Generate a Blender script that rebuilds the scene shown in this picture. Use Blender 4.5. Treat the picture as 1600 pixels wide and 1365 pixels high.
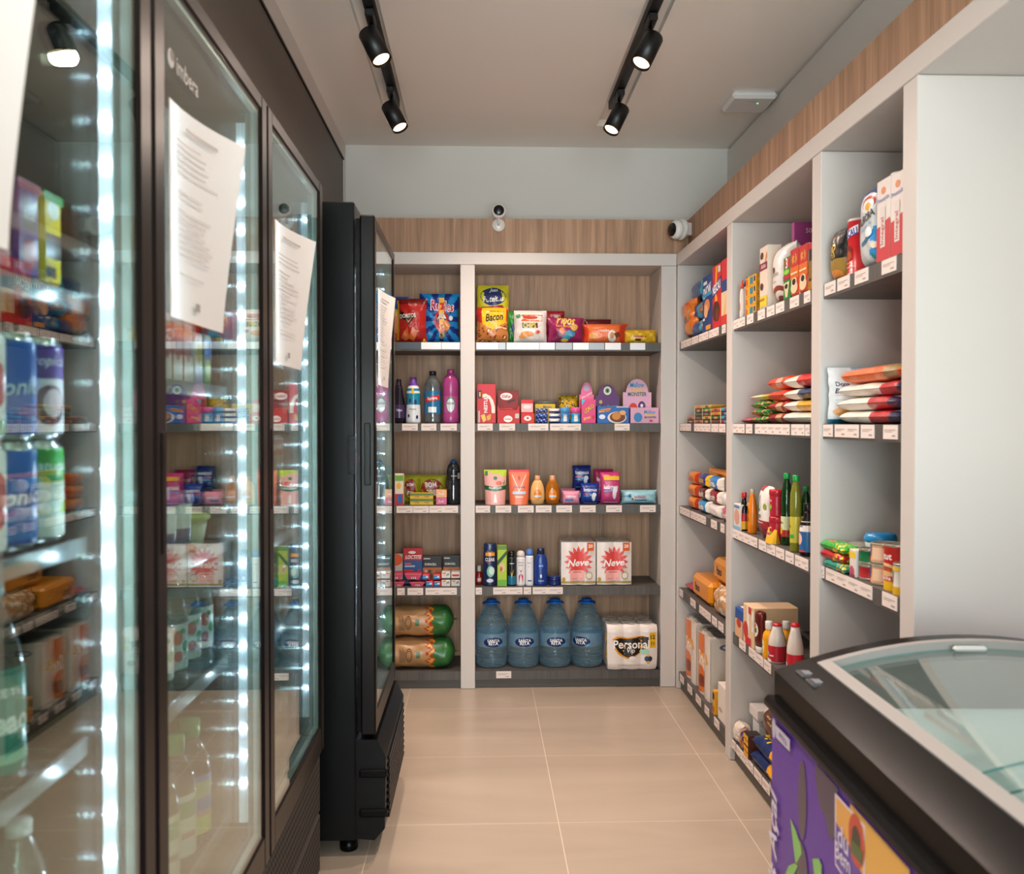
import bpy, bmesh, math, random
from math import sin, cos, pi, radians as R_
from mathutils import Vector, Matrix, Euler
for o in list(bpy.data.objects): bpy.data.objects.remove(o)
SC = bpy.context.scene
COL = SC.collection
random.seed(7)
# ------------------------------------------------------------------ camera
H = 1.31
F, YAW, PITCH = 1425.8, 0.0346, 0.0160
cd = bpy.data.cameras.new('camera'); cam = bpy.data.objects.new('camera', cd); COL.objects.link(cam)
cam.location = (0, 0, H)
cam.rotation_euler = Euler((pi/2 - PITCH, 0, -YAW), 'XYZ')
cd.sensor_fit = 'HORIZONTAL'; cd.sensor_width = 36; cd.lens = 36*F/1600
cd.clip_start = 0.02
cd.dof.use_dof = True; cd.dof.focus_distance = 4.2; cd.dof.aperture_fstop = 5.6
SC.camera = cam
# ------------------------------------------------------------------ world, daylight, exposure
w = bpy.data.worlds.new('world'); SC.world = w; w.use_nodes = True
w.node_tree.nodes['Background'].inputs[0].default_value = (0.72, 0.84, 1, 1)
w.node_tree.nodes['Background'].inputs[1].default_value = 1.0
vs = SC.view_settings
SC.display_settings.display_device = 'sRGB'
vs.view_transform = 'Standard'; vs.look = 'None'; vs.gamma = 1; vs.exposure = 0.0; vs.use_curve_mapping = False
try:
    SC.cycles.max_bounces = 12; SC.cycles.transparent_max_bounces = 40; SC.cycles.glossy_bounces = 8
    SC.cycles.diffuse_bounces = 5; SC.cycles.transmission_bounces = 10
    SC.cycles.sample_clamp_indirect = 30.0; SC.cycles.caustics_reflective = False
    SC.cycles.use_denoising = True
except Exception: pass
def area(name, loc, rot, sx, sy, power, color):
    l = bpy.data.lights.new(name, 'AREA'); l.shape = 'RECTANGLE'; l.size = sx; l.size_y = sy
    l.energy = power; l.color = color
    o = bpy.data.objects.new(name, l); COL.objects.link(o); o.location = loc; o.rotation_euler = rot
    return o
# daylight through the shop front behind the camera (the window is modelled below)
area('daylight', (0.1, -2.45, 1.35), (R_(103), 0, 0), 2.0, 2.3, 262, (0.93, 0.95, 1.0))

def at(px, py, X=None, Y=None, Z=None):
    """world point on the plane X=, Y= or Z= seen at photo position px, py"""
    fw = Vector((sin(YAW)*cos(PITCH), cos(YAW)*cos(PITCH), -sin(PITCH)))
    rt = Vector((cos(YAW), -sin(YAW), 0)); up = rt.cross(fw)
    d = fw*F + rt*(px-800) + up*(682.5-py)
    if X is not None: t = X/d.x
    elif Y is not None: t = Y/d.y
    else: t = (Z-H)/d.z
    return Vector((0, 0, H)) + d*t
# ------------------------------------------------------------------ materials
def lin(h):
    h = h.lstrip('#'); out = []
    for i in (0, 2, 4):
        c = int(h[i:i+2], 16)/255
        out.append(c/12.92 if c <= .04045 else ((c+.055)/1.055)**2.4)
    return (*out, 1)
MC = {}
def new(name):
    m = bpy.data.materials.new(name); m.use_nodes = True
    return m, m.node_tree.nodes, m.node_tree.links, m.node_tree.nodes['Principled BSDF']
FIN = {'c': (.5, 0, 0, 0), 'p': (.28, 0, .25, 55), 'f': (.32, 0, .12, 30), 'm': (.25, .75, 0, 0), 's': (.25, 0, 0, 0),
       'k': (.38, 0, 0, 0), 'd': (.8, 0, 0, 0), 'y': (.3, 0, .12, 25)}
def M(key):
    """'c#rrggbb': c carton, p crinkled film, f foil film, s smooth gloss plastic, m metal, d matt, k satin"""
    if key in MC: return MC[key]
    if key in SPECIAL:
        m = SPECIAL[key]()
    else:
        fin, hx = key[0], key[1:]
        rough, metal, bump, sc = FIN[fin]
        m, N, L, b = new({'c': 'carton', 'p': 'film', 'f': 'foil', 'm': 'metal', 's': 'gloss_plastic', 'k': 'satin', 'd': 'matt', 'y': 'wrap'}[fin] + '_' + hx.strip('#'))
        b.inputs['Base Color'].default_value = lin(hx)
        b.inputs['Roughness'].default_value = rough
        b.inputs['Metallic'].default_value = metal
        if bump:
            t = N.new('ShaderNodeTexCoord'); n = N.new('ShaderNodeTexNoise'); n.inputs['Scale'].default_value = sc
            n.inputs['Detail'].default_value = 2; n.inputs['Distortion'].default_value = .6
            bp = N.new('ShaderNodeBump'); bp.inputs['Strength'].default_value = bump; bp.inputs['Distance'].default_value = .01
            L.new(t.outputs['Object'], n.inputs['Vector']); L.new(n.outputs['Fac'], bp.inputs['Height']); L.new(bp.outputs[0], b.inputs['Normal'])
    MC[key] = m
    return m
def schlick(N, L, f0):
    g = N.new('ShaderNodeNewGeometry'); d = N.new('ShaderNodeVectorMath'); d.operation = 'DOT_PRODUCT'
    L.new(g.outputs['Normal'], d.inputs[0]); L.new(g.outputs['Incoming'], d.inputs[1])
    a = N.new('ShaderNodeMath'); a.operation = 'ABSOLUTE'; L.new(d.outputs['Value'], a.inputs[0])
    s = N.new('ShaderNodeMath'); s.operation = 'SUBTRACT'; s.inputs[0].default_value = 1; L.new(a.outputs[0], s.inputs[1])
    p = N.new('ShaderNodeMath'); p.operation = 'POWER'; p.inputs[1].default_value = 5; L.new(s.outputs[0], p.inputs[0])
    m = N.new('ShaderNodeMath'); m.operation = 'MULTIPLY_ADD'; m.inputs[1].default_value = 1-f0; m.inputs[2].default_value = f0
    L.new(p.outputs[0], m.inputs[0])
    return m.outputs[0]
def clear(name, tint, f0=.04, rough=0.0, milky=0.0):
    m, N, L, b = new(name)
    N.remove(b); out = [n for n in N if n.type == 'OUTPUT_MATERIAL'][0]
    tr = N.new('ShaderNodeBsdfTransparent'); tr.inputs[0].default_value = lin(tint)
    gl = N.new('ShaderNodeBsdfGlossy'); gl.inputs['Roughness'].default_value = rough; gl.inputs[0].default_value = (1, 1, 1, 1)
    mx = N.new('ShaderNodeMixShader'); L.new(schlick(N, L, f0), mx.inputs[0])
    L.new(tr.outputs[0], mx.inputs[1]); L.new(gl.outputs[0], mx.inputs[2])
    last = mx
    if milky:
        df = N.new('ShaderNodeBsdfDiffuse'); df.inputs[0].default_value = lin(tint)
        m2 = N.new('ShaderNodeMixShader'); m2.inputs[0].default_value = milky
        L.new(mx.outputs[0], m2.inputs[1]); L.new(df.outputs[0], m2.inputs[2]); last = m2
    L.new(last.outputs[0], out.inputs[0])
    return m
def emis(name, hx, s):
    m, N, L, b = new(name)
    b.inputs['Base Color'].default_value = lin(hx)
    b.inputs['Emission Color'].default_value = lin(hx); b.inputs['Emission Strength'].default_value = s
    return m
def wood(name, c1, c2, c3, k=1.0):
    m, N, L, b = new(name)
    t = N.new('ShaderNodeTexCoord'); mp = N.new('ShaderNodeMapping'); mp.inputs['Scale'].default_value = (22*k, 22*k, 1.1*k)
    n = N.new('ShaderNodeTexNoise'); n.inputs['Scale'].default_value = 1; n.inputs['Detail'].default_value = 6; n.inputs['Roughness'].default_value = .65; n.inputs['Distortion'].default_value = .5
    r = N.new('ShaderNodeValToRGB'); e = r.color_ramp.elements
    e[0].position = .32; e[0].color = lin(c1); e[1].position = .68; e[1].color = lin(c3)
    x = e.new(.5); x.color = lin(c2)
    mp2 = N.new('ShaderNodeMapping'); mp2.inputs['Scale'].default_value = (150, 150, 3)
    n2 = N.new('ShaderNodeTexNoise'); n2.inputs['Scale'].default_value = 1; n2.inputs['Detail'].default_value = 2
    mx = N.new('ShaderNodeMix'); mx.data_type = 'RGBA'; mx.blend_type = 'MULTIPLY'; mx.inputs[0].default_value = .38
    r2 = N.new('ShaderNodeValToRGB'); r2.color_ramp.elements[0].position = .35; r2.color_ramp.elements[0].color = (.55, .5, .45, 1); r2.color_ramp.elements[1].position = .55
    L.new(t.outputs['Object'], mp.inputs[0]); L.new(mp.outputs[0], n.inputs['Vector']); L.new(n.outputs['Fac'], r.inputs[0])
    L.new(t.outputs['Object'], mp2.inputs[0]); L.new(mp2.outputs[0], n2.inputs['Vector']); L.new(n2.outputs['Fac'], r2.inputs[0])
    L.new(r.outputs[0], mx.inputs[6]); L.new(r2.outputs[0], mx.inputs[7]); L.new(mx.outputs[2], b.inputs['Base Color'])
    b.inputs['Roughness'].default_value = .5
    return m
def floor_mat():
    m, N, L, b = new('porcelain_tiles')
    g = N.new('ShaderNodeNewGeometry'); s = N.new('ShaderNodeSeparateXYZ'); L.new(g.outputs['Position'], s.inputs[0])
    def mth(op, a, bb=None, c=None):
        n = N.new('ShaderNodeMath'); n.operation = op
        for i, v in enumerate((a, bb, c)):
            if v is None: continue
            if isinstance(v, (int, float)): n.inputs[i].default_value = v
            else: L.new(v, n.inputs[i])
        return n.outputs[0]
    def line(o, off):
        q = mth('FRACT', mth('DIVIDE', mth('SUBTRACT', o, off), .6))
        q = mth('ABSOLUTE', mth('SUBTRACT', q, .5))
        return mth('GREATER_THAN', q, .5-.0022)
    ln = mth('MAXIMUM', line(s.outputs[0], .255-6), line(s.outputs[1], 3.56-6))
    n = N.new('ShaderNodeTexNoise'); n.inputs['Scale'].default_value = 1.6; n.inputs['Detail'].default_value = 7; n.inputs['Distortion'].default_value = 1.2
    mp = N.new('ShaderNodeMapping'); mp.inputs['Scale'].default_value = (.6, 2.4, 1); mp.inputs['Rotation'].default_value = (0, 0, .35)
    L.new(g.outputs['Position'], mp.inputs[0]); L.new(mp.outputs[0], n.inputs['Vector'])
    r = N.new('ShaderNodeValToRGB'); r.color_ramp.elements[0].position = .3; r.color_ramp.elements[1].position = .72
    r.color_ramp.elements[0].color = lin('#a39484'); r.color_ramp.elements[1].color = lin('#b4a492')
    L.new(n.outputs['Fac'], r.inputs[0])
    mx = N.new('ShaderNodeMix'); mx.data_type = 'RGBA'; L.new(ln, mx.inputs[0]); L.new(r.outputs[0], mx.inputs[6]); mx.inputs[7].default_value = lin('#d6c5b0')
    L.new(mx.outputs[2], b.inputs['Base Color']); b.inputs['Roughness'].default_value = .3
    return m
def ridged(name, hx, axis, sc, strength, rough=.4):
    m, N, L, b = new(name); b.inputs['Base Color'].default_value = lin(hx); b.inputs['Roughness'].default_value = rough
    t = N.new('ShaderNodeTexCoord'); wv = N.new('ShaderNodeTexWave'); wv.bands_direction = axis; wv.inputs['Scale'].default_value = sc
    bp = N.new('ShaderNodeBump'); bp.inputs['Strength'].default_value = strength; bp.inputs['Distance'].default_value = .004
    L.new(t.outputs['Object'], wv.inputs[0]); L.new(wv.outputs['Fac'], bp.inputs['Height']); L.new(bp.outputs[0], b.inputs['Normal'])
    return m
def perforated():
    m, N, L, b = new('perforated_black_steel')
    t = N.new('ShaderNodeTexCoord'); mp = N.new('ShaderNodeMapping'); mp.inputs['Scale'].default_value = (0, 52, 52)
    v = N.new('ShaderNodeTexVoronoi'); v.inputs['Randomness'].default_value = 0; v.inputs['Scale'].default_value = 1
    L.new(t.outputs['Object'], mp.inputs[0]); L.new(mp.outputs[0], v.inputs['Vector'])
    r = N.new('ShaderNodeValToRGB'); r.color_ramp.elements[0].position = .26; r.color_ramp.elements[0].color = (.0015, .0015, .0015, 1)
    r.color_ramp.elements[1].position = .3; r.color_ramp.elements[1].color = (.06, .055, .05, 1)
    L.new(v.outputs['Distance'], r.inputs[0]); L.new(r.outputs[0], b.inputs['Base Color']); b.inputs['Roughness'].default_value = .7; b.inputs['Specular IOR Level'].default_value = .05
    return m
def stripes(name, bg, fg, sc=26):
    m, N, L, b = new(name)
    t = N.new('ShaderNodeTexCoord'); n = N.new('ShaderNodeTexNoise'); n.inputs['Scale'].default_value = sc
    n.inputs['Detail'].default_value = 1
    L.new(t.outputs['Object'], n.inputs['Vector'])
    r = N.new('ShaderNodeValToRGB'); r.color_ramp.interpolation = 'CONSTANT'; r.color_ramp.elements[0].color = lin(bg)
    r.color_ramp.elements[1].position = .54; r.color_ramp.elements[1].color = lin(fg[0])
    if len(fg) > 1:
        x = r.color_ramp.elements.new(.62); x.color = lin(fg[1])
    L.new(n.outputs['Fac'], r.inputs[0]); L.new(r.outputs[0], b.inputs['Base Color']); b.inputs['Roughness'].default_value = .25
    bp = N.new('ShaderNodeBump'); bp.inputs['Strength'].default_value = .3; bp.inputs['Distance'].default_value = .01
    L.new(n.outputs['Fac'], bp.inputs['Height']); L.new(bp.outputs[0], b.inputs['Normal'])
    return m
SPECIAL = {
 'ceil': lambda: rough_paint('ceiling_paint', '#f2ede6'),
 'wall': lambda: rough_paint('wall_paint', '#dbd7d2'),
 'mdf': lambda: simple('white_laminate', '#cfc8c3', .42),
 'taupe': lambda: simple('taupe_laminate', '#584e46', .5),
 'shelf': lambda: wood('dark_grey_laminate', '#4a4744', '#54504d', '#5d5955', .6),
 'plinth': lambda: simple('plinth_laminate', '#4f4b46', .5),
 'wood': lambda: wood('wood_laminate', '#96745a', '#b58a6a', '#cda282'),
 'floor': floor_mat,
 'glass': lambda: clear('door_glass', '#f2f9f6', .05),
 'lidglass': lambda: clear('lid_glass', '#f4faf9', .05),
 'clearp': lambda: clear('clear_film', '#f2f2f2', .07, .12, .06),
 'cleartub': lambda: clear('clear_tub', '#e8e2d8', .06, .15, .35),
 'water': lambda: aqua('water_bottle_plastic', '#e2f4fd'),
 'waterlbl': lambda: clear('blue_band_film', '#b4ddf5', .05, .1, .25),
 'pet': lambda: clear('clear_bottle', '#d9e4e6', .08, .03, .1),
 'petgreen': lambda: clear('green_bottle', '#1f6b2a', .08, .03, .25),
 'petoil': lambda: clear('oil_bottle', '#a8a83a', .08, .03, .45),
 'petdark': lambda: clear('dark_bottle', '#4a5358', .1, .04, .3),
 'amber': lambda: clear('amber_bottle', '#c9781c', .08, .06, .6),
 'black': lambda: simple('black_plastic', '#060606', .26, spec=.12),
 'blackm': lambda: simple('black_painted_metal', '#090909', .42),
 'fbody': lambda: simple('black_cooler_steel', '#08090a', .36, spec=.16),
 'fframe': lambda: simple('brown_black_door_frame', '#120e0c', .3, spec=.16),
 'fint': lambda: simple('dark_cooler_liner', '#080b0d', .4, spec=.2),
 'rail': lambda: simple('shelf_rail', '#7d8386', .2),
 'chrome': lambda: simple('zinc_wire', '#b8bcc0', .25, .9),
 'spacer': lambda: simple('spacer_bar', '#b9c6c6', .3, .6),
 'led': lambda: emis('led_lamp', '#e2edff', 230),
 'ledstrip': lambda: emis('led_cover', '#dfeaff', .9),
 'lamp': lambda: emis('lamp_lens', '#ffce98', 3.6),
 'greenled': lambda: emis('status_led', '#30ff80', 3),
 'perf': perforated,
 'liner': lambda: simple('white_liner', '#f0f4f4', .5),
 'purple': lambda: simple('purple_vinyl', '#62369c', .4),
 'paper': lambda: paper_mat(),
 'label': lambda: simple('price_card', '#e6d9d3', .6),
 'bacon': lambda: stripes('bacon_snack_film', '#c07a3c', ['#8e2c18', '#e8c390'], 34),
 'multi1': lambda: stripes('mixed_candy_film', '#caa21c', ['#3b2412', '#efe3b8'], 60),
 'multi2': lambda: stripes('wrapper_green_gold', '#1b5a2a', ['#c8902c', '#5a1512'], 60),
 'multi3': lambda: stripes('wrapper_green_red', '#1e8a38', ['#e04a20', '#e8d8a8'], 45),
 'bread': lambda: stripes('bread_bag', '#b98a5c', ['#d9c2a0', '#f0e6d6'], 30),
 'coffee': lambda: simple('coffee_brown', '#4a2b16', .4),
}
def simple(name, hx, rough, metal=0, spec=.5):
    m, N, L, b = new(name); b.inputs['Base Color'].default_value = lin(hx)
    b.inputs['Roughness'].default_value = rough; b.inputs['Metallic'].default_value = metal; b.inputs['Specular IOR Level'].default_value = spec
    return m
def rough_paint(name, hx):
    m, N, L, b = new(name); b.inputs['Base Color'].default_value = lin(hx); b.inputs['Roughness'].default_value = .85
    n = N.new('ShaderNodeTexNoise'); n.inputs['Scale'].default_value = 180; bp = N.new('ShaderNodeBump'); bp.inputs['Strength'].default_value = .08; bp.inputs['Distance'].default_value = .002
    L.new(n.outputs['Fac'], bp.inputs['Height']); L.new(bp.outputs[0], b.inputs['Normal'])
    return m
def paper_mat():
    m, N, L, b = new('white_paper'); out = [n for n in N if n.type == 'OUTPUT_MATERIAL'][0]
    b.inputs['Base Color'].default_value = lin('#f1ece8'); b.inputs['Roughness'].default_value = .8
    tl = N.new('ShaderNodeBsdfTranslucent'); tl.inputs[0].default_value = lin('#f1f1f1')
    mx = N.new('ShaderNodeMixShader'); mx.inputs[0].default_value = .4
    L.new(b.outputs[0], mx.inputs[1]); L.new(tl.outputs[0], mx.inputs[2]); L.new(mx.outputs[0], out.inputs[0])
    return m
def aqua(name, tint):
    m, N, L, b = new(name); out = [n for n in N if n.type == 'OUTPUT_MATERIAL'][0]
    b.inputs['Base Color'].default_value = lin(tint); b.inputs['Roughness'].default_value = .03
    b.inputs['Transmission Weight'].default_value = 1; b.inputs['IOR'].default_value = 1.33
    t = N.new('ShaderNodeTexCoord'); n = N.new('ShaderNodeTexNoise'); n.inputs['Scale'].default_value = 14; n.inputs['Distortion'].default_value = 1.5
    mp = N.new('ShaderNodeMapping'); mp.inputs['Scale'].default_value = (1, 1, 2.2)
    bp = N.new('ShaderNodeBump'); bp.inputs['Strength'].default_value = .8; bp.inputs['Distance'].default_value = .01
    L.new(t.outputs['Object'], mp.inputs[0]); L.new(mp.outputs[0], n.inputs['Vector']); L.new(n.outputs['Fac'], bp.inputs['Height']); L.new(bp.outputs[0], b.inputs['Normal'])
    tr = N.new('ShaderNodeBsdfTransparent'); tr.inputs[0].default_value = lin(tint)
    tl = N.new('ShaderNodeBsdfTranslucent'); tl.inputs[0].default_value = lin('#9fd2ee')
    df = N.new('ShaderNodeBsdfDiffuse'); df.inputs[0].default_value = lin('#9fd2ee')
    m0 = N.new('ShaderNodeMixShader'); m0.inputs[0].default_value = .5; L.new(tl.outputs[0], m0.inputs[1]); L.new(df.outputs[0], m0.inputs[2])
    mx = N.new('ShaderNodeMixShader'); mx.inputs[0].default_value = .25
    L.new(b.outputs[0], mx.inputs[1]); L.new(tr.outputs[0], mx.inputs[2])
    m2 = N.new('ShaderNodeMixShader'); m2.inputs[0].default_value = .16
    L.new(mx.outputs[0], m2.inputs[1]); L.new(m0.outputs[0], m2.inputs[2]); L.new(m2.outputs[0], out.inputs[0])
    return m
# ------------------------------------------------------------------ mesh builder
TX = {}
def text_geo(s, bold=0.02, shear=0.0):
    k = (s, bold, shear)
    if k in TX: return TX[k]
    c = bpy.data.curves.new('t', 'FONT'); c.body = s; c.resolution_u = 2; c.offset = bold*.45; c.shear = shear; c.fill_mode = 'FRONT'
    o = bpy.data.objects.new('t', c); COL.objects.link(o)
    dg = bpy.context.evaluated_depsgraph_get(); me = bpy.data.meshes.new_from_object(o.evaluated_get(dg))
    v = [(p.co.x, p.co.y) for p in me.vertices]; f = [tuple(p.vertices) for p in me.polygons]
    bpy.data.objects.remove(o); bpy.data.curves.remove(c); bpy.data.meshes.remove(me)
    x0 = min(a for a, _ in v); x1 = max(a for a, _ in v); y0 = min(b for _, b in v); y1 = max(b for _, b in v)
    v = [((a-(x0+x1)/2)/(x1-x0), (b-(y0+y1)/2)/(x1-x0)) for a, b in v]
    TX[k] = (v, f, (y1-y0)/(x1-x0))
    return TX[k]
from mathutils.geometry import tessellate_polygon
def subdiv(pts, faces, mx):
    """split the triangles of a flat print until it can follow a curved surface"""
    pts = list(pts); out = []; st = []; mid = {}
    for f in faces:
        for i in range(1, len(f)-1): st.append((f[0], f[i], f[i+1]))
    while st:
        t = st.pop(); L = [(math.hypot(pts[t[i]][0]-pts[t[(i+1) % 3]][0], pts[t[i]][1]-pts[t[(i+1) % 3]][1]), i) for i in range(3)]
        d, i = max(L)
        if d <= mx: out.append(t); continue
        a, b, c = t[i], t[(i+1) % 3], t[(i+2) % 3]; k = (min(a, b), max(a, b))
        if k not in mid:
            mid[k] = len(pts); pts.append(((pts[a][0]+pts[b][0])/2, (pts[a][1]+pts[b][1])/2))
        m = mid[k]; st += [(a, m, c), (m, b, c)]
    return pts, out
class MB:
    def __init__(s): s.v = []; s.f = []; s.mi = []; s.sm = []; s.mats = []; s.dk = 0
    def mat(s, k):
        if k not in s.mats: s.mats.append(k)
        return s.mats.index(k)
    def add(s, vs, fs, mat, smooth=False):
        o = len(s.v); s.v += [tuple(p) for p in vs]
        for i, f in enumerate(fs):
            s.f.append(tuple(o+j for j in f)); s.mi.append(s.mat(mat if isinstance(mat, str) else mat[i])); s.sm.append(smooth)
        return s
    def box(s, x0, x1, y0, y1, z0, z1, mat, F=None, T=None, RS=None, LS=None):
        vs = [(x, y, z) for z in (z0, z1) for y in (y0, y1) for x in (x0, x1)]
        fs = [(0, 2, 3, 1), (4, 5, 7, 6), (0, 1, 5, 4), (2, 6, 7, 3), (0, 4, 6, 2), (1, 3, 7, 5)]
        return s.add(vs, fs, [mat, T or mat, F or mat, mat, LS or mat, RS or mat])
    def cbox(s, x0, x1, y0, y1, z0, z1, c, mat):
        """box with chamfered edges"""
        c = min(c, (x1-x0)/2.01, (y1-y0)/2.01, (z1-z0)/2.01)
        vs = []; idx = {}
        for i, (x, sx) in enumerate(((x0, 1), (x1, -1))):
            for j, (y, sy) in enumerate(((y0, 1), (y1, -1))):
                for k, (z, sz) in enumerate(((z0, 1), (z1, -1))):
                    for a in range(3):
                        idx[i, j, k, a] = len(vs)
                        vs.append((x+(c*sx if a != 0 else 0), y+(c*sy if a != 1 else 0), z+(c*sz if a != 2 else 0)))
        g = lambda i, j, k, a: idx[i, j, k, a]; fs = []
        for i in (0, 1):
            fs.append((g(i, 0, 0, 0), g(i, 1, 0, 0), g(i, 1, 1, 0), g(i, 0, 1, 0)))
            fs.append((g(0, i, 0, 1), g(1, i, 0, 1), g(1, i, 1, 1), g(0, i, 1, 1)))
            fs.append((g(0, 0, i, 2), g(1, 0, i, 2), g(1, 1, i, 2), g(0, 1, i, 2)))
            for j in (0, 1):
                fs.append((g(i, j, 0, 0), g(i, j, 1, 0), g(i, j, 1, 1), g(i, j, 0, 1)))
                fs.append((g(i, 0, j, 0), g(i, 1, j, 0), g(i, 1, j, 2), g(i, 0, j, 2)))
                fs.append((g(0, i, j, 1), g(1, i, j, 1), g(1, i, j, 2), g(0, i, j, 2)))
                for k in (0, 1): fs.append((g(i, j, k, 0), g(i, j, k, 1), g(i, j, k, 2)))
        return s.add(vs, fs, mat)
    def grid(s, fn, nu, nv, mat, smooth=True, closed=False):
        n = nu if closed else nu+1
        vs = [fn(i/nu, j/nv) for j in range(nv+1) for i in range(n)]
        fs = []; ms = []
        for j in range(nv):
            for i in range(nu):
                a = j*n+i; b = j*n+(i+1) % n
                fs.append((a, b, b+n, a+n)); ms.append(mat if isinstance(mat, str) else mat((i+.5)/nu, (j+.5)/nv))
        return s.add(vs, fs, ms, smooth)
    def lathe(s, prof, mat, seg=24, cx=0, cy=0, squash=1.0, smooth=True):
        """prof: (r, z) from bottom to top; mat may be a function of z"""
        vs = [(cx+r*cos(2*pi*i/seg), cy+squash*r*sin(2*pi*i/seg), z) for r, z in prof for i in range(seg)]
        fs = []; ms = []
        for j in range(len(prof)-1):
            for i in range(seg):
                a = j*seg+i; b = j*seg+(i+1) % seg
                fs.append((a, b, b+seg, a+seg)); ms.append(mat if isinstance(mat, str) else mat((prof[j][1]+prof[j+1][1])/2))
        if prof[0][0] > 1e-4: fs.append(tuple(range(seg))[::-1]); ms.append(ms[0])
        if prof[-1][0] > 1e-4: fs.append(tuple((len(prof)-1)*seg+i for i in range(seg))); ms.append(ms[len(ms)-2] if len(ms) > 1 else ms[0])
        return s.add(vs, fs, ms, smooth)
    def tube(s, pts, r, mat, seg=8):
        pts = [Vector(p) for p in pts]; vs = []
        for i, p in enumerate(pts):
            d = (pts[min(i+1, len(pts)-1)]-pts[max(i-1, 0)]).normalized()
            a = d.orthogonal().normalized() if i == 0 else (a-d*a.dot(d)).normalized()
            b = d.cross(a)
            vs += [p+a*r*cos(2*pi*k/seg)+b*r*sin(2*pi*k/seg) for k in range(seg)]
        fs = [(j*seg+i, j*seg+(i+1) % seg, (j+1)*seg+(i+1) % seg, (j+1)*seg+i) for j in range(len(pts)-1) for i in range(seg)]
        fs += [tuple(range(seg))[::-1], tuple((len(pts)-1)*seg+i for i in range(seg))]
        return s.add(vs, fs, mat, True)
    def prism(s, poly, fn, d0, d1, mat):
        """poly: 2-D outline; fn(a, b, d) -> point"""
        n = len(poly); vs = [fn(a, b, d0) for a, b in poly]+[fn(a, b, d1) for a, b in poly]
        fs = [tuple(range(n)), tuple(range(2*n-1, n-1, -1))]+[(i, (i+1) % n, n+(i+1) % n, n+i) for i in range(n)]
        return s.add(vs, fs, mat)
    # ---- prints: laid on a surface map surf(u, v) -> (point, normal), size W x Hh metres
    def prints(s, surf, W, Hh, items, fin='c'):
        for it in items:
            s.dk += 1; e = .0004+.00022*s.dk; k = it[0]
            def P(u, v):
                p, n = surf(u, v); return Vector(p)+Vector(n)*e
            if k == 't':
                _, txt, u, v, wf, colr = it[:6]; o = it[6] if len(it) > 6 else {}
                V, Fc, asp = text_geo(txt, o.get('b', .02), o.get('sh', 0))
                wm = wf*W; hs = o.get('hs', 1.0); a = R_(o.get('rot', 0)); arc = o.get('arc', 0)
                if abs(o.get('rot', 0)) == 90: wm = wf*Hh
                pts = []
                for x, y in V:
                    X, Y = x*wm, y*wm*hs+arc*wm*(.25-x*x)
                    pts.append((u+(X*cos(a)-Y*sin(a))/W, v+(X*sin(a)+Y*cos(a))/Hh))
                if wf > .25: pts, Fc = subdiv(pts, Fc, .05)
                pts = [P(*q) for q in pts]
                s.add(pts, Fc, fin+colr if colr[0] == '#' else colr)
            elif k == 'r':
                _, u0, v0, u1, v1, colr = it[:6]
                nu = max(1, int((u1-u0)*10)); nv = max(1, int((v1-v0)*10))
                s.grid(lambda a, b: P(u0+(u1-u0)*a, v0+(v1-v0)*b), nu, nv, fin+colr if colr[0] == '#' else colr)
            elif k == 'e':
                _, u, v, ru, rv, colr = it[:6]; n = 20; rings = 3
                pts = [P(u, v)]; fs = []
                for q in range(1, rings+1):
                    for i in range(n):
                        t = 2*pi*i/n; pts.append(P(u+ru*q/rings*cos(t), v+rv*q/rings*sin(t)))
                for i in range(n):
                    fs.append((0, 1+i, 1+(i+1) % n))
                    for q in range(rings-1):
                        a = 1+q*n+i; b = 1+q*n+(i+1) % n; fs.append((a, a+n, b+n, b))
                s.add(pts, fs, fin+colr if colr[0] == '#' else colr)
            elif k == 'p':
                _, poly, colr = it
                tri = tessellate_polygon([[Vector((a, b, 0)) for a, b in poly]])
                pts, Fc = subdiv(list(poly), [tuple(t) for t in tri], .06)
                s.add([P(a, b) for a, b in pts], Fc, fin+colr if colr[0] == '#' else colr)
        return s
    def obj(s, name, parent=None, loc=None, fix=True):
        me = bpy.data.meshes.new(name); me.from_pydata(s.v, [], s.f)
        for k in s.mats: me.materials.append(M(k))
        me.polygons.foreach_set('material_index', s.mi); me.polygons.foreach_set('use_smooth', s.sm)
        me.update()
        if fix and len(s.f) < 60000:
            bm = bmesh.new(); bm.from_mesh(me); bmesh.ops.recalc_face_normals(bm, faces=bm.faces[:]); bm.to_mesh(me); bm.free()
        o = bpy.data.objects.new(name, me); COL.objects.link(o)
        if parent: o.parent = parent
        if loc is not None: o.location = loc
        return o
def tag(o, label=None, cat=None, group=None, kind=None):
    if label: o['label'] = label
    if cat: o['category'] = cat
    if group: o['group'] = group
    if kind: o['kind'] = kind
    return o
def thing(name, label, cat, loc=(0, 0, 0), rz=0, group=None, rot=None):
    o = bpy.data.objects.new(name, None); COL.objects.link(o); o.location = loc
    o.empty_display_size = .05
    o.rotation_euler = rot if rot else (0, 0, rz)
    return tag(o, label, cat, group)
def struct(name, mb): return tag(mb.obj(name), kind='structure')
def copy_tree(o, parent=None):
    c = o.copy(); COL.objects.link(c)
    if parent: c.parent = parent
    for ch in list(o.children): copy_tree(ch, c)
    return c
# ------------------------------------------------------------------ dimensions
D = 4.47; BX = .966; YB = 4.79; YW = 4.84; XW = 1.315; XB = 1.29; ZC = 2.765
S = [None, 1.702, 1.305, .902, .499, .085]
ZT, ZF = 2.139, 2.08
PR = [3.523, 2.604, 2.032]
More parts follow.
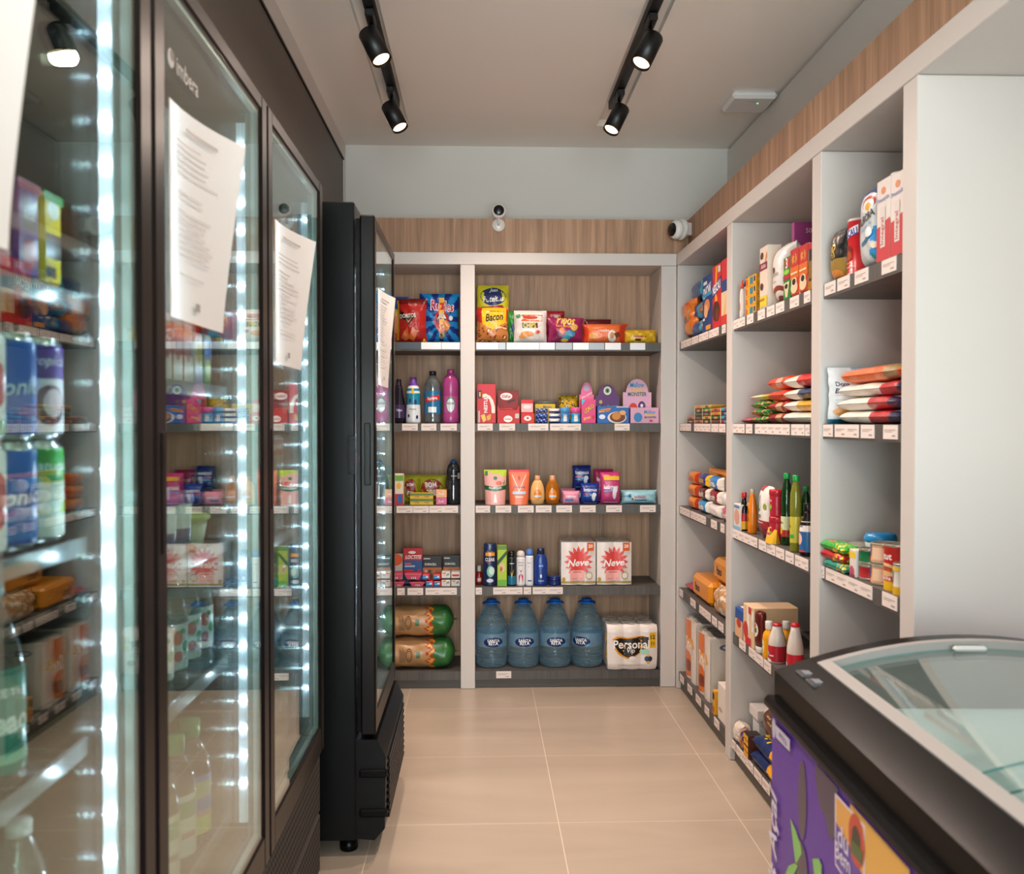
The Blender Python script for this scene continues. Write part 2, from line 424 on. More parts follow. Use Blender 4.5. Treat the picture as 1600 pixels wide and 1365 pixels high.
# ------------------------------------------------------------------ the room
struct('floor', MB().box(-1.6, 1.6, -2.3, 5.0, -.1, 0, 'floor'))
c = MB()                                            # ceiling with two recessed channels for the lamp tracks
chL, chR = (-.452, -.350), (.571, .672)
for x0, x1 in ((-1.25, chL[0]), (chL[1], chR[0]), (chR[1], 1.40)): c.box(x0, x1, -2.3, 4.9, ZC, ZC+.1, 'ceil')
for x0, x1 in (chL, chR):
    c.box(x0, x1, 4.487, 4.9, ZC, ZC+.1, 'ceil'); c.box(x0, x1, -2.3, 4.487, ZC+.03, ZC+.1, 'ceil')
struct('ceiling', c)
struct('wall_back', MB().box(-1.25, 1.41, YW, YW+.1, 0, ZC+.02, 'wall'))
struct('wall_right', MB().box(XW, XW+.1, -2.3, YW, 0, ZC-.012, 'wall').box(XW+.015, XW+.1, -2.3, YW, ZC-.012, ZC, 'black'))
struct('wall_left', MB().box(-1.30, -1.2, -2.3, YW, 0, ZC, 'wall'))
wr = MB(); wr.box(-1.25, -.95, -2.3, -2.2, 0, ZC, 'wall').box(1.15, 1.4, -2.3, -2.2, 0, ZC, 'wall').box(-.95, 1.15, -2.3, -2.2, 2.5, ZC, 'wall').box(-.95, 1.15, -2.3, -2.2, 0, .12, 'wall')
struct('wall_front', wr)
wn = MB()
for x in (-.95, .07, 1.11): wn.box(x, x+.04, -2.28, -2.22, .12, 2.5, 'black')
wn.box(-.91, 1.11, -2.28, -2.22, .12, .16, 'black').box(-.91, 1.11, -2.28, -2.22, 2.46, 2.5, 'black')
wo = struct('window_1', wn)
MB().box(-.91, .07, -2.254, -2.248, .16, 2.46, 'glass').box(.11, 1.11, -2.254, -2.248, .16, 2.46, 'glass').obj('window_pane', wo)
struct('trim_1', MB().box(-.74, XW, 4.55, YW-.001, ZT+.001, 2.322, 'wood'))
struct('trim_2', MB().box(1.04, XW-.001, -.6, 4.549, ZT+.001, 2.322, 'wood'))
struct('trim_3', MB().box(-1.19, -.714, -.6, 4.80, 2.0, 2.683, 'taupe'))
struct('trim_4', MB().box(-1.19, -.706, -.6, 4.825, 2.6835, ZC-.001, 'mdf').box(-.74, -.706, 4.801, 4.825, 0.001, 2.683, 'mdf').box(-.714, -.708, -.6, 4.80, 2.675, 2.683, 'black'))
# ------------------------------------------------------------------ shelving units
def price_cards(shelf, ranges, plane, axis, z, tall=.034):
    for r in ranges:
        x0, x1 = r[0], r[1]; colr = r[2] if len(r) > 2 else 'label'
        if axis == 'x':
            a, b = at(x0, 660, Y=plane).x, at(x1, 660, Y=plane).x
            f = lambda u, v, d: (a+(b-a)*u, plane-d, z-tall+tall*v)
        else:
            a, b = at(x0, 660, X=plane).y, at(x1, 660, X=plane).y
            f = lambda u, v, d: (plane-d, a+(b-a)*u, z-tall+tall*v)
        m = MB(); L = abs(b-a)
        m.prism([(0.01, 0), (.99, 0), (.99, 1), (.01, 1)], f, .0002, .0022, colr)
        if colr == 'label':
            n = max(1, round(L/.075))
            for i in range(n):
                q0 = (i+.12)/n; q1 = (i+.85)/n; q2 = (i+.62)/n
                for v0, v1, a0, a1 in ((.62, .67, q0, q1), (.5, .54, q0, q2), (.18, .3, q2, q1)):
                    m.prism([(a0, v0), (a1, v0), (a1, v1), (a0, v1)], f, .0023, .0027, 'c#a89a94')
        m.obj('price_card', shelf)
bu = thing('shelving_unit', 'tall white-framed built-in shelving unit with wood grain back across the end wall', 'shelving unit')
XL0 = -.66
m = MB(); m.cbox(XL0, .966, D, YB, ZF, ZT, .002, 'mdf'); m.obj('top_rail', bu)
pb = (at(719.5, 660, Y=D).x, at(742, 660, Y=D).x, at(1033, 660, Y=D).x)
for x0, x1 in ((XL0, XL0+.07), (pb[0], pb[1]), (pb[2], .9655)):
    MB().cbox(x0, x1, D+.0005, YB-.001, .001, ZF-.001, .002, 'mdf').obj('pillar', bu)
MB().box(XL0, .9655, YB, YB+.03, .001, ZT, 'wood').obj('back_panel', bu)
secs = ((XL0+.0705, pb[0]-.0005), (pb[1]+.0005, pb[2]-.0005))
W1 = 'c#e9edf2'; G1 = 'c#a9b4c0'; K1 = 'c#4b5460'
lab = {(1, 0): [(620, 657, K1), (658, 690, W1), (690, 719, W1)], (1, 1): [(744, 779, W1), (779, 790, 'c#b9c8d6'), (791, 843, W1), (843, 867, W1), (868, 894, G1), (895, 920, W1), (920, 944, G1), (945, 970, W1), (984, 1008, W1)],
 (2, 0): [(628, 653), (658, 682), (688, 714)], (2, 1): [(746, 770), (780, 805), (825, 857), (859, 908), (960, 984)],
 (3, 0): [(619, 645), (645, 670), (670, 716)], (3, 1): [(743, 766), (774, 799), (809, 834), (837, 862), (869, 894), (906, 931), (947, 972), (1000, 1025)],
 (4, 0): [(620, 632), (636, 661), (664, 714)], (4, 1): [(743, 753), (770, 817), (818, 830), (832, 880)], (5, 1): [(775, 799)]}
for s_ in range(1, 6):
    for k, (x0, x1) in enumerate(secs):
        sh = MB().box(x0, x1, D+.008, YB-.001, S[s_]-.042, S[s_], 'shelf').obj('shelf', bu)
        if (s_, k) in lab: price_cards(sh, lab[s_, k], D+.008, 'x', S[s_]-.001)
for x0, x1 in secs: MB().box(x0, x1, D+.02, D+.04, .001, S[5]-.0425, 'plinth').obj('plinth', bu)
ru = thing('shelving_unit', 'long white-framed built-in shelving unit with deep bays along the right side of the shop', 'shelving unit')
MB().cbox(BX+.0005, XB, -.5, D-.0005, ZF, ZT, .002, 'mdf').obj('top_rail', ru)
prs = [(4.445, D-.0005)]+[(p-.035, p+.035) for p in PR]+[(.05, .12)]
for y0, y1 in prs: MB().cbox(BX+.0005, XB-.001, y0, y1, .001, ZF-.001, .002, 'mdf').obj('pillar', ru)
MB().box(XB, XB+.02, -.5, 4.78, .001, ZT, 'mdf').obj('back_panel', ru)
labr = {(1, 0): [(1064, 1080), (1081, 1091), (1092, 1107), (1108, 1123), (1128, 1134)], (1, 1): [(1146, 1164), (1167, 1177), (1184, 1195), (1198, 1210), (1212, 1225), (1234, 1248), (1256, 1266)],
 (1, 2): [(1288, 1305), (1308, 1327), (1335, 1356), (1377, 1400)], (2, 0): [(1063, 1080), (1085, 1111), (1112, 1123), (1124, 1134)], (2, 1): [(1146, 1164), (1166, 1176), (1180, 1235), (1237, 1258), (1259, 1266)],
 (2, 2): [(1287, 1302), (1305, 1343), (1346, 1367), (1381, 1404)], (3, 0): [(1063, 1079), (1080, 1104), (1112, 1121), (1127, 1133)], (3, 1): [(1146, 1185), (1187, 1199), (1200, 1213), (1214, 1227), (1229, 1242), (1244, 1265)],
 (3, 2): [(1284, 1290), (1292, 1366), (1381, 1405)], (4, 0): [(1063, 1068), (1080, 1088), (1094, 1112), (1114, 1122), (1124, 1132)], (4, 1): [(1157, 1167), (1172, 1195), (1196, 1207)],
 (5, 0): [(1064, 1070), (1076, 1083), (1089, 1097), (1103, 1110), (1118, 1126)], (5, 1): [(1146, 1152), (1153, 1180), (1181, 1193), (1194, 1206)]}
bays = [(PR[0]+.0355, 4.4445), (PR[1]+.0355, PR[0]-.0355), (PR[2]+.0355, PR[1]-.0355)]
for s_ in range(1, 6):
    for k, (y0, y1) in enumerate(bays):
        sh = MB().box(BX+.010, XB-.001, y0, y1, S[s_]-.042, S[s_], 'shelf').obj('shelf', ru)
        if (s_, k) in labr: price_cards(sh, labr[s_, k], BX+.010, 'y', S[s_]-.001)
for y0, y1 in bays: MB().box(BX+.02, BX+.04, y0, y1, .001, S[5]-.0425, 'plinth').obj('plinth', ru)
# ------------------------------------------------------------------ ceiling lamps
def spotlight(x, y, lean, label, power=80):
    """track spotlight: adapter on the track, arm, tilted can"""
    t = thing('track_spotlight', label, 'spotlight', (x, y, ZC), 0, 'black track spotlights')
    a = MB().cbox(-.016, .016, -.055, .055, -.034, -.0065, .004, 'blackm').obj('track_adapter', t)
    MB().tube([(0, .01, -.034), (0, .0, -.065), (0, -.01, -.085)], .007, 'blackm').obj('arm', t)
    hd = MB()
    r = .036; prof = [(0, .0), (r*.96, 0), (r, .003), (r, .118), (r*.94, .122), (.012, .124), (0, .124)]
    # the can opens downwards: build from the open rim
    hd.lathe([(r*.86, .009), (r*.94, .0005), (r, 0), (r, .12), (r*.94, .124), (.004, .124)], 'blackm', 28)
    h = hd.obj('lamp_head', t)
    MB().tube([(.004, .02, .124), (.004, .03, .138), (.004, .034, .15), (.004, .018, .148), (.004, .012, .126)], .0022, 'blackm', 6).obj('cable', h)
    MB().lathe([(r*.86, .0085), (r*.5, .012), (.002, .013)], 'lamp', 24).obj('lens', h)
    h.rotation_euler = (R_(-13), lean, 0)
    h.location = Vector((0, -.012, -.095)) - (Euler((R_(-13), lean, 0)).to_matrix() @ Vector((0, 0, .10)))
    l = bpy.data.lights.new('spot_lamp', 'SPOT'); l.energy = power; l.color = (1, .79, .67); l.spot_size = R_(125); l.spot_blend = 1.0; l.shadow_soft_size = .03
    lo = bpy.data.objects.new('spot_lamp', l); COL.objects.link(lo); lo.parent = h; lo.location = (0, 0, -.004)
    return t
TRACK = []
for nm, ch, xt, ye in (('left', chL, -.388, 4.235), ('right', chR, .612, 4.235)):
    t = MB().box(xt-.018, xt+.018, -2.0, ye, ZC-.006, ZC+.0295, 'blackm')
    tag(t.obj('lighting_track'), 'black lighting track in the %s ceiling channel' % nm, 'track', 'lighting tracks')
ys = [4.02, 3.28, 2.3, 1.2, .1]; pw = [90, 78, 52, 30, 26]
nmz = ['nearest the end wall', 'second from the end wall', 'third from the end wall', 'fourth from the end wall', 'fifth from the end wall']
for i, y in enumerate(ys):
    spotlight(-.388, y, R_(-26), 'black cylindrical spotlight on the left ceiling track, '+nmz[i], pw[i])
    spotlight(.612, y, R_(26), 'black cylindrical spotlight on the right ceiling track, '+nmz[i], pw[i])
# access point, cameras
ap = thing('access_point', 'flat white square wireless access point on the ceiling by the right wall', 'access point', (1.205, 4.08, ZC))
MB().cbox(-.1, .1, -.1, .1, -.034, -.001, .012, 's#e4e2e2').obj('housing', ap)
MB().lathe([(0.0005, -.0352), (.004, -.0352), (.004, -.034)], 'greenled', 10, 0.03, -.03).obj('status_light', ap)
mm = MB(); mm.prints(lambda u, v: ((-.05+.1*u, -.06+.02*v, -.034), (0, 0, -1)), .1, .02, [('t', 'intelbras', .5, .5, .45, '#8a8a8a')]); mm.obj('logo', ap)
cm = thing('security_camera', 'small white camera on a disc base, on the wood band of the end wall', 'camera', (at(779, 352, Y=4.55).x, 4.55, at(779, 352, Y=4.55).z))
def discY(mb, r, y0, y1, mat, cx=0, cz=0, seg=24, ch=.003):
    prof = [(0.001, y0), (r-ch, y0), (r, y0-ch if y1 < y0 else y0+ch), (r, y1+ch if y1 < y0 else y1-ch), (r-ch, y1), (0.001, y1)]
    vs = [(cx+a*cos(2*pi*i/seg), b, cz+a*sin(2*pi*i/seg)) for a, b in prof for i in range(seg)]
    fs = [(j*seg+i, j*seg+(i+1) % seg, (j+1)*seg+(i+1) % seg, (j+1)*seg+i) for j in range(len(prof)-1) for i in range(seg)]
    return mb.add(vs, fs, mat, True)
discY(MB(), .032, -.001, -.012, 's#e9e2de').obj('base', cm)
MB().tube([(0, -.012, 0), (0, -.03, .012), (0, -.04, .035)], .006, 's#e9e2de').obj('arm', cm)
discY(discY(MB(), .035, -.02, -.07, 's#e9e2de', 0, .058, 24, .006), .026, -.0705, -.073, 's#0a0a0a', 0, .058).obj('camera_body', cm)
discY(MB(), .008, -.0735, -.0755, 's#2a3038', 0, .058).obj('lens', cm)
p = at(1077, 361, X=1.04)
c2 = thing('security_camera', 'white dome security camera with round black face on the wood band in the right corner', 'camera', (1.035, p.y-.02, p.z), R_(-66))
discY(MB(), .052, -.04, -.055, 's#e6e2df', 0, 0, 28).obj('base', c2)
discY(MB(), .046, -.055, -.10, 's#efece9', 0, -.004, 28, .012).obj('camera_body', c2)
discY(MB(), .033, -.1005, -.106, 's#070707', 0, -.006, 28).obj('lens', c2)
MB().box(-.03, .03, -.041, .0, -.03, .03, 's#e6e2df').obj('bracket', c2)
# ------------------------------------------------------------------ drinks coolers
def cooler(label, xf, y0, W, z0, z1, HT, shelves, kick):
    t = thing('display_cooler', label, 'cooler', (xf, y0, 0), 0, 'black glass-door display coolers')
    b = MB(); dp = -.70; bf = -.060 if kick == 'louvre' else -.034
    b.cbox(dp, bf, 0, .032, .05, HT, .004, 'fbody').cbox(dp, bf, W-.032, W, .05, HT, .004, 'fbody')
    b.box(dp, dp+.03, .0325, W-.0325, .05, HT-.002, 'fint').cbox(dp+.001, bf, .0325, W-.0325, HT-.05, HT-.001, .004, 'fbody')
    b.box(dp+.031, bf, .0325, W-.0325, .0501, z0+.05, 'fint')
    b.box(dp+.031, dp+.034, .04, W-.04, z0+.06, HT-.06, 'fint')
    b.obj('cabinet', t)
    dt = -.045 if kick == 'louvre' else -.030                      # door thickness
    d = MB(); st = .046; tr = .032; br = .068
    d.cbox(dt, 0, .002, st, z0, z1, .005, 'fframe').cbox(dt, 0, W-st, W-.002, z0, z1, .005, 'fframe')
    d.cbox(dt, -.0005, st-.004, W-st+.004, z1-tr, z1-.0005, .004, 'fframe').cbox(dt, -.0005, st-.004, W-st+.004, z0+.0005, z0+br, .004, 'fframe')
    d.box(dt-.012, dt-.0005, .01, .03, z0+.01, z1-.01, 'black').box(dt-.012, dt-.0005, W-.03, W-.01, z0+.01, z1-.01, 'black')
    dr = d.obj('door', t)
    for x in (-.008, -.024): MB().box(x, x+.004, st-.003, W-st+.003, z0+br-.003, z1-tr+.003, 'glass').obj('glass_pane', dr)
    sp = MB(); a, bb, c_, e = st, W-st, z0+br, z1-tr
    sp.box(-.0198, -.0082, bb-.009, bb, c_, e, 'spacer').box(-.0198, -.0082, a, a+.009, c_, e, 'spacer')
    sp.box(-.0198, -.0082, a+.009, bb-.009, c_, c_+.009, 'spacer').box(-.0198, -.0082, a+.009, bb-.009, e-.009, e, 'spacer').obj('spacer_frame', dr)
    # recessed pull on the near stile
    h = MB(); h.cbox(-.036, .0016, .0165, .0345, 1.13, 1.30, .004, 'black')
    h.cbox(-.034, -.012, -.0006, .012, 1.12, 1.31, .004, 'black'); h.obj('handle', dr)
    for yy, sg in ((W-.048, -1), (.048, 1)):
        s_ = MB(); s_.box(-.048, -.032, min(yy, yy+sg*.006), max(yy, yy+sg*.006), z0+.10, z1-.06, 'ledstrip')
        n = int((1.845-(z0+.165))/.054)
        for i in range(n+1):
            z = 1.845-i*.054; r = .0048; c0 = Vector((-.036, yy+sg*.0098, z))
            s_.add([c0+Vector(q)*r for q in ((1, 0, 0), (-1, 0, 0), (0, 1, 0), (0, -1, 0), (0, 0, 1), (0, 0, -1))],
                   [(0, 2, 4), (2, 1, 4), (1, 3, 4), (3, 0, 4), (2, 0, 5), (1, 2, 5), (3, 1, 5), (0, 3, 5)], 'led')
        s_.obj('led_strip', t)
    for z in shelves:
        s_ = MB()
        for i in range(15):
            y = .05+(W-.1)*i/14; s_.box(-.62, -.078, y-.0012, y+.0012, z-.004, z, 'chrome')
        for x in (-.6, -.35, -.1): s_.box(x, x+.004, .045, W-.045, z-.008, z-.004, 'chrome')
        s_.box(-.079, -.073, .036, W-.036, z-.012, z+.010, 'rail'); s_.box(-.085, -.0795, .036, W-.036, z-.012, z-.006, 'rail')
        s_.obj('wire_shelf', t)
    k = MB()
    if kick == 'louvre':
        prof = [(-.06, .055), (-.005, .05), (.026, .085), (.030, .30), (.004, .355), (-.06, .355)]
        k.prism(prof, lambda a, b_, d_: (a, d_, b_), .004, W-.004, 'fbody')
        for i in range(9):
            z = .10+i*.022; k.box(.024, .036, .05, W-.05, z, z+.007, 'black')
            k.add([(.036, .05, z+.007), (.036, W-.05, z+.007), (.027, W-.05, z+.019), (.027, .05, z+.019)], [(0, 1, 2, 3)], 'black')
        for z in (.135, .255): k.cbox(-.05, .034, -.006, .010, z-.014, z+.012, .005, 'black')
        MB().cbox(-.082, -.0605, -.002, .0, 1.155, 1.27, .0009, 'black').obj('hinge_bracket', t)
    else:
        k.cbox(-.034, -.012, .003, W-.003, .09, .245, .004, 'perf').cbox(-.034, -.012, .003, W-.003, .252, z0-.012, .004, 'perf')
        k.box(-.05, -.0345, .004, W-.004, .07, z0-.004, 'fbody')
    k.obj('kick_panel', t)
    for x, y in ((-.09, .06), (-.09, W-.06), (-.64, .06), (-.64, W-.06)):
        MB().lathe([(.026, .0008), (.028, .004), (.028, .03), (.02, .034), (.02, .049)], 'black', 16, x, y).obj('foot', t)
    return t
FX = -.426
cA = cooler('nearest black glass-door drinks cooler, full of cans, at the left edge', FX, .571, .639, .424, 1.951, 1.975, [1.46, 1.155, .90, .62], 'perf')
cB = cooler('second black glass-door cooler from the left, with cartons and water bottles', FX, 1.213, .639, .424, 1.951, 1.975, [1.37, 1.07, .84, .52], 'perf')
cC = cooler('third black glass-door cooler from the left, with dark packs and green bottles', FX, 1.855, .639, .424, 1.951, 1.975, [1.46, 1.02, .79, .52], 'perf')
cD = cooler('farthest black glass-door cooler, standing forward of the row with its side showing', -.315, 2.742, .640, .368, 1.93, 1.967, [1.46, 1.10, .80, .52], 'louvre')
mb = MB(); pl = at(318, 148, X=FX+.0005); sf = lambda u, v: ((FX-.0035, 1.270+.15*u, 1.79+.05*v), (1, 0, 0))
mb.prints(sf, .15, .05, [('t', 'imbera', .62, .5, .66, '#8f8d8a', {'b': .02}), ('e', .13, .5, .09, .26, '#8f8d8a'), ('e', .16, .6, .055, .15, '#3a3632')])
lg = mb.obj('logo'); lg.parent = cB; lg.matrix_parent_inverse = Matrix.Translation((-FX, -1.213, 0)); lg.location = (0, 0, 0)
def notice(label, xf, y0, z0, curl, lines=True):
    bend = lambda u, v: curl*(u**2.2)*(.25+.75*v**1.2)
    P = lambda u, v: (xf+.0035+bend(u, v), y0+.205*u-(curl*.28)*u*u*v, z0+.297*v-.02*u*u*curl*10*(.3+.7*v))
    m = MB(); m.grid(P, 16, 12, 'paper')
    def sf(u, v):
        p = Vector(P(u, v)); a = Vector(P(u+.01, v))-p; b = Vector(P(u, v+.01))-p
        n = a.cross(b); n.normalize(); n = n if n.x > 0 else -n
        return p, n
    it = []
    rnd = random.Random(int(y0*1000))
    for i in range(22):
        v = .84-i*.03
        if rnd.random() < .15: continue
        it.append(('r', .14, v, .14+.62*rnd.uniform(.5, 1), v+.007, '#b7b0ac'))
    it += [('r', .25, .9, .7, .915, '#9c9693'), ('r', .44, .06, .52, .10, '#8b8582')]
    m.prints(sf, .205, .297, it)
    o = m.obj('paper_notice', fix=False); tag(o, label, 'notice', 'paper notices on the cooler doors')
    return o
notice('white paper notice curling off the nearest cooler door', FX, .600, 1.462, .06)
notice('white printed sheet taped to the second cooler door, under the etched logo', FX, 1.262, 1.455, .055)
notice('white printed sheet taped to the third cooler door', FX, 1.90, 1.432, .05)
notice('white printed sheet taped to the farthest cooler door', -.315, 2.80, 1.425, .035)
# ------------------------------------------------------------------ chest freezer
fz = thing('chest_freezer', 'purple chest freezer with black rim and curved sliding glass lid in the right foreground', 'freezer', (.548, 1.69, 0), R_(-1.9))
FW, FL = .70, 1.2
zt = lambda x: .843+.069*(1-((x-.35)/.35)**2)
b = MB()
b.box(0, .03, -FL, 0, .10, .772, 'purple').box(FW-.03, FW, -FL, 0, .10, .772, 'purple').box(.03, FW-.03, -.03, 0, .10, .772, 'purple').box(.03, FW-.03, -FL, -FL+.03, .10, .772, 'purple')
b.box(.03, FW-.03, -FL+.03, -.03, .10, .13, 'black')
def fu(px, py):
    p = at(px, py, X=.546); return (1.69-p.y)/FL, (p.z-.10)/.672
fs = lambda u, v: ((-.0003, -FL*u, .10+.672*min(v, .985)), (-1, 0, 0))
def blob(px, py, rx, ry, colr):
    u, v = fu(px, py); return ('e', u, v, rx/FL, ry/.672, colr)
it = [blob(1258, 1250, .022, .068, '#3d2c4c'), blob(1296, 1215, .040, .058, '#3d2c4c'), blob(1308, 1235, .032, .075, '#3d2c4c'), blob(1256, 1350, .035, .04, '#3d2c4c')]
def poly(pts, colr): return ('p', [fu(*q) for q in pts], colr)
it += [poly([(1238, 1278), (1247, 1295), (1256, 1320), (1258, 1333), (1248, 1350), (1244, 1325)], '#7bbf5a'),
       poly([(1277, 1341), (1288, 1341), (1293, 1352), (1293, 1375), (1282, 1380)], '#7bbf5a'),
       poly([(1230, 1365), (1236, 1352), (1246, 1348), (1252, 1352), (1244, 1368), (1236, 1378)], '#7bbf5a'),
       poly([(1343, 1246), (1447, 1346), (1447, 1480), (1343, 1400)], '#e6a648'),
       poly([(1317, 1238), (1369, 1290), (1369, 1420), (1317, 1350)], '#e9dcef'),
       poly([(1319, 1243), (1367, 1292), (1367, 1418), (1319, 1348)], '#e8a24a'),
       poly([(1319, 1283), (1345, 1325), (1367, 1370), (1367, 1418), (1319, 1348)], '#5f3a9c')]
u, v = fu(1355, 1313); it.append(('e', u, v, .025, .055, '#c8402a')); it.append(('e', u, v, .014, .03, '#2d2418')); u2, v2 = fu(1356, 1326); it.append(('r', u2-.018, v2-.02, u2+.018, v2+.01, '#3f5a20'))
u, v = fu(1332, 1325); it.append(('t', 'du', u, v+.02, .035, '#e9dcef')); it.append(('t', 'Bem', u, v-.02, .05, '#e9dcef'))
u, v = fu(1212, 1290); it.append(('t', "ry's Açaí", u, v-.07, .36, '#ded3e6', {'rot': 90, 'b': .04, 'sh': .25}))
u, v = fu(1225, 1148)
it += [('p', [fu(1214, 1131), fu(1240, 1155), fu(1240, 1174), fu(1216, 1152)], '#cfc4d6'), ('t', 'ARTICO', fu(1228, 1154)[0], fu(1228, 1154)[1], .040, '#5f3a8c', {'rot': -4, 'b': .04}), ('e', fu(1211, 1135)[0]+.004, fu(1211, 1135)[1], .008, .03, '#cfc4d6')]
b.prints(fs, FL, .672, it, 's')
b.obj('cabinet', fz)
r = MB()
r.cbox(-.014, .02, -FL-.014, .014, .772, .797, .008, 'black').cbox(FW-.02, FW+.014, -FL-.014, .014, .772, .797, .008, 'black')
r.cbox(.0205, FW-.0205, -.03, .014, .772, .797, .008, 'black').cbox(.0205, FW-.0205, -FL-.014, -FL+.03, .772, .797, .008, 'black')
r.obj('lower_rim', fz)
def arcbox(m, x0, x1, y0, y1, zb, mat, dz=0.0, n=14, shrink=0.0):
    xs = [x0+(x1-x0)*i/n for i in range(n+1)]
    zz = lambda x: zt(x)+dz
    vs = [];
    for x in xs:
        bz = zb if zb is not None else zz(x)-.02
        vs += [(x, y0, zz(x)), (x, y1, zz(x)), (x, y1, bz), (x, y0, bz)]
    fs = [(0, 1, 2, 3), tuple(4*n+i for i in (3, 2, 1, 0))]
    for i in range(n):
        a = 4*i
        for q in range(4): fs.append((a+q, a+(q+1) % 4, a+4+(q+1) % 4, a+4+q))
    m.add(vs, fs, mat, False)
f = MB()
arcbox(f, .004, .070, -FL, -.001, .797, 'black', 0, 8); arcbox(f, FW-.070, FW-.004, -FL, -.001, .797, 'black', 0, 8)
arcbox(f, .0705, FW-.0705, -.040, -.001, .797, 'black', 0, 20); arcbox(f, .0705, FW-.0705, -FL, -FL+.04, .797, 'black', 0, 20)
f.obj('upper_frame', fz)
g = MB()
arcbox(g, .0705, .092, -FL+.0405, -.0405, .79, 'c#8f8c8a', .002, 4); arcbox(g, FW-.092, FW-.0705, -FL+.0405, -.0405, .79, 'c#8f8c8a', .002, 4)
arcbox(g, .0925, FW-.0925, -.058, -.0405, .79, 'c#8f8c8a', .002, 16); arcbox(g, .0925, FW-.0925, -FL+.0405, -FL+.058, .79, 'c#8f8c8a', .002, 16)
g.obj('inner_trim', fz)
for ya, yb, dz in ((-.62, -.0585, -.012), (-FL+.0585, -.575, -.002)):
    m = MB(); m.grid(lambda u, v: (.0925+(FW-.185)*u, ya+(yb-ya)*v, zt(.0925+(FW-.185)*u)+dz), 24, 1, 'lidglass')
    m.grid(lambda u, v: (.0925+(FW-.185)*u, ya+(yb-ya)*v, zt(.0925+(FW-.185)*u)+dz-.004), 24, 1, 'lidglass')
    o = m.obj('lid_pane', fz, fix=False)
    e = MB(); 
    for yy in (ya, yb):
        e.grid(lambda u, v: (.0925+(FW-.185)*u, yy, zt(.0925+(FW-.185)*u)+dz-.004*v), 24, 1, 's#5f8f8c')
    e.obj('pane_edge', o, fix=False)
    MB().cbox(.30, .36, yb-.03, yb-.016, zt(.33)+dz+.0005, zt(.33)+dz+.010, .004, 's#b9bcbc').obj('lid_handle', o)
li = MB(); x0, x1, y0_, y1_, zb = .06, FW-.06, -FL+.05, -.05, .30
li.add([(x0, y0_, zb), (x1, y0_, zb), (x1, y1_, zb), (x0, y1_, zb), (x0, y0_, .79), (x1, y0_, .79), (x1, y1_, .79), (x0, y1_, .79)], [(0, 1, 2, 3), (0, 1, 5, 4), (1, 2, 6, 5), (2, 3, 7, 6), (3, 0, 4, 7)], 'liner')
li.obj('liner', fz, fix=False)
bs = MB(); bs.box(.2, .48, -.42, -.20, .31, .55, 'c#b99a7c'); tag(bs.obj('cardboard_box'), 'tan cardboard box inside the purple chest freezer', 'box'); bx_ = bpy.data.objects['cardboard_box']; bx_.location = (.548, 1.69, 0); bx_.rotation_euler = (0, 0, R_(-1.9))
sw = MB(); 
for q in (-.050, -.105):
    zz0 = zt(.042)+.0007
    sw.cbox(.027, .057, q-.044, q, zt(.03)-.004, zz0, .002, 'c#34373a').box(.034, .050, q-.034, q-.010, zz0+.0002, zz0+.0015, 'c#6f747c')
sw.obj('switch_panel', fz)
for x in (.05, FW-.05):
    for y in (-.08, -FL+.08): MB().lathe([(.02, .0008), (.025, .01), (.025, .05), (.02, .0995)], 'black', 14, x, y).obj('caster', fz)
# ------------------------------------------------------------------ product makers
RZ = -pi/2
def B(s, px0, px1, pyt, yf=4.505, pyb=None, dz=0):
    a, b = at(px0, 660, Y=yf), at(px1, 660, Y=yf); z = S[s]+.0006+dz
    if pyb is not None: z = at(px0, pyb, Y=yf).z
    zt_ = at((px0+px1)/2, pyt, Y=yf).z
    for l0, l1 in secs:
        if l0 < (a.x+b.x)/2 < l1: a.x = max(a.x, l0+.003); b.x = min(b.x, l1-.003)
    return dict(loc=((a.x+b.x)/2, yf, z), W=(b.x-a.x)*.985, H=zt_-z, rz=0)
def Q(s, px0, px1, pyt, xf=.993, pyb=None, dz=0):
    xf = min(xf, max(xf-.018, .975)) if xf > .975 else xf
    a, b = at(px0, 660, X=xf), at(px1, 660, X=xf); z = S[s]+.0006+dz
    pm = (px0+px1)/2
    if pyb is not None: z = max(at(pm, pyb, X=xf).z, S[s]+.0008)
    zt_ = at(pm, pyt, X=xf).z
    for l0, l1 in bays:
        if l0-.06 < (a.y+b.y)/2 < l1+.06:
            w0 = a.y-b.y
            if a.y > l1-.003: a.y = l1-.003; b.y = min(b.y, a.y-w0*.8)
            if b.y < l0+.003: b.y = l0+.003
    return dict(loc=(xf, (a.y+b.y)/2, z), W=(a.y-b.y)*.985, H=zt_-z, rz=RZ)
def axis_loc(g, cy, tw):
    rz = g['rz']; x, y, z = g['loc']
    ax, ay = x-cy*sin(rz), y+cy*cos(rz)
    return (ax+cy*sin(rz+tw), ay-cy*cos(rz+tw), z)
def QR(s, px0, px1, pyt, xf=.976, pyb=None, dz=0):
    """round thing on the right-hand unit: px0, px1 are its silhouette"""
    d = .06; pm = (px0+px1)/2
    for _ in range(5):
        p = at(pm, 660, X=xf+d/2); d = (px1-px0)*p.y/F*.97
    z = S[s]+.0006+dz if pyb is None else at(pm, pyb, X=xf+d/2).z
    return dict(loc=(xf, p.y, z), W=d, H=at(pm, pyt, X=xf+d/2).z-z, rz=RZ)
def fin_(o, g, lb, cat, group, rot=None):
    o.location = g['loc']; o.rotation_euler = rot if rot else (0, 0, g['rz']+g.get('tw', 0))
    tag(o, lb, cat, group); return o
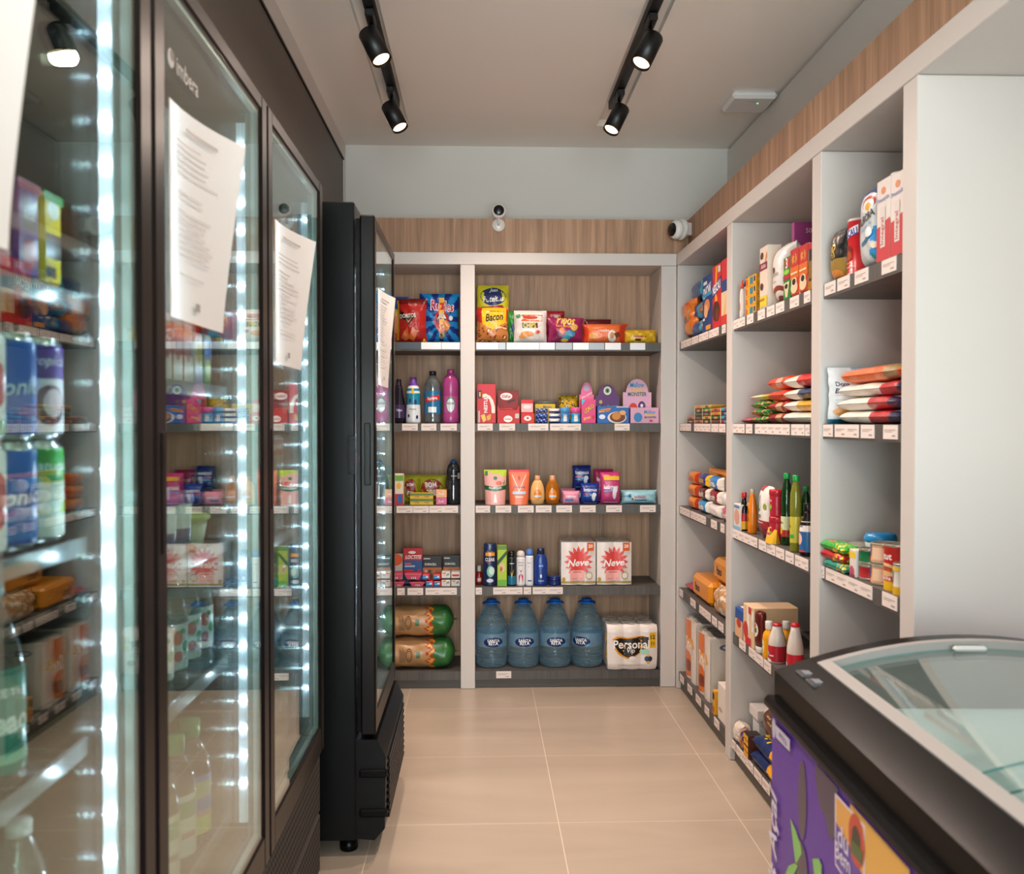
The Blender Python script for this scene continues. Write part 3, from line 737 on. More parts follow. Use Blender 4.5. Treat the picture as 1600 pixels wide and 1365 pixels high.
def carton(g, name, lb, cat, dp, colr, front=(), side=(), top=(), group=None, fin='c', ch=.0015, fold=None):
    W, Hh = g['W'], g['H']; m = MB()
    k = colr if not colr.startswith('#') else fin+colr
    m.cbox(-W/2, W/2, 0, dp, 0, Hh, ch, k)
    m.prints(lambda u, v: ((-W/2+W*u, 0, Hh*v), (0, -1, 0)), W, Hh, front, fin); m.dk = 0
    m.prints(lambda u, v: ((W/2, dp*u, Hh*v), (1, 0, 0)), dp, Hh, side, fin); m.dk = 0
    m.prints(lambda u, v: ((-W/2+W*u, dp*v, Hh), (0, 0, 1)), W, dp, top, fin)
    return fin_(m.obj(name), g, lb, cat, group)
def pillow(g, name, lb, cat, T, colf, front=(), group=None, fin='p', wr=.004, rot=None, res=18, ear=.0, seal=.05, seed=None, fat=.5, blunt=3.2, xe=2.6):
    """sealed film bag; colf is one colour or a function (u, v, side)"""
    W, Hh = g['W'], g['H']; rn = random.Random(seed if seed is not None else hash(name+lb) % 999 if False else sum(map(ord, lb)))
    ph = [(rn.uniform(2, 7), rn.uniform(2, 7), rn.uniform(0, 6.3)) for _ in range(5)]
    def wrk(u, v, s): return sum(sin(a*u*3+b*v*2.5+c+s) for a, b, c in ph)/5
    def P(u, v, s):
        x, z = 2*u-1, 2*v-1
        sv = max(0, (abs(z)-(1-2*seal))/(2*seal)) if seal else 0
        t = T/2*max(0, 1-abs(x)**xe)**fat*max(0, 1-abs(z)**blunt)**.6
        if sv > 0: t *= (1-sv)
        t += wr*wrk(u, v, s)*min(1, t/(T*.2))
        t = min(max(t, .0006), T/2)
        pinch = 1-.06*(1-abs(z)**2)+ear*abs(z)**6
        zz = Hh*v+(.012*Hh*wrk(u, 2, 1)*v if wr else 0)*4*abs(u-.5)
        lim = W/2*(1+max(0, ear))
        return (max(-lim, min(lim, W/2*x*pinch+wr*.6*wrk(v, v, 3))), T/2-s*t, min(Hh, max(0, zz)))
    m = MB(); n = res
    for s in (1, -1):
        def mt(u, v):
            c = colf if isinstance(colf, str) else colf(u if s > 0 else 1-u, v, s)
            return fin+c if c[0] == '#' else c
        m.grid(lambda u, v: P(u, v, s), n, n, mt)
    def sf(u, v):
        p = Vector(P(u, v, 1)); a = Vector(P(u+.01, v, 1))-p; b = Vector(P(u, v+.01, 1))-p; nn = a.cross(b); nn.normalize()
        return p, (nn if nn.y < 0 else -nn)
    m.prints(sf, W, Hh, front, 'y')
    return fin_(m.obj(name, fix=False), g, lb, cat, group, rot)
def pouch(g, name, lb, cat, T, colf, front=(), group=None):
    W, Hh = g['W'], g['H']
    def P(u, v, s):
        x = 2*u-1; t = T/2*max(0, 1-abs(x)**3)**.5*max(0, 1-v)**.75+.0008
        return (W/2*x*(1-.13*(1-v)), T/2-s*t, Hh*v)
    m = MB()
    for s in (1, -1): m.grid(lambda u, v: P(u, v, s), 16, 16, lambda u, v: (lambda c: 'f'+c if c[0] == '#' else c)(colf if isinstance(colf, str) else colf(u, v, s)))
    def sf(u, v):
        p = Vector(P(u, v, 1)); return p, Vector((0, -1, 0.1))
    m.prints(sf, W, Hh, front, 'y')
    return fin_(m.obj(name, fix=False), g, lb, cat, group)
def rprof(prof, z):
    for (r0, z0), (r1, z1) in zip(prof, prof[1:]):
        if z0 <= z <= z1: return r0+(r1-r0)*((z-z0)/(z1-z0) if z1 > z0 else 0)
    return prof[-1][0]
def bottle(g, name, lb, cat, prof, mat, cap=None, capm='s#ffffff', label=None, group=None, squash=1.0, fill=None, seg=28, tw=0):
    """prof, cap: (r, z) as fractions of half-width / height; label: (z0, z1, colour, prints)"""
    W, Hh = g['W'], g['H']; r0 = W/2
    cy = r0*squash; t = thing(name, lb, cat, axis_loc(g, cy, tw), g['rz']+tw, group)
    pr = [(a*r0, b*Hh) for a, b in prof]
    MB().lathe(pr, mat if mat[0] != '#' else 's'+mat, seg, 0, cy, squash).obj('bottle_body', t)
    if fill: MB().lathe([(max(.001, a*.93), b) for a, b in pr if b < fill[0]*Hh]+[(rprof(pr, fill[0]*Hh)*.93, fill[0]*Hh)], fill[1], seg, 0, cy, squash).obj('contents', t)
    if cap: MB().lathe([(a*r0, b*Hh) for a, b in cap], capm if capm[0] != '#' else 's'+capm, 20, 0, cy, squash).obj('cap', t)
    if label:
        l0, l1, lc, its = label
        m = MB(); n = 6; zs = [l0+(l1-l0)*i/n for i in range(n+1)]
        k = lc if isinstance(lc, str) else None
        m.lathe([(rprof(pr, z*Hh)+.0005, z*Hh) for z in zs], (k if k[0] != '#' else 's'+k) if k else (lambda z: 's'+lc((z/Hh-l0)/(l1-l0))), seg, 0, cy, squash)
        m.f = m.f[:n*seg]; m.mi = m.mi[:n*seg]; m.sm = m.sm[:n*seg]
        rr = rprof(pr, (l0+l1)/2*Hh); A = 1.2
        def sf(u, v):
            a = (u-.5)*2*A; z = (l0+(l1-l0)*v)*Hh; q = rprof(pr, z)+.0005
            return Vector((q*sin(a), cy-squash*q*cos(a), z)), Vector((sin(a), -cos(a), 0))
        m.prints(sf, 2*A*rr, (l1-l0)*Hh, its, 's')
        m.obj('label', t)
    return t
CANP = [(.78, 0), (.86, .015), (.98, .06), (1, .09), (1, .90), (.97, .93), (.80, .975), (.82, .985), (.82, 1), (.76, 1), (.75, .985)]
def can(g, name, lb, cat, colf, its=(), group=None, tw=0):
    W, Hh = g['W'], g['H']; r = W/2; m = MB()
    def mt(z):
        v = z/Hh
        if v > .92 or v < .05: return 'm#c9ccd0'
        c = colf if isinstance(colf, str) else colf(v); return 'f'+c
    pr = [(a*r, b*Hh) for a, b in CANP]; pr = pr[:4]+[(r, Hh*(.09+.81*i/8)) for i in range(1, 9)]+pr[5:]
    m.lathe(pr, mt, 26, 0, r)
    m.prints(lambda u, v: (Vector((r*sin((u-.5)*2.6), r-r*cos((u-.5)*2.6), Hh*v)), Vector((sin((u-.5)*2.6), -cos((u-.5)*2.6), 0))), r*2.6, Hh, its, 's')
    o = m.obj(name); g = dict(g); g['loc'] = axis_loc(g, r, tw); g['tw'] = tw
    return fin_(o, g, lb, cat, group)
def tin(g, name, lb, cat, colr, its=(), group=None, lid='m#c9c2ae', tw=0):
    W, Hh = g['W'], g['H']; r = W/2; m = MB()
    m.lathe([(r*.97, 0), (r, .002), (r, .005), (r*.98, .006), (r*.98, Hh-.006), (r, Hh-.005), (r, Hh-.001), (r*.97, Hh), (r*.93, Hh-.003)],
            lambda z: lid if z < .006 or z > Hh-.006 else 's'+colr, 26, 0, r)
    m.prints(lambda u, v: (Vector((r*.99*sin((u-.5)*2.6), r-r*.99*cos((u-.5)*2.6), Hh*v)), Vector((sin((u-.5)*2.6), -cos((u-.5)*2.6), 0))), r*2.6, Hh, its, 's')
    g = dict(g); g['loc'] = axis_loc(g, r, tw); g['tw'] = tw
    return fin_(m.obj(name), g, lb, cat, group)
def flat(g, name, lb, cat, T, colf, front=(), group=None, fin='p', wr=.003, ang=0, **kw):
    """film bag lying on its back. g: W across, H = length away from the front; loc = front middle, resting height"""
    x, y, z = g['loc']; rz = g['rz']+ang
    g = dict(g); g['loc'] = (x, y, z+T/2+T/2+.0008)
    o = pillow(g, name, lb, cat, T, colf, front, group, fin, wr, rot=(R_(-90), 0, rz), **kw)
    return o
def G(x, y, z, W, Hh, rz=0): return dict(loc=(x, y, z), W=W, H=Hh, rz=rz)
# ================================================================== end wall unit, top shelf
def bands(*bs):
    """colour by height: (upper limit, colour) ..."""
    def f(u, v, s=1):
        for lim, c_ in bs:
            if v < lim: return c_
        return bs[-1][1]
    return f
def rays(c1, c2, cu=.55, cv=.5, n=9):
    def f(u, v, s=1):
        if s < 0: return c1
        return c1 if int((math.atan2(v-cv, u-cu)+pi)/(2*pi)*n*2) % 2 else c2
    return f
sb = 'chip and snack bags on the top shelf of the end unit'
pillow(B(1, 600, 640, 462, 4.56), 'snack_bag', 'blue and orange snack bag half hidden behind the farthest cooler', 'snack bag', .07, bands((.45, '#d8541e'), (.7, '#e6b62a'), (1, '#1d4f9c')), [('e', .6, .4, .3, .2, '#e8862c')], sb)
pillow(B(1, 620, 667, 465, 4.505), 'snack_bag', 'deep red tortilla chip bag with a black lightning logo', 'snack bag', .075, bands((.3, '#a01a14'), (.85, '#b3201a'), (1, '#6c120e')),
       [('p', [(.1, .72), (.3, .62), (.66, .62), (.5, .48), (.38, .38), (.28, .5), (.06, .56)], '#140c0a'), ('p', [(.3, .54), (.38, .44), (.56, .60), (.38, .48)], '#e87a1e'), ('t', 'DORITOS', .36, .6, .56, '#f3efe6', {'rot': 5, 'b': .05, 'hs': 1.4}),
        ('p', [(.12, .12), (.34, .36), (.44, .12), (.28, .04)], '#c4602a'), ('p', [(.4, .1), (.52, .34), (.72, .26), (.56, .04)], '#d0692c'), ('r', .0, .06, .06, .95, '#e8b42a'), ('p', [(.82, .02), (.9, .1), (.98, .02)], '#f2d32c')], sb, ear=.05, res=22)
pillow(B(1, 655, 718, 457, 4.545), 'snack_bag', 'bright blue ridged potato chip bag with a yellow and red tape down the middle', 'snack bag', .085, rays('#0f2f7c', '#1683c4', .55, .42, 11),
       [('t', 'Ruffles', .58, .74, .62, '#ffffff', {'b': .09, 'rot': -4, 'hs': 1.5}), ('t', 'Ruffles', .58, .74, .58, '#cf1f28', {'b': .03, 'rot': -4, 'hs': 1.5}), ('e', .56, .45, .19, .22, '#c2201e'), ('e', .56, .44, .14, .16, '#12225c'), ('p', [(.44, .47), (.5, .56), (.64, .56), (.68, .48), (.6, .5), (.5, .5)], '#f3f3f3'),
        ('p', [(.6, .46), (.72, .44), (.8, .36), (.7, .24), (.6, .3)], '#e68a1e'), ('p', [(.46, .36), (.6, .33), (.58, .27), (.5, .28)], '#c97a1e'), ('r', .50, .03, .63, .9, '#e9b21f'), ('r', .505, .22, .625, .38, '#cf2a2a'), ('r', .505, .66, .625, .8, '#cf2a2a'), ('r', .52, .52, .60, .6, '#b7a89a'), ('r', .52, .1, .60, .16, '#8a8176'), ('e', .8, .5, .05, .05, '#dfe7f2')], sb, ear=.05, res=30)
pillow(B(1, 744, 797, 444, 4.60), 'snack_bag', 'tall yellow and navy potato straw bag standing behind the bacon snack', 'snack bag', .07, bands((.5, '#1c3f8c'), (1, '#d9cf2e')),
       [('e', .5, .80, .4, .15, '#1d2f63'), ('t', 'Poteitos', .5, .76, .66, '#f4f4f2', {'b': .04, 'sh': .3, 'rot': 4, 'hs': 1.3}), ('t', 'Juan', .52, .9, .26, '#dfe6ee', {'b': .03, 'sh': .3}), ('p', [(.14, .62), (.8, .66), (.88, .58), (.2, .53)], '#a3242a')], sb, ear=-.1, res=22)
pillow(B(1, 743, 796, 479, 4.505), 'snack_bag', 'clear bag of bacon snack curls with a yellow and red header', 'snack bag', .075, lambda u, v, s: 'bacon' if v < .62-.25*(1-abs(2*u-1))**1 else ('#e2b51c' if abs(u-.55) < .38 else '#c32a22'),
       [('t', 'Bacon', .55, .72, .56, '#2a1712', {'b': .05, 'sh': .3, 'rot': 6, 'hs': 1.4}), ('t', 'Salgadinho de trigo', .6, .88, .5, '#5a3512')], sb, res=30, ear=-.06)
pillow(B(1, 790, 812, 486, 4.60), 'snack_bag', 'green snack bag tucked behind the white chips bag', 'snack bag', .05, '#2e8f35', [('e', .6, .5, .2, .14, '#1b3a7a')], sb)
pillow(B(1, 802, 856, 484, 4.52), 'snack_bag', 'white bag of orange chips with a brown name panel', 'snack bag', .06, '#ded5cf',
       [('r', .22, .66, .86, .86, '#cf5526'), ('e', .5, .78, .22, .06, '#b8401c'), ('r', .24, .46, .72, .62, '#2a1f14'), ('t', 'CHIPS', .47, .54, .4, '#efc41e', {'b': .05, 'hs': 1.4}), ('e', .4, .28, .2, .08, '#dd8a3a'), ('e', .26, .2, .12, .05, '#e2963e'), ('e', .72, .34, .07, .05, '#cc4a2a'), ('e', .13, .82, .07, .06, '#2f7d3c')], sb, ear=-.04)
pillow(B(1, 848, 883, 485, 4.60), 'snack_bag', 'dark crimson snack bag behind the magenta peanut bag', 'snack bag', .05, '#8c1424', [('r', .5, .62, .8, .86, '#b9aaa6')], sb)
pillow(B(1, 856, 913, 495, 4.515), 'snack_bag', 'magenta peanut snack bag with yellow lettering and rounded blue and yellow shapes', 'snack bag', .07, '#8e1d52',
       [('t', 'Pipos', .5, .84, .5, '#e9c63a', {'b': .04, 'rot': -6, 'hs': 1.5}), ('t', 'Bem Bolado', .45, .66, .5, '#f0a12a', {'b': .02, 'rot': -4}), ('e', .62, .36, .14, .14, '#2c7fa0'), ('e', .74, .6, .1, .12, '#dfa43a'), ('e', .5, .22, .12, .1, '#2c8aa6'), ('e', .38, .48, .08, .12, '#e07a3a'), ('e', .46, .12, .1, .06, '#e5c03a'), ('e', .25, .3, .12, .16, '#6c133f')], sb, ear=.04)
pillow(B(1, 913, 956, 498, 4.63), 'snack_bag', 'small maroon snack bag behind the orange pasta bag', 'snack bag', .05, '#5e121c', [('t', 'Crax', .5, .7, .4, '#e6d9cf', {'rot': 10})], sb)
pillow(B(1, 910, 981, 505, 4.52), 'snack_bag', 'wide orange bag with red twisted ends lying on its side', 'snack bag', .075, lambda u, v, s: '#cf3a1c' if u < .1 or u > .86 else '#e8703a',
       [('t', 'Lasanha', .46, .66, .26, '#f6e9dc', {'b': .02}), ('e', .22, .4, .1, .16, '#e0a04a'), ('e', .66, .38, .1, .3, '#efe3d6'), ('e', .66, .4, .05, .16, '#c98a4a'), ('p', [(.7, .5), (.82, .6), (.86, .4), (.76, .25)], '#7a3a1e')], sb, ear=.12)
pillow(B(1, 972, 1033, 514, 4.53), 'snack_bag', 'low yellow bag of sweets at the right end of the top shelf', 'snack bag', .075, lambda u, v, s: 'y#d9a51c' if (int(u*9)+int(v*4)) % 3 else 'y#e9c53a', [('r', .3, .44, .68, .56, '#b04a1a'), ('r', .36, .2, .52, .34, '#4a2a16')], sb, ear=-.03, fin='')
# ---- second shelf
cl = 'cleaning product bottles on the second shelf of the end unit'
BP = [(.9, 0), (1, .02), (1, .62), (.96, .7), (.72, .80), (.42, .88), (.36, .90), (.36, .93)]
CP = [(.42, .92), (.44, .925), (.44, .99), (.40, 1), (.02, 1)]
bottle(B(2, 611, 634, 592, 4.54), 'cleaner_bottle', 'dark purple squeeze bottle half hidden beside the cooler', 'bottle', [(.8, 0), (1, .03), (1, .3), (.75, .55), (.62, .62), (.5, .82), (.4, .86)], '#1b1626', [(.34, .85), (.36, .86), (.34, .98), (.3, 1), (.02, 1)], '#221b38', (.12, .42, '#3a2a52', [('t', 'Uau', .55, .6, .3, '#f0eaf4', {'b': .04})]), cl)
bottle(B(2, 633, 657, 589, 4.53), 'fabric_softener_bottle', 'teal and white fabric softener bottle with a lilac cap', 'bottle', [(.95, 0), (1, .03), (.95, .3), (.86, .5), (.92, .66), (.78, .78), (.58, .82)], '#dfe4ea', [(.56, .80), (.58, .81), (.58, .86), (.46, .865), (.44, .99), (.40, 1), (.02, 1)], '#6f3fa3',
       (.05, .76, lambda v: '#dfe4ea' if v < .42 else '#1d8ba8', [('t', 'Downy', .5, .36, .42, '#27345f', {'b': .02, 'sh': .2}), ('e', .32, .62, .07, .07, '#2b2a66'), ('e', .66, .58, .08, .08, '#34307a'), ('r', .42, .84, .56, 1, '#e8b828'), ('e', .26, .16, .06, .05, '#2b2a66'), ('e', .74, .12, .07, .06, '#2b2a66')]), cl)
bottle(B(2, 662, 689, 579, 4.53), 'cleaner_bottle', 'clear liquid cleaner bottle with a black cap and blue label', 'bottle', [(.96, 0), (1, .02), (1, .1), (.97, .12), (1, .15), (1, .7), (.96, .76), (.66, .84), (.42, .90), (.38, .91), (.38, .93)], 'pet', [(.42, .915), (.42, .99), (.38, 1), (.02, 1)], '#1b1d2c',
       (.18, .62, '#1d6f9c', [('p', [(.1, .48), (.9, .62), (.9, .84), (.1, .68)], '#c8262c'), ('t', 'Suprema', .5, .66, .5, '#f5f2ee', {'b': .04, 'rot': 5, 'hs': 1.5}), ('r', .3, .06, .7, .3, '#e4e9ee')]), cl, fill=(.8, 'petdark'))
bottle(B(2, 691, 717, 576, 4.53), 'disinfectant_bottle', 'opaque magenta pink disinfectant bottle', 'bottle', [(.94, 0), (1, .02), (1, .16), (.94, .18), (.94, .5), (1, .53), (1, .74), (.88, .83), (.5, .90), (.40, .92)], '#b8488c', [(.42, .915), (.44, .92), (.44, .98), (.40, 1), (.02, 1)], '#b03f84',
       (.19, .5, '#c65a9a', [('e', .5, .5, .24, .46, '#4f9a6c'), ('e', .5, .46, .21, .4, '#e9edf2'), ('t', 'AQUA', .5, .56, .38, '#1e2f66', {'b': .05, 'hs': 1.4})]), cl)
sw2 = 'sweet and biscuit boxes on the second shelf of the end unit'
carton(B(2, 745, 775, 600), 'chocolate_box', 'upright red assorted chocolate box with vertical white lettering', 'box', .06, '#c62b38', [('p', [(.3, .74), (.46, .76), (.7, .7), (.86, .58), (.95, .42), (.96, .26), (.78, .26), (.76, .44), (.66, .6), (.48, .68), (.3, .66)], '#e8dfcf'), ('t', 'NESTLE', .46, .47, .40, '#f2ece6', {'rot': 90, 'b': .06}), ('r', .06, .64, .24, .84, '#1f2a4c'), ('r', .12, .68, .2, .8, '#e0aa2e'), ('p', [(.2, .2), (.4, .24), (.5, .08), (.34, .02)], '#e6bf5a'), ('p', [(.5, .18), (.74, .24), (.72, .1), (.56, .06)], '#dba83f'), ('r', .06, .02, .16, .32, '#bdb2ae')], group=sw2)
t = thing('chocolate_display_box', 'open dark red chocolate wafer display box with a tall back flap', 'display box', at(794.5, 660, Y=4.505).xyz.to_tuple()[:2]+(S[2]+.0006,), 0, sw2)
g = B(2, 777, 812, 609); W = g['W']; m = MB(); m.cbox(-W/2, W/2, .0, .085, 0, g['H']*.40, .001, 'c#b3151b').prism([(-W/2, 0), (W/2, 0), (W/2, .56*g['H']), (W*.36, .40*g['H']), (-W*.36, .40*g['H']), (-W/2, .56*g['H'])], lambda a, b_, d_: (a, d_, b_), -.002, -.0005, 'c#c01b20')
m.prints(lambda u, v: ((-W/2+W*u, -.002, g['H']*.5*v), (0, -1, 0)), W, g['H']*.5, [('e', .48, .26, .2, .2, '#f3ece8'), ('t', 'KitKat', .48, .26, .3, '#c01b20', {'sh': .3, 'b': .04}), ('r', .8, .3, .98, .58, '#c9bfb6')]); m.obj('tray', t)
m = MB(); m.cbox(-W/2+.002, W/2-.002, .075, .079, g['H']*.401, g['H'], .0005, 'c#86100f'); m.prints(lambda u, v: ((-W/2+W*u, .075, g['H']*v), (0, -1, 0)), W, g['H'], [('e', .42, .82, .28, .11, '#f3ece8'), ('t', 'KitKat', .42, .82, .42, '#a01418', {'sh': .3, 'b': .05, 'hs': 1.3}), ('p', [(.45, .65), (.8, .74), (.84, .7), (.5, .6)], '#3a1a10'), ('r', .15, .42, .7, .46, '#c9423a')]); m.obj('back_flap', t)
t = thing('wafer_display_box', 'small red and white wafer display box beside the dark red one', 'display box', (at(824.5, 660, Y=4.505).x, 4.505, S[2]+.0006), 0, sw2)
g = B(2, 814, 835, 624); W = g['W']; m = MB(); m.cbox(-W/2, W/2, 0, .07, 0, g['H']*.42, .001, 'c#cc2228'); m.prints(lambda u, v: ((-W/2+W*u, 0, g['H']*.42*v), (0, -1, 0)), W, g['H']*.42, [('e', .5, .5, .28, .26, '#efe4de'), ('e', .5, .52, .1, .1, '#c8202a')]); m.obj('tray', t)
m = MB(); m.cbox(-W/2+.002, W/2-.002, .055, .069, g['H']*.425, g['H'], .001, 'c#cf2a2f'); m.prints(lambda u, v: ((-W/2+W*u, .055, g['H']*v), (0, -1, 0)), W, g['H'], [('r', .06, .48, .94, .84, '#dfb9b6'), ('e', .5, .7, .3, .08, '#efe6e4')]); m.obj('back_flap', t)
carton(B(2, 836, 868, 631, 4.60), 'gum_display_box', 'yellow chewing gum display box behind the stacked blue packs', 'display box', .05, '#d9b518', [('t', 'Mentos', .6, .86, .4, '#33406c')], group=sw2)
for i, wd in enumerate(('bottom', 'middle', 'top')):
    pillow(B(2, 837, 857, 661-8-7.6*i, 4.507, dz=i*.0262), 'biscuit_pack', 'small shiny blue biscuit pack, %s of the blue stack' % wd, 'biscuit pack', .05, lambda u, v, s: '#1b3f9c' if (u*3+v) % 1 < .75 else '#9fb8dd', [], 'stacked blue biscuit packs', 'f', .001, res=8)
    bpy.data.objects[-1] if False else None
    pillow(B(2, 857.5, 875.5, 661-8-7.6*i, 4.507, dz=i*.0262), 'biscuit_pack', 'white and blue biscuit pack, %s of the white stack' % wd, 'biscuit pack', .05, lambda u, v, s: '#e8e2da' if v > .35 else '#2a50a8', [], 'stacked white and blue biscuit packs', 'f', .001, res=8)
m = MB(); g = B(2, 832, 872, 619, 4.66); W = g['W']
m.lathe([(W*.30, 0), (W*.42, .002), (W*.46, .10), (W*.47, .105)], 'cleartub', 28, 0, .055).lathe([(W*.48, .1052), (W*.48, .112), (W*.30, .118), (W*.1, .12), (.001, .12)], 'cleartub', 28, 0, .055)
o = m.obj('candy_tub'); fin_(o, dict(g, rz=0), 'clear round lidded tub behind the yellow gum box', 'tub', None)
pillow(B(2, 873, 905, 617, 4.60), 'candy_bag', 'yellow and brown bag of sweets behind the two squat jars', 'candy bag', .06, 'multi1', [], None, res=20)
JP = [(.9, 0), (1, .04), (1, .22), (.9, .28), (.9, .44), (1, .5), (1, .6), (.86, .64)]
for a, b_, c1, c2_, l_ in ((876, 890.5, '#4b8fd0', '#4f9bd8', 'blue squat gum jar left of the pink-lidded one'), (892, 908, '#2e9fd2', '#e0609c', 'squat gum jar with a pink lid and white front')):
    bottle(B(2, a, b_, 636), 'gum_jar', l_, 'jar', JP, c1, [(.9, .62), (1.02, .64), (1.02, .94), (.94, 1), (.02, 1)], c2_, (.08, .58, c1, [('r', .34, .1, .66, .9, '#e9dcd8')]), 'gum jars')
def popup(px0, px1, pyf, px2, px3, pyb_, lb, c1, c2_, front, back, dp=.07):
    g = B(2, px0, px1, pyf); x0 = g['loc'][0]; W, Hh = g['W'], g['H']; gb = B(2, px2, px3, pyb_, 4.505+dp)
    t = thing('candy_display_box', lb, 'display box', g['loc'], 0, sw2)
    m = MB(); m.cbox(-W/2, W/2, 0, dp, 0, Hh, .001, 'c'+c1); m.prints(lambda u, v: ((-W/2+W*u, 0, Hh*v), (0, -1, 0)), W, Hh, front); m.obj('tray', t)
    m = MB(); w2, h2 = gb['W']/2, gb['H']; cx = gb['loc'][0]-x0; hs = h2*.70
    pts = [(-w2, 0), (w2, 0), (w2, hs), (w2*.78, hs)]+[(w2*.78*cos(pi*i/12), hs+(h2-hs)*sin(pi*i/12)) for i in range(1, 12)]+[(-w2*.78, hs), (-w2, hs)]
    m.prism([(cx+a, b_) for a, b_ in pts], lambda a, b_, d_: (a, d_, b_), dp+.0005, dp+.003, 'c'+c2_)
    m.prints(lambda u, v: ((cx-w2+2*w2*u, dp+.0003, h2*v), (0, -1, 0)), 2*w2, h2, back); m.obj('back_card', t)
    return t
popup(908.5, 931, 624, 905, 928, 597, 'pink bubble gum display box with a rounded card and yellow lettering', '#d8417f', '#dd6b9b', [('t', 'LOKO', .52, .62, .9, '#2a1c14', {'rot': 38, 'b': .1, 'hs': 1.4}), ('t', 'LOKO', .52, .62, .84, '#f0c21e', {'rot': 38, 'b': .03, 'hs': 1.4}), ('p', [(0, 1), (.3, 1), (0, .76)], '#5fb7d8'), ('t', 'gum', .4, .2, .5, '#f2d23a', {'rot': 10}), ('e', .82, .26, .1, .08, '#c81e3a')],
      [('t', 'BIG LOKO', .52, .68, .8, '#f1ece8', {'rot': 28, 'b': .04}), ('e', .5, .86, .22, .08, '#b8a3c0'), ('e', .5, .5, .14, .08, '#e88fb2')])
popup(933, 983, 634.5, 930, 968, 600.5, 'blue chocolate box in front of a purple rounded display card', '#1d62b4', '#5a2668', [('p', [(.04, .62), (.4, .72), (.42, .9), (.06, .8)], '#e8962a'), ('t', 'Tortuguita', .23, .76, .34, '#3a1c10', {'rot': 3, 'b': .03}), ('e', .62, .34, .3, .34, '#e9d8c6'), ('e', .64, .36, .25, .3, '#6b2f1a'), ('e', .6, .42, .14, .22, '#c8822a'), ('e', .8, .62, .1, .14, '#e2a45a'), ('e', .15, .38, .1, .14, '#dfe8f4'), ('r', .6, .93, .98, .99, '#d5d9dc')],
      [('e', .5, .84, .16, .11, '#e4e0e6'), ('e', .5, .84, .1, .07, '#6fa04a'), ('e', .5, .84, .05, .04, '#161020'), ('t', 'Candy Monsters', .54, .42, .8, '#7fc04a', {'rot': 4, 'b': .03, 'hs': 1.5}), ('e', .22, .55, .07, .05, '#b8a84a')])
popup(985, 1032, 636.5, 973, 1018, 592, 'pink marshmallow display box with a tall rounded pink card', '#d8a3be', '#dba9c3', [('t', 'Mallow', .68, .72, .4, '#3f9ad0', {'b': .05, 'hs': 1.4}), ('t', 'Dream', .68, .56, .34, '#e8c22a', {'b': .05, 'hs': 1.2}), ('t', 'MONSTER', .7, .38, .42, '#4a3358', {'b': .05}), ('e', .26, .38, .15, .3, '#2f7fb8'), ('r', .2, .1, .32, .2, '#2f7fb8'), ('e', .72, .16, .06, .07, '#c8283a')],
      [('t', 'Mallow', .5, .87, .5, '#3f9ad0', {'b': .05, 'hs': 1.4}), ('t', 'Dream', .5, .77, .44, '#e8c22a', {'b': .05, 'hs': 1.2}), ('t', 'MONSTER', .5, .66, .66, '#3c6a4a', {'b': .05, 'hs': 1.3}), ('e', .36, .36, .14, .1, '#c8342a'), ('e', .66, .38, .13, .12, '#4a2f6a'), ('e', .66, .4, .05, .04, '#ece6ea')])
# ---- third shelf
h3 = 'household goods on the third shelf of the end unit'
carton(B(3, 612, 630, 740), 'sponge_box', 'narrow white box with yellow circle and blue foot beside the cooler', 'box', .06, '#e3d6c8', [('e', .6, .62, .2, .1, '#e6b12a'), ('r', 0, .0, 1, .36, '#b52a2a'), ('e', .7, .2, .22, .16, '#2460a8'), ('r', .3, .78, 1, .95, '#6fa83a')], group=h3)
for a, b_, l_ in ((628, 655, 'yellow-green steel wool bag with red oval, half hidden behind the soap cartons'), (652, 697, 'yellow-green steel wool bag with red oval, beside the dark water bottle')):
    pillow(B(3, a, b_, 742, 4.60), 'steel_wool_bag', l_, 'bag', .06, '#a6a62c', [('e', .5, .5, .42, .36, '#8f1d24'), ('t', 'BOM', .46, .66, .42, '#ece6e2', {'b': .06, 'hs': 1.2}), ('t', 'BRIL', .52, .38, .42, '#ece6e2', {'b': .06, 'hs': 1.2})], 'steel wool bags', ear=.1)
for i, wd in enumerate(('lower', 'upper')):
    carton(B(3, 640, 677, 779.5-9*i, 4.51, dz=i*.0292), 'soap_carton', '%s of two yellow and green soap cartons' % wd, 'box', .07, '#cfae2a', [('r', 0, .62, 1, 1, '#5c7a2a'), ('t', 'soap', .3, .4, .2, '#b5362a', {'b': .02}), ('t', 'soap', .72, .4, .2, '#b5362a', {'b': .02})], group='soap cartons')
    carton(B(3, 681, 698, 777-12*i, 4.515, dz=i*.0362), 'bath_soap_pack', '%s of two shiny cube packs beside the dark bottle' % ('magenta' if i == 0 else 'peach'), 'box', .06, '#c2356c' if i == 0 else '#dd9a5a', [('t', 'Lux', .5, .5, .5, '#f0e2cf', {'sh': .3})], fin='f', group='cube soap packs')
bottle(B(3, 697.5, 719, 718, 4.53), 'water_bottle', 'clear grey water bottle with a black label and blue cap', 'bottle', [(.85, 0), (1, .03), (.94, .12), (1, .2), (.94, .3), (1, .4), (.95, .5), (1, .54), (1, .76), (.86, .86), (.46, .93), (.42, .95)], 'petdark', [(.5, .935), (.5, .97), (.3, .98), (.3, 1), (.02, 1)], '#2b4f8c', (.53, .75, '#1a1a20', [('t', 'Bonafont', .5, .5, .4, '#dfe3e8', {'b': .02}), ('r', .7, .2, .95, .8, '#a8a2a0')]), h3, tw=.2)
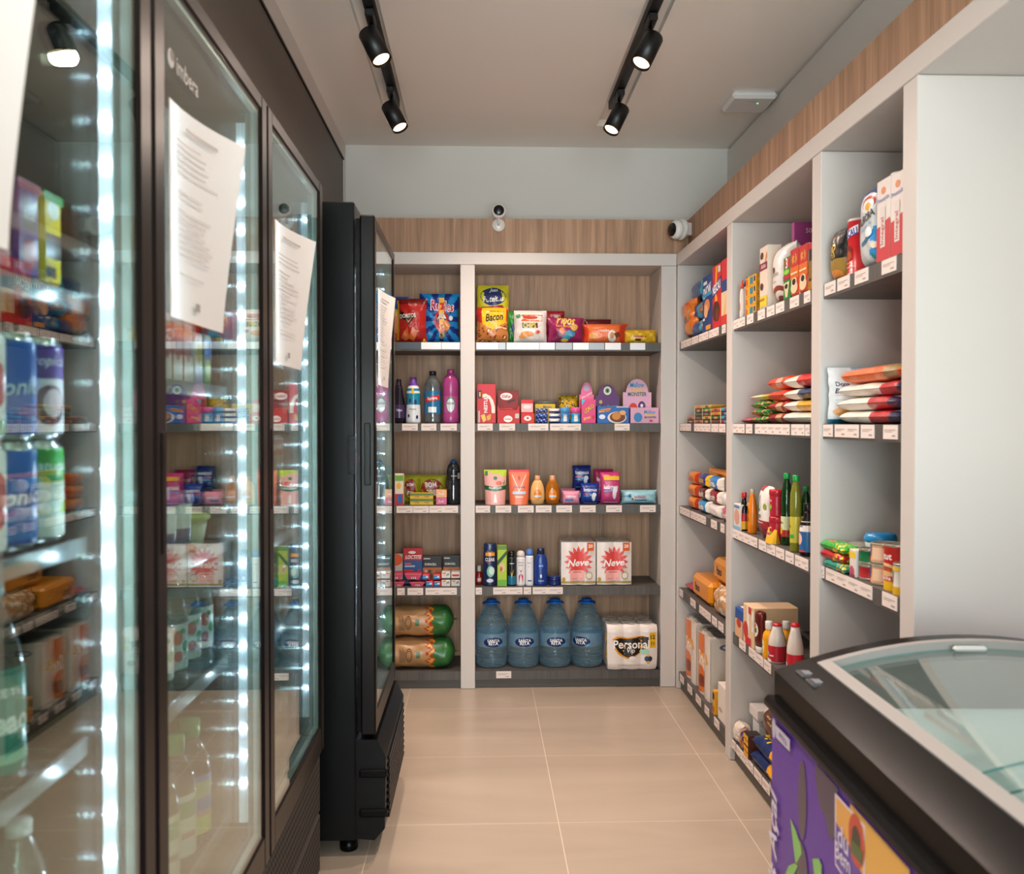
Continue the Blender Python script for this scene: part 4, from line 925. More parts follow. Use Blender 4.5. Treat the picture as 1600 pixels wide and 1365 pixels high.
pouch(B(3, 756, 792, 734), 'soap_pouch', 'pink and lime refill pouch of liquid soap', 'pouch', .05, lambda u, v, s: '#b6cf2e' if v > .86+.05*sin(u*5) else '#e3a49c', [('p', [(0, .44), (.5, .38), (1, .44), (1, .56), (.5, .50), (0, .56)], '#1c5a34'), ('t', 'PALMOLIVE', .5, .485, .6, '#eef2e8', {'b': .03, 'arc': -.1}), ('e', .66, .62, .14, .06, '#d2542a'), ('p', [(.84, .6), (.96, .72), (.92, .58)], '#4f9a3a'), ('e', .5, .76, .09, .05, '#1f6a3c'), ('r', .04, .84, .16, .96, '#1f5a30'), ('p', [(.42, .06), (.58, .06), (.52, .3), (.46, .3)], '#f0e6e2')], h3)
pouch(B(3, 794.5, 828, 734), 'shampoo_pouch', 'salmon orange refill pouch with a white drop outline', 'pouch', .05, lambda u, v, s: '#d8455a' if v > .93 else '#e9744a', [('e', .5, .76, .06, .07, '#b8281e'), ('p', [(.14, .86), (.18, .86), (.5, .42), (.82, .86), (.86, .86), (.5, .36)], '#f4dccb'), ('t', 'Johnsons', .5, .5, .6, '#2c4a8a', {'sh': .2, 'b': .01}), ('r', .16, .3, .84, .38, '#b7cfe4'), ('r', .3, .2, .7, .24, '#f2c9b0')], h3)
OV = [(.5, 0), (.86, .03), (1, .2), (1, .4), (.9, .6), (.66, .76), (.46, .83)]
OC = [(.40, .825), (.42, .83), (.36, .98), (.33, 1), (.02, 1)]
for a, b_, mt, lb in ((829, 851.5, '#e8b572', 'creamy yellow baby shampoo bottle'), (852.5, 875, 'amber', 'translucent amber baby shampoo bottle')):
    bottle(B(3, a, b_, 743), 'shampoo_bottle', lb, 'bottle', OV, mt, OC, '#e6a778', (.18, .56, mt, [('e', .5, .44, .24, .5, '#e88a1e'), ('e', .5, .8, .05, .12, '#cf4a1a'), ('t', 'Johnsons', .5, .54, .34, '#243e8a', {'sh': .2, 'b': .02}), ('r', .3, .22, .7, .36, '#c3d4e6')]), 'baby shampoo bottles', squash=.62)
pk = 'sanitary pad packs'
for a, b_, y, yf, i in ((876, 900, 763, 4.60, 'rear'), (879, 907, 767, 4.515, 'front')):
    pillow(B(3, a, b_, y, yf), 'pad_pack', '%s of the two small light pink packs' % i, 'pack', .05, '#e08da6', [('t', 'intimus', .48, .6, .62, '#f6e7ee', {'b': .04}), ('r', .12, .26, .62, .42, '#3a6fb8')], pk, fat=.25, wr=.0015)
def pads(px0, px1, y, yf, lb, c1, pyb=None, yel=False):
    its = [('t', 'Intimus', .5, .70 if not yel else .56, .74, '#f4f2f6', {'b': .03}), ('e', .68, .36, .1, .2, '#dfe6f2'), ('e', .74, .46, .1, .1, '#e8ecf4'), ('e', .52, .46, .06, .05, '#5fa8dc'), ('r', .12, .48, .44, .54, '#c83a6a' if not yel else '#f0dce8'), ('r', .12, .38, .44, .43, '#2f86c8'), ('r', .16, .06, .84, .08, '#d0cde0')]
    if yel: its.append(('r', .14, .76, .92, .88, '#e3b93a'))
    return pillow(B(3, px0, px1, y, yf, pyb), 'pad_pack', lb, 'pack', .075, c1, its, pk, fat=.22, wr=.0012, seal=.02)
pads(895, 925, 727, 4.60, 'upper dark blue pad pack standing behind, topmost of the blue packs', '#17307c', 763)
pads(895, 925, 763.5, 4.60, 'dark blue pad pack under the upper one, behind the front blue pack', '#17307c')
pads(908, 937.5, 755, 4.51, 'dark blue pad pack in front, between the pink packs', '#18348a')
pads(928, 960, 733, 4.62, 'magenta pad pack standing behind the tall magenta one', '#b83468')
pads(939, 971, 738, 4.51, 'tall magenta pad pack with a yellow band', '#c63e78', yel=True)
pillow(B(3, 972, 1029, 766, 4.515), 'wet_wipes_pack', 'light aqua pack of baby wipes with twisted corners', 'pack', .085, '#9fd0dc', [('t', 'HUGGIES', .5, .52, .34, '#c6283a', {'b': .05, 'hs': 1.3}), ('r', .34, .26, .7, .34, '#2c5f9c'), ('e', .2, .6, .05, .12, '#2c6fa8'), ('e', .28, .38, .03, .08, '#c8702a')], h3, ear=.03, fat=.4)
# ---- fourth shelf
h4 = 'hardware and toiletries on the fourth shelf of the end unit'
carton(B(4, 610, 629, 865, 4.60), 'orange_blister_pack', 'orange hanging card beside the cooler, left of the red glue card', 'pack', .02, '#c9c4bc', [('e', .4, .8, .6, .2, '#dd5a1e'), ('r', .1, .3, .8, .38, '#c8402a')], group=h4)
carton(B(4, 630, 660, 856, 4.585), 'glue_blister_pack', 'tall red and blue super glue blister card', 'pack', .02, '#1b4f8c', [('r', 0, .66, 1, 1, '#b81f1f'), ('t', 'LOCTITE', .52, .75, .86, '#f4f1ee', {'b': .06, 'sh': .3, 'hs': 1.3}), ('e', .45, .88, .2, .04, '#e6dede'), ('r', .06, .54, .4, .59, '#d05a4a'), ('r', .06, .47, .6, .52, '#9fc0dc'), ('r', .02, .33, .5, .40, '#c02a24'), ('r', .02, .06, .5, .32, '#15294c'), ('p', [(.68, .2), (.78, .42), (.9, .38), (.8, .16)], '#c8241c'), ('p', [(.62, .06), (.70, .2), (.8, .16), (.72, .04)], '#cfd6dc')], group=h4)
for a, b_, y, l_ in ((660, 690, 868, 'black and copper battery blister card nearer the glue card'), (692, 719, 867, 'black and copper battery blister card above the white lamp boxes')):
    carton(B(4, a, b_, y, 4.58), 'battery_pack', l_, 'pack', .018, '#1b1b1e', [('t', 'DURACELL', .42, .70, .62, '#f0efec', {'b': .05, 'hs': 1.3}), ('r', 0, .5, 1, .58, '#b8641e'), ('r', 0, .36, 1, .5, '#8a5a3c'), ('r', .1, .1, .24, .5, '#c8b29a'), ('r', .3, .1, .44, .5, '#241f1f'), ('r', .52, .1, .66, .5, '#b07038'), ('r', .78, .02, .98, .34, '#8a2a3a'), ('r', .04, .88, .4, .92, '#c9c9cc')], group='battery packs')
def trap(px0, px1, pyt, lb, dz):
    g = B(4, px0, px1, pyt, 4.515, dz=dz); W, Hh = g['W'], g['H']; m = MB()
    m.prism([(-W*.32, 0), (W*.32, 0), (W/2, Hh*.93), (W/2, Hh), (-W/2, Hh), (-W/2, Hh*.93)], lambda a, b_, d_: (a, d_, b_), 0, .075, 'c#c23a5e')
    m.prints(lambda u, v: ((-W/2+W*u, 0, Hh*v), (0, -1, 0)), W, Hh, [('r', .4, .08, .66, .4, '#dcd3cf'), ('r', .44, .12, .50, .36, '#3a3a3a'), ('r', .55, .12, .61, .36, '#3a3a3a'), ('r', .08, .84, .92, .96, '#e0736a')])
    fin_(m.obj('sponge_pack'), g, lb, 'pack', 'pink tapered scourer packs')
trap(612, 632, 909, 'pink tapered scourer pack, lower row beside the cooler', 0); trap(639, 664, 909, 'pink tapered scourer pack, lower row beside the toothpaste', 0)
trap(605, 629, 896, 'pink tapered scourer pack, upper row beside the cooler', .0345); trap(631, 659, 896, 'pink tapered scourer pack, upper row above the barcode label', .0345)
for a, b_, dz, l_ in ((665, 677, 0, 'lower left'), (677.5, 689, 0, 'lower right'), (659.5, 671, .034, 'upper left'), (677, 688.5, .034, 'upper right')):
    carton(B(4, a, b_, 908 if not dz else 897.5, 4.512, dz=dz), 'toothpaste_box', '%s of the four small blue and red toothpaste boxes' % l_, 'box', .07, '#c8202a', [('r', .0, .0, .82, .82, '#1d4fa0'), ('r', .1, .3, .6, .62, '#4fb4de'), ('r', .5, .36, .8, .7, '#dfe9f2'), ('r', .05, .84, .8, .96, '#e2a69a')], group='small toothpaste boxes')
for a, b_, dz, l_ in ((689.5, 703.5, 0, 'lower left'), (704.5, 719, 0, 'lower right'), (689.5, 703.5, .0405, 'upper left'), (704.5, 719, .0405, 'upper right')):
    carton(B(4, a, b_, 906 if not dz else 893.5, 4.51, dz=dz), 'lamp_box', '%s of the four white light bulb boxes' % l_, 'box', .07, '#ddd6d0', [('r', .1, .78, .5, .92, '#cf4a34'), ('p', [(.5, .4), (.9, .5), (.86, .86), (.6, .7)], '#8f948f'), ('r', .2, .5, .42, .7, '#e8c49a')] if l_ != 'upper right' else [('r', .12, .3, .88, .62, '#c8242a')], group='white lamp boxes')
bottle(B(4, 741.5, 754, 884, 4.56), 'sauce_jar', 'small red jar pushed against the divider on the fourth shelf', 'jar', [(.9, 0), (1, .05), (1, .55), (.6, .7)], '#8f1a1e', [(.6, .68), (.62, .7), (.6, .9), (.5, 1), (.02, 1)], '#cfc9c8', (.1, .4, '#b82a2a', [('r', .3, .2, .7, .8, '#dfd6d2')]), h4)
bottle(B(4, 755, 776, 849), 'shampoo_bottle', 'flat navy anti-dandruff shampoo bottle with an orange sticker', 'bottle', [(.96, 0), (1, .02), (1, .72), (.96, .8), (.94, .82)], '#16244a', [(.94, .82), (.95, .83), (.92, .985), (.84, 1), (.02, 1)], '#15264f', (.04, .80, '#16264e', [('r', .2, .88, .82, .99, '#e69a1e'), ('t', 'CLEAR', .5, .77, .62, '#eef0f4', {'b': .04, 'hs': 1.5}), ('t', 'MEN', .4, .67, .2, '#d8403a', {'b': .05}), ('e', .54, .40, .24, .17, '#7fc0ac'), ('e', .62, .42, .17, .12, '#cfe6da'), ('e', .5, .12, .22, .06, '#c9d2dc')]), h4, squash=.5)
carton(B(4, 777, 792, 852), 'repellent_box', 'slim lime green box with a dark diagonal stripe', 'box', .045, '#a9c832', [('r', 0, .9, 1, 1, '#5d8a2e'), ('p', [(0, .5), (1, .78), (1, .88), (0, .62)], '#1f4a24'), ('e', .5, .46, .3, .12, '#d8c08a'), ('e', .4, .42, .14, .06, '#c25a3a'), ('r', 0, 0, 1, .16, '#6fae2e')], group=h4)
AE = [(.93, 0), (1, .02), (1, .78), (.93, .82)]; AC = [(.93, .815), (.93, .90), (.80, .96), (.5, 1), (.02, 1)]
bottle(B(4, 793, 806.5, 861), 'deodorant_spray', 'black and teal aerosol can with a gold V', 'spray can', AE, '#12242e', AC, '#0e0f12', (.04, .78, lambda v: '#1d6f8c' if v < .3 else '#141c22', [('p', [(.36, .52), (.5, .26), (.7, .62), (.5, .4)], '#d2b45a'), ('r', .3, .8, .7, .84, '#b8bcc0')]), 'aerosol cans')
bottle(B(4, 807, 821, 861), 'deodorant_spray', 'white aerosol can with a pink and navy star', 'spray can', AE, '#e6e0e0', AC, '#d9cfcb', (.04, .78, '#e8e3e4', [('t', 'Rexona', .5, .86, .5, '#33406c', {'b': .03}), ('r', .3, .74, .7, .76, '#243058'), ('p', [(.3, .34), (.5, .44), (.32, .06)], '#c8305f'), ('p', [(.7, .34), (.5, .44), (.68, .06)], '#c8305f'), ('p', [(.36, .6), (.5, .46), (.64, .62), (.5, .52)], '#1c2a58')]), 'aerosol cans')
bottle(B(4, 821.5, 834, 858), 'deodorant_spray', 'white aerosol can with a light blue domed cap', 'spray can', AE, '#e9ebee', AC, '#4d7cc8', (.04, .78, '#e6e8ec', [('t', 'Dove', .46, .8, .4, '#3a4a7a', {'sh': .3}), ('r', .3, .12, .7, .16, '#22346c'), ('e', .4, .66, .03, .03, '#c8923a')]), 'aerosol cans')
bottle(B(4, 835, 856, 857), 'lotion_bottle', 'dark blue body lotion bottle', 'bottle', [(.88, 0), (.96, .02), (1, .3), (.98, .6), (.86, .74), (.62, .82), (.58, .84)], '#173a8a', [(.56, .83), (.56, .98), (.5, 1), (.02, 1)], '#15224c', (.06, .72, '#173a8a', [('e', .5, .72, .16, .12, '#2a58b4'), ('t', 'NIVEA', .5, .72, .26, '#f0f2f6', {'b': .05}), ('e', .5, .3, .05, .08, '#e9ecf2'), ('t', 'lotion', .5, .12, .34, '#c9d2e6')]), h4, squash=.6)
for i in range(2):
    g = B(4, 857, 877, 902.5, 4.51); g['H'] = .021; g['loc'] = (g['loc'][0], g['loc'][1], g['loc'][2]+i*.0225)
    m = MB(); r = g['W']/2; m.lathe([(r*.94, 0), (r, .002), (r, .011), (r*.97, .012), (r*1.0, .0125), (r, .02), (r*.95, .021)], lambda z: 's#1b2f6e', 26, 0, r)
    fin_(m.obj('cream_tin'), g, '%s of two flat dark blue cream tins' % ('lower', 'upper')[i], 'tin', 'flat blue cream tins')
def neve(px0, px1, lb):
    g = B(4, px0, px1, 847, 4.50); W, Hh = g['W'], g['H']; t = thing('toilet_paper_pack', lb, 'toilet paper', g['loc'], 0, 'coral flower toilet paper packs'); r = W/4
    def lobe(u, v, top=0): return (-W/2+W*u, .004+.012*abs(sin((u*2-1)*pi+pi/2)) if False else 0.012-.008*abs(sin(u*2*pi)), .004+(Hh-.004)*v)
    m = MB(); m.grid(lobe, 32, 6, 'y#ebe2dd')
    def sf(u, v): return Vector(lobe(u, v)), Vector((0, -1, 0))
    it = [('e', .5, .56, .12, .12, '#d8423f')]
    for i in range(16):
        a = 2*pi*i/16; ca, sa = cos(a), sin(a)
        it.append(('p', [(.5+.10*ca, .54+.09*sa), (.5+.3*cos(a+.16), .54+.28*sin(a+.16)), (.5+.42*ca, .54+.38*sa), (.5+.3*cos(a-.16), .54+.28*sin(a-.16))], '#e8635f' if i % 2 else '#df504e'))
    it += [('e', .5, .55, .26, .24, '#dc4c4a'), ('t', 'Neve', .48, .52, .62, '#fbf7f4', {'b': .05, 'sh': .3, 'rot': 4}), ('r', .25, .1, .66, .34, '#f0a9a4'), ('r', .34, .29, .58, .31, '#b8504c'), ('r', .3, .14, .6, .155, '#c87a74'), ('e', .8, .22, .1, .09, '#a8894a'), ('e', .8, .22, .08, .07, '#ece2d6'), ('r', .0, .04, 1, .085, '#a88f4a'), ('r', .74, .80, .94, .99, '#e2672c'), ('t', '20', .84, .91, .13, '#ffffff', {'b': .06}), ('e', .07, .13, .05, .05, '#b8963f')]
    m.prints(sf, W, Hh, it, 'y'); m.obj('printed_wrapper', t, fix=False)
    m = MB(); m.grid(lambda u, v: (W/2-.002+.003*sin(v*9), .02+.17*u, .004+(Hh-.004)*v), 8, 6, lambda u, v: 'y#3f9a3a' if v > .35 else 'y#c83a34'); m.obj('side_panel', t, fix=False)
    for ix in range(2):
        for iy in range(2):
            for iz in range(2):
                hh = Hh/2-.003; m = MB(); cx, cy = -W/2+r+ix*2*r, .022+r+iy*2*r*.9
                m.lathe([(r*.34, 0), (r*.9, 0), (r*.965, .004), (r*.965, hh-.004), (r*.9, hh), (r*.34, hh), (r*.34, .002)], 'd#ece6e2', 20, cx, cy); m.obj('toilet_roll', t, (0, 0, .003+iz*(hh+.002)))
    m = MB(); m.grid(lambda u, v: (-W/2+W*u, .012+.19*v, Hh+.004+.006*sin(u*11+v*7)*sin(v*5)), 16, 12, 'clearp'); m.obj('clear_film', t, fix=False)
    return t
neve(877, 932, 'coral flower toilet paper pack, the left one beside the blue tins'); neve(933, 988, 'coral flower toilet paper pack, the right one')
# ---- bottom shelf
for i, (z, ex) in enumerate(((0, 2), (.160, 0))):
    x0, x1 = -.55, at(708+ex, 1000, Y=4.53).x; zb = S[5]+.0008+z; L = x1-x0; r = .078
    m = MB(); n = 40; seg = 28; rn = random.Random(i+5); ph = [rn.uniform(0, 6) for _ in range(6)]
    def P(u, v, L=L, x0=x0, zb=zb, r=r, ph=ph):
        a = 2*pi*v; k = (1-max(0, (u-.88)/.12)**2.5*.75)*(1-max(0, (.1-u)/.1)**2.5*.5)
        rr = r*(k+.025*sin(3*a+u*14+ph[0])+.02*sin(5*a-u*23+ph[1]))
        return (x0+L*u, 4.50+r+rr*cos(a)*1.1, zb+r*.97+min(rr*sin(a), r*1.02)*.93 if sin(a) > 0 else max(zb, zb+r*.97+rr*sin(a)*.97))
    def mt(u, v): return 'f#2f6b34' if u > .76+.015*sin(v*60) else ('f#b8341c' if u > .745+.02*sin(v*60) else ('f#dba63a' if u > .72+.03*sin(v*75) else ('f#b8341c' if u > .69+.035*sin(v*75) else 'f#b58a5e')))
    m.grid(lambda u, v: P(u, v), 90, 56, mt)
    m.add([P(1, j/28) for j in range(28)], [tuple(range(28))], 'f#2a5a2c')
    def sf(u, v): p = Vector(P(u, .75-.22+.44*(1-v) if False else (.5+.25*(1-v)+.12))); return p, Vector((0, -1, .2)).normalized()
    def sf(u, v):
        vv = .62-.30*v+.02 ; vv = .5+.17-.34*v; p = Vector(P(u, vv % 1)); a = 2*pi*vv; return p, Vector((0, cos(a), sin(a)))
    it = [('e', .47, .5, .040, .22, '#2a211a'), ('e', .47, .5, .035, .19, '#b58a5e'), ('e', .47, .5, .029, .155, '#2a211a'), ('e', .47, .5, .025, .13, '#b58a5e'), ('r', .455, .42, .485, .58, '#3a2c20'), ('r', .555, .42, .60, .62, '#2f5a2a')]
    it += [('r', .36+.012*k, .28, .362+.012*k+.002, .72-.05*(k % 3), '#3a2c20') for k in range(6)]
    m.prints(sf, L, .17, it, 'y')
    o = m.obj('charcoal_bag', fix=False); tag(o, '%s of two brown paper charcoal bags with green and flame ends' % ('lower', 'upper')[i], 'charcoal bag', 'charcoal bags on the bottom shelf')
    k_ = MB(); k_.tube([(x1-.002, 4.50+r, zb+r), (x1+.012, 4.50+r-.01, zb+r+.002), (x1+.018, 4.50+r-.02, zb+r+.004)], .005, 'f#8a6a48'); k_.obj('tied_end', o)
WP = [(.62, 0), (.84, .008), (.95, .035), (1, .075)]
for i in range(4): WP += [(1, .10+.05*i), (.965, .113+.05*i), (.96, .12+.05*i), (1, .133+.05*i)]
WP += [(.985, .31), (.985, .52), (1, .53), (.955, .548), (.95, .556), (1, .57), (.99, .60), (.93, .622), (.925, .63), (.95, .645), (.90, .68), (.83, .70), (.82, .71), (.81, .73), (.70, .785), (.58, .84), (.42, .89), (.34, .915), (.30, .925), (.30, .935)]
nm4 = ['leftmost', 'second from the left', 'third from the left', 'rightmost']
for i, (px, tw) in enumerate(((768, .12), (819, .05), (869.5, 0), (920, -.52))):
    g = B(5, px-25.2, px+25.2, 937, 4.60-.085); g['H'] = .335
    W = g['W']; o = bottle(g, 'water_demijohn', 'large pale blue water bottle with blue cap on the bottom shelf, %s' % nm4[i], 'water bottle', WP, 'water', [(.30, .925), (.44, .928), (.46, .935), (.46, .958), (.36, .962), (.34, .966), (.34, .992), (.30, 1), (.02, 1)], '#1558b0',
       (.315, .515, 'waterlbl', [('e', .5, .38, .27, .36, '#14285c'), ('t', 'SANTA', .5, .50, .34, '#eef2f8', {'b': .05}), ('t', 'RITA', .5, .30, .26, '#eef2f8', {'b': .05}), ('p', [(.62, .12), (.78, .28), (.74, .1)], '#3a9fd8')]), 'large water bottles on the bottom shelf', seg=40, tw=tw)
    # neck handle
    m = MB(); cy = W/2; hr = W*.27
    m.tube([(hr*cos(a), cy+hr*sin(a)*.8, .312+.006*abs(sin(a))) for a in [2*pi*k/24 for k in range(25)]], .0045, 's#1a62bc'); m.obj('neck_handle', o)
g = B(5, 949, 1029, 972, 4.455); W = g['W']; Hh = .222; g['loc'] = (g['loc'][0], 4.452, S[5]+.0008)
t = thing('toilet_paper_pack', 'white multi-roll toilet paper pack with black panel and orange edge, jutting from the bottom shelf', 'toilet paper', g['loc'])
r = W/6
lob = lambda u, v: (-W/2*(1-.05*(1-v)**6)+W*(1-.05*(1-v)**6)*u, .012-.008*abs(sin(u*3*pi))+.02*max(0, (v-.92)/.08)**2+.02*max(0, (.08-v)/.08)**2, .002+Hh*v)
m = MB(); m.grid(lob, 48, 12, 'y#e8ded8')
it = [('p', [(.10, .70), (.2, .76), (.4, .73), (.55, .75), (.7, .77), (.8, .74), (.84, .66), (.80, .5), (.66, .38), (.48, .24), (.36, .26), (.22, .36), (.13, .5)], '#e8981c'), ('p', [(.13, .68), (.24, .72), (.4, .70), (.55, .72), (.68, .75), (.82, .74), (.83, .62), (.78, .5), (.6, .36), (.46, .27), (.34, .31), (.22, .42), (.14, .56)], '#1a1514'),
      ('t', 'Personal', .48, .58, .72, '#f6efe9', {'b': .05, 'hs': 1.1}), ('t', 'Vip', .47, .43, .16, '#efe9e4', {'sh': .2}), ('r', .84, .50, .97, .84, '#e6b422'), ('t', '12', .905, .74, .09, '#1a1514', {'b': .05}), ('t', '11', .905, .60, .06, '#1a1514', {'b': .05}), ('e', .74, .42, .1, .05, '#9fd8b4'), ('e', .5, .27, .07, .05, '#efe6e0'), ('e', .82, .26, .08, .07, '#1e3358'), ('e', .82, .33, .04, .02, '#e0b02a'), ('e', .82, .18, .035, .03, '#d8a42a'), ('r', .2, .10, .78, .12, '#b8ada6')]
m.prints(lambda u, v: (Vector(lob(u, v)), Vector((0, -1, 0))), W, Hh, it, 'y'); m.obj('printed_wrapper', t, fix=False)
m = MB(); m.grid(lambda u, v: (-W/2-.0005+.003*sin(v*8+u*20), .014+.28*u, .004+Hh*v*.98), 24, 8, 'clearp'); m.grid(lambda u, v: (-W/2+W*u, .03+.27*v, .004+Hh+.004+.002*sin(u*19)*sin(v*25)), 24, 24, 'clearp'); m.obj('clear_film', t, fix=False)
m = MB(); m.grid(lambda u, v: (-W/2-.0022+.003*sin(v*8+u*5), .016+.02*u, .06+.12*v), 2, 6, 'y#e6b422'); m.obj('side_print', t, fix=False)
for ix in range(3):
    for iy in range(3):
        for iz in range(2):
            hh = .108; m = MB()
            m.lathe([(r*.36, 0), (r*.9, 0), (r*.96, .005), (r*.96, hh-.005), (r*.9, hh), (r*.36, hh), (r*.36, .002)], lambda z: 'd#eee4dc', 22, -W/2+r+ix*2*r, .016+r+iy*2*r)
            m.obj('toilet_roll', t, (0, 0, .003+iz*(hh+.002)))
# ================================================================== right-hand unit, far bay
g1 = 'cereal and snack packs in the far bay'
def RY(y0, y1, s, Hh, x=.978, dz=0):
    """between two distances along the right-hand unit (y0 nearer)"""
    return dict(loc=(x, (y0+y1)/2, S[s]+.0006+dz), W=(y1-y0)*.985, H=Hh, rz=RZ)
carton(Q(1, 1097, 1112, 430), 'cereal_box', 'dark blue cereal box with white lettering in the far bay', 'cereal box', .2, '#163a78', [('t', 'SNOW', .5, .72, .8, '#e8ecf2', {'b': .06, 'rot': 8, 'hs': 1.5}), ('r', .12, .84, .5, .9, '#c9d2de'), ('r', .0, .62, 1, .68, '#2f8fc0'), ('e', .5, .45, .3, .12, '#c8824a'), ('e', .4, .36, .2, .12, '#e0a878'), ('r', .4, .02, .9, .10, '#d8963a'), ('r', .1, .2, .3, .24, '#dfe4ea')], group=g1)
carton(Q(1, 1112.5, 1126, 414), 'cereal_box', 'bright red chocolate cereal box with a diagonal blue banner, far bay', 'cereal box', .2, '#c41f2a', [('p', [(.4, .98), (.6, .98), (.45, .55), (.6, .45), (.35, .25), (.3, .6)], '#e8a41e'), ('p', [(0, .48), (1, .62), (1, .80), (0, .64)], '#1f3478'), ('t', 'NESCAU', .5, .64, .9, '#f0eef2', {'rot': 9, 'b': .06, 'hs': 1.5}), ('e', .45, .26, .4, .16, '#4a1f12'), ('e', .6, .2, .2, .1, '#6b3218'), ('r', .7, .86, .96, .96, '#d8ccc8')], group=g1)
carton(Q(1, 1126.5, 1139, 404), 'cereal_box', 'red and cream cereal box next to the divider of the far bay', 'cereal box', .2, '#c8222c', [('r', 0, 0, 1, .6, '#dcc49c'), ('r', 0, .5, .9, .68, '#24407a'), ('p', [(.3, .1), (.6, .4), (.5, .1)], '#e0a83a'), ('r', 0, 0, 1, .14, '#c8322a')], group=g1)
for (p0, p1, y, yb_, xf, l_) in ((1064, 1099, 440, 474, 1.03, 'topmost navy and aqua snack bag in the far bay'), (1069, 1098, 473, 503, 1.015, 'navy and aqua snack bag in the middle of the far bay heap'), (1074, 1100, 500, 527, .992, 'navy snack bag at the bottom of the far bay heap')):
    gg = Q(1, p0, p1, y, xf, yb_); pillow(gg, 'snack_bag', l_, 'snack bag', .085, lambda u, v, s: '#1aa3c4' if (.72 < u < .84 or u > .94) else '#17397c', [('e', .88, .55, .10, .3, '#a8673c'), ('t', 'Vita', .86, .55, .12, '#f0ece4', {'b': .04})], 'navy snack bags heaped in the far bay', 'f', .006, ear=0, res=20)
for (p0, p1, y, yb_, xf, l_) in ((1063, 1078, 468, 505, .985, 'orange snack bag spilling out at the corner, upper'), (1066, 1080, 496, 526, .985, 'orange snack bag at the corner, lower')):
    gg = Q(1, p0, p1, y, xf, yb_); pillow(gg, 'snack_bag', l_, 'snack bag', .07, lambda u, v, s: '#e0761c' if v > .3 or u > .5 else '#7a5236', [('e', .5, .8, .16, .06, '#b8242a'), ('p', [(.6, .1), (.8, .6), (.85, .1)], '#b88a5a')], 'orange snack bags in the corner', 'f', .008, ear=0.02, res=18)
rn = random.Random(3)
# shelf 2: chocolate bars
bc = ['#c8902c', '#1b5a2a', '#7a1f1c', '#2f9ac0', '#4a2414', '#c9a23a', '#1d3a2a', '#8a1a24', '#b8642a', '#2f8f4a']
nmc = {'#c8902c': 'gold', '#1b5a2a': 'dark green', '#7a1f1c': 'maroon', '#2f9ac0': 'turquoise', '#4a2414': 'brown', '#c9a23a': 'mustard', '#1d3a2a': 'blackish green', '#8a1a24': 'crimson', '#b8642a': 'copper', '#2f8f4a': 'bright green'}
cols = [(3.60, .155, 4, ['#8a1a24', '#2f9ac0', '#4a2414', '#2f9ac0']), (3.765, .15, 4, ['#7a1f1c', '#1b5a2a', '#c8902c', '#b8642a']), (3.925, .14, 5, ['#1d3a2a', '#c9a23a', '#7a1f1c', '#2f8f4a', '#c9a23a']), (4.075, .14, 5, ['#b8642a', '#4a2414', '#1b5a2a', '#4a2414', '#c8902c']), (4.225, .15, 2, ['#4a2414', '#b8642a'])]
ptn = ['nearest the divider', 'second from the divider', 'in the middle', 'second from the corner', 'nearest the corner']
od = ['bottom', 'second', 'third', 'fourth', 'fifth']
for ci, (y0, wd, n, cs) in enumerate(cols):
    for k in range(n):
        c_ = cs[k]
        carton(RY(y0, y0+wd, 2, .0155, .995, dz=k*.0165), 'chocolate_bar', '%s chocolate bar, %s from below in the stack %s, far bay' % (nmc[c_].replace('dark green', 'green'), od[k], ptn[ci]) if k else '%s chocolate bar at the bottom of the low stack %s, far bay' % (nmc[c_], ptn[ci]), 'chocolate bar', .07, c_,
               [('r', .0, .0, .08, 1, '#d8c8a0'), ('r', .4, .2, .75, .8, cs[(k+1) % n])], fin='f', group='chocolate bars in low stacks', ch=.004)
# shelf 3: biscuit rolls
st = [(3.585, .19, [('#b8507a', 'pink'), ('#dfe0e0', 'white')]), (3.79, .185, [('#e2ddda', 'off-white'), ('#8a1f28', 'dark red'), ('#2f7fc0', 'sky blue')]), (3.99, .18, [('#2e8fc0', 'light blue'), ('#5a2418', 'chocolate brown'), ('#23307c', 'navy with yellow letters')]), (4.185, .19, [('#e08a1e', 'orange'), ('#e08a1e', 'orange'), ('#d87c18', 'deep orange')])]
ptn = ['nearest the divider', 'second from the divider', 'third from the divider', 'nearest the corner']
for ci, (y0, L_, cs) in enumerate(st):
    for k, (c_, nm) in enumerate(cs):
        c2_ = '#e6b82a' if nm.startswith('navy') else ('#b83a1e' if 'orange' in nm else '#efe6dc')
        gg = RY(y0, y0+L_, 3, .058, .993, dz=k*.0585)
        pillow(gg, 'biscuit_pack', '%s biscuit pack, %s in the stack %s, far bay' % (nm.replace('navy with yellow letters', 'navy yellow-lettered'), ['bottom', 'middle', 'topmost'][k] if len(cs) == 3 else ['lower', 'upper'][k], ptn[ci]), 'biscuit pack', .062,
               (lambda c_: lambda u, v, s: c_ if u > .12 and u < .88 else c2_)(c_), [('t', 'TRAKINAS' if nm.startswith('navy') else 'Biscoito', .5, .5, .5, c2_, {'b': .06, 'hs': 1.3})], 'biscuit packs on the third shelf of the far bay', 'f', .0025, ear=.06, fat=.35, res=14)
y0 = 3.6
pillow(RY(3.58, 4.42, 3, .04, 1.08, dz=.150), 'tape_wrap', 'long orange wrapped biscuit roll lying across the back of the stacks, far bay', 'biscuit pack', .07, '#df8a1c', [('t', 'Casadinhos', .4, .5, .12, '#a8281c'), ('r', .6, .3, .68, .7, '#7a2a1a')], None, 'f', .002, res=20, ear=.02)
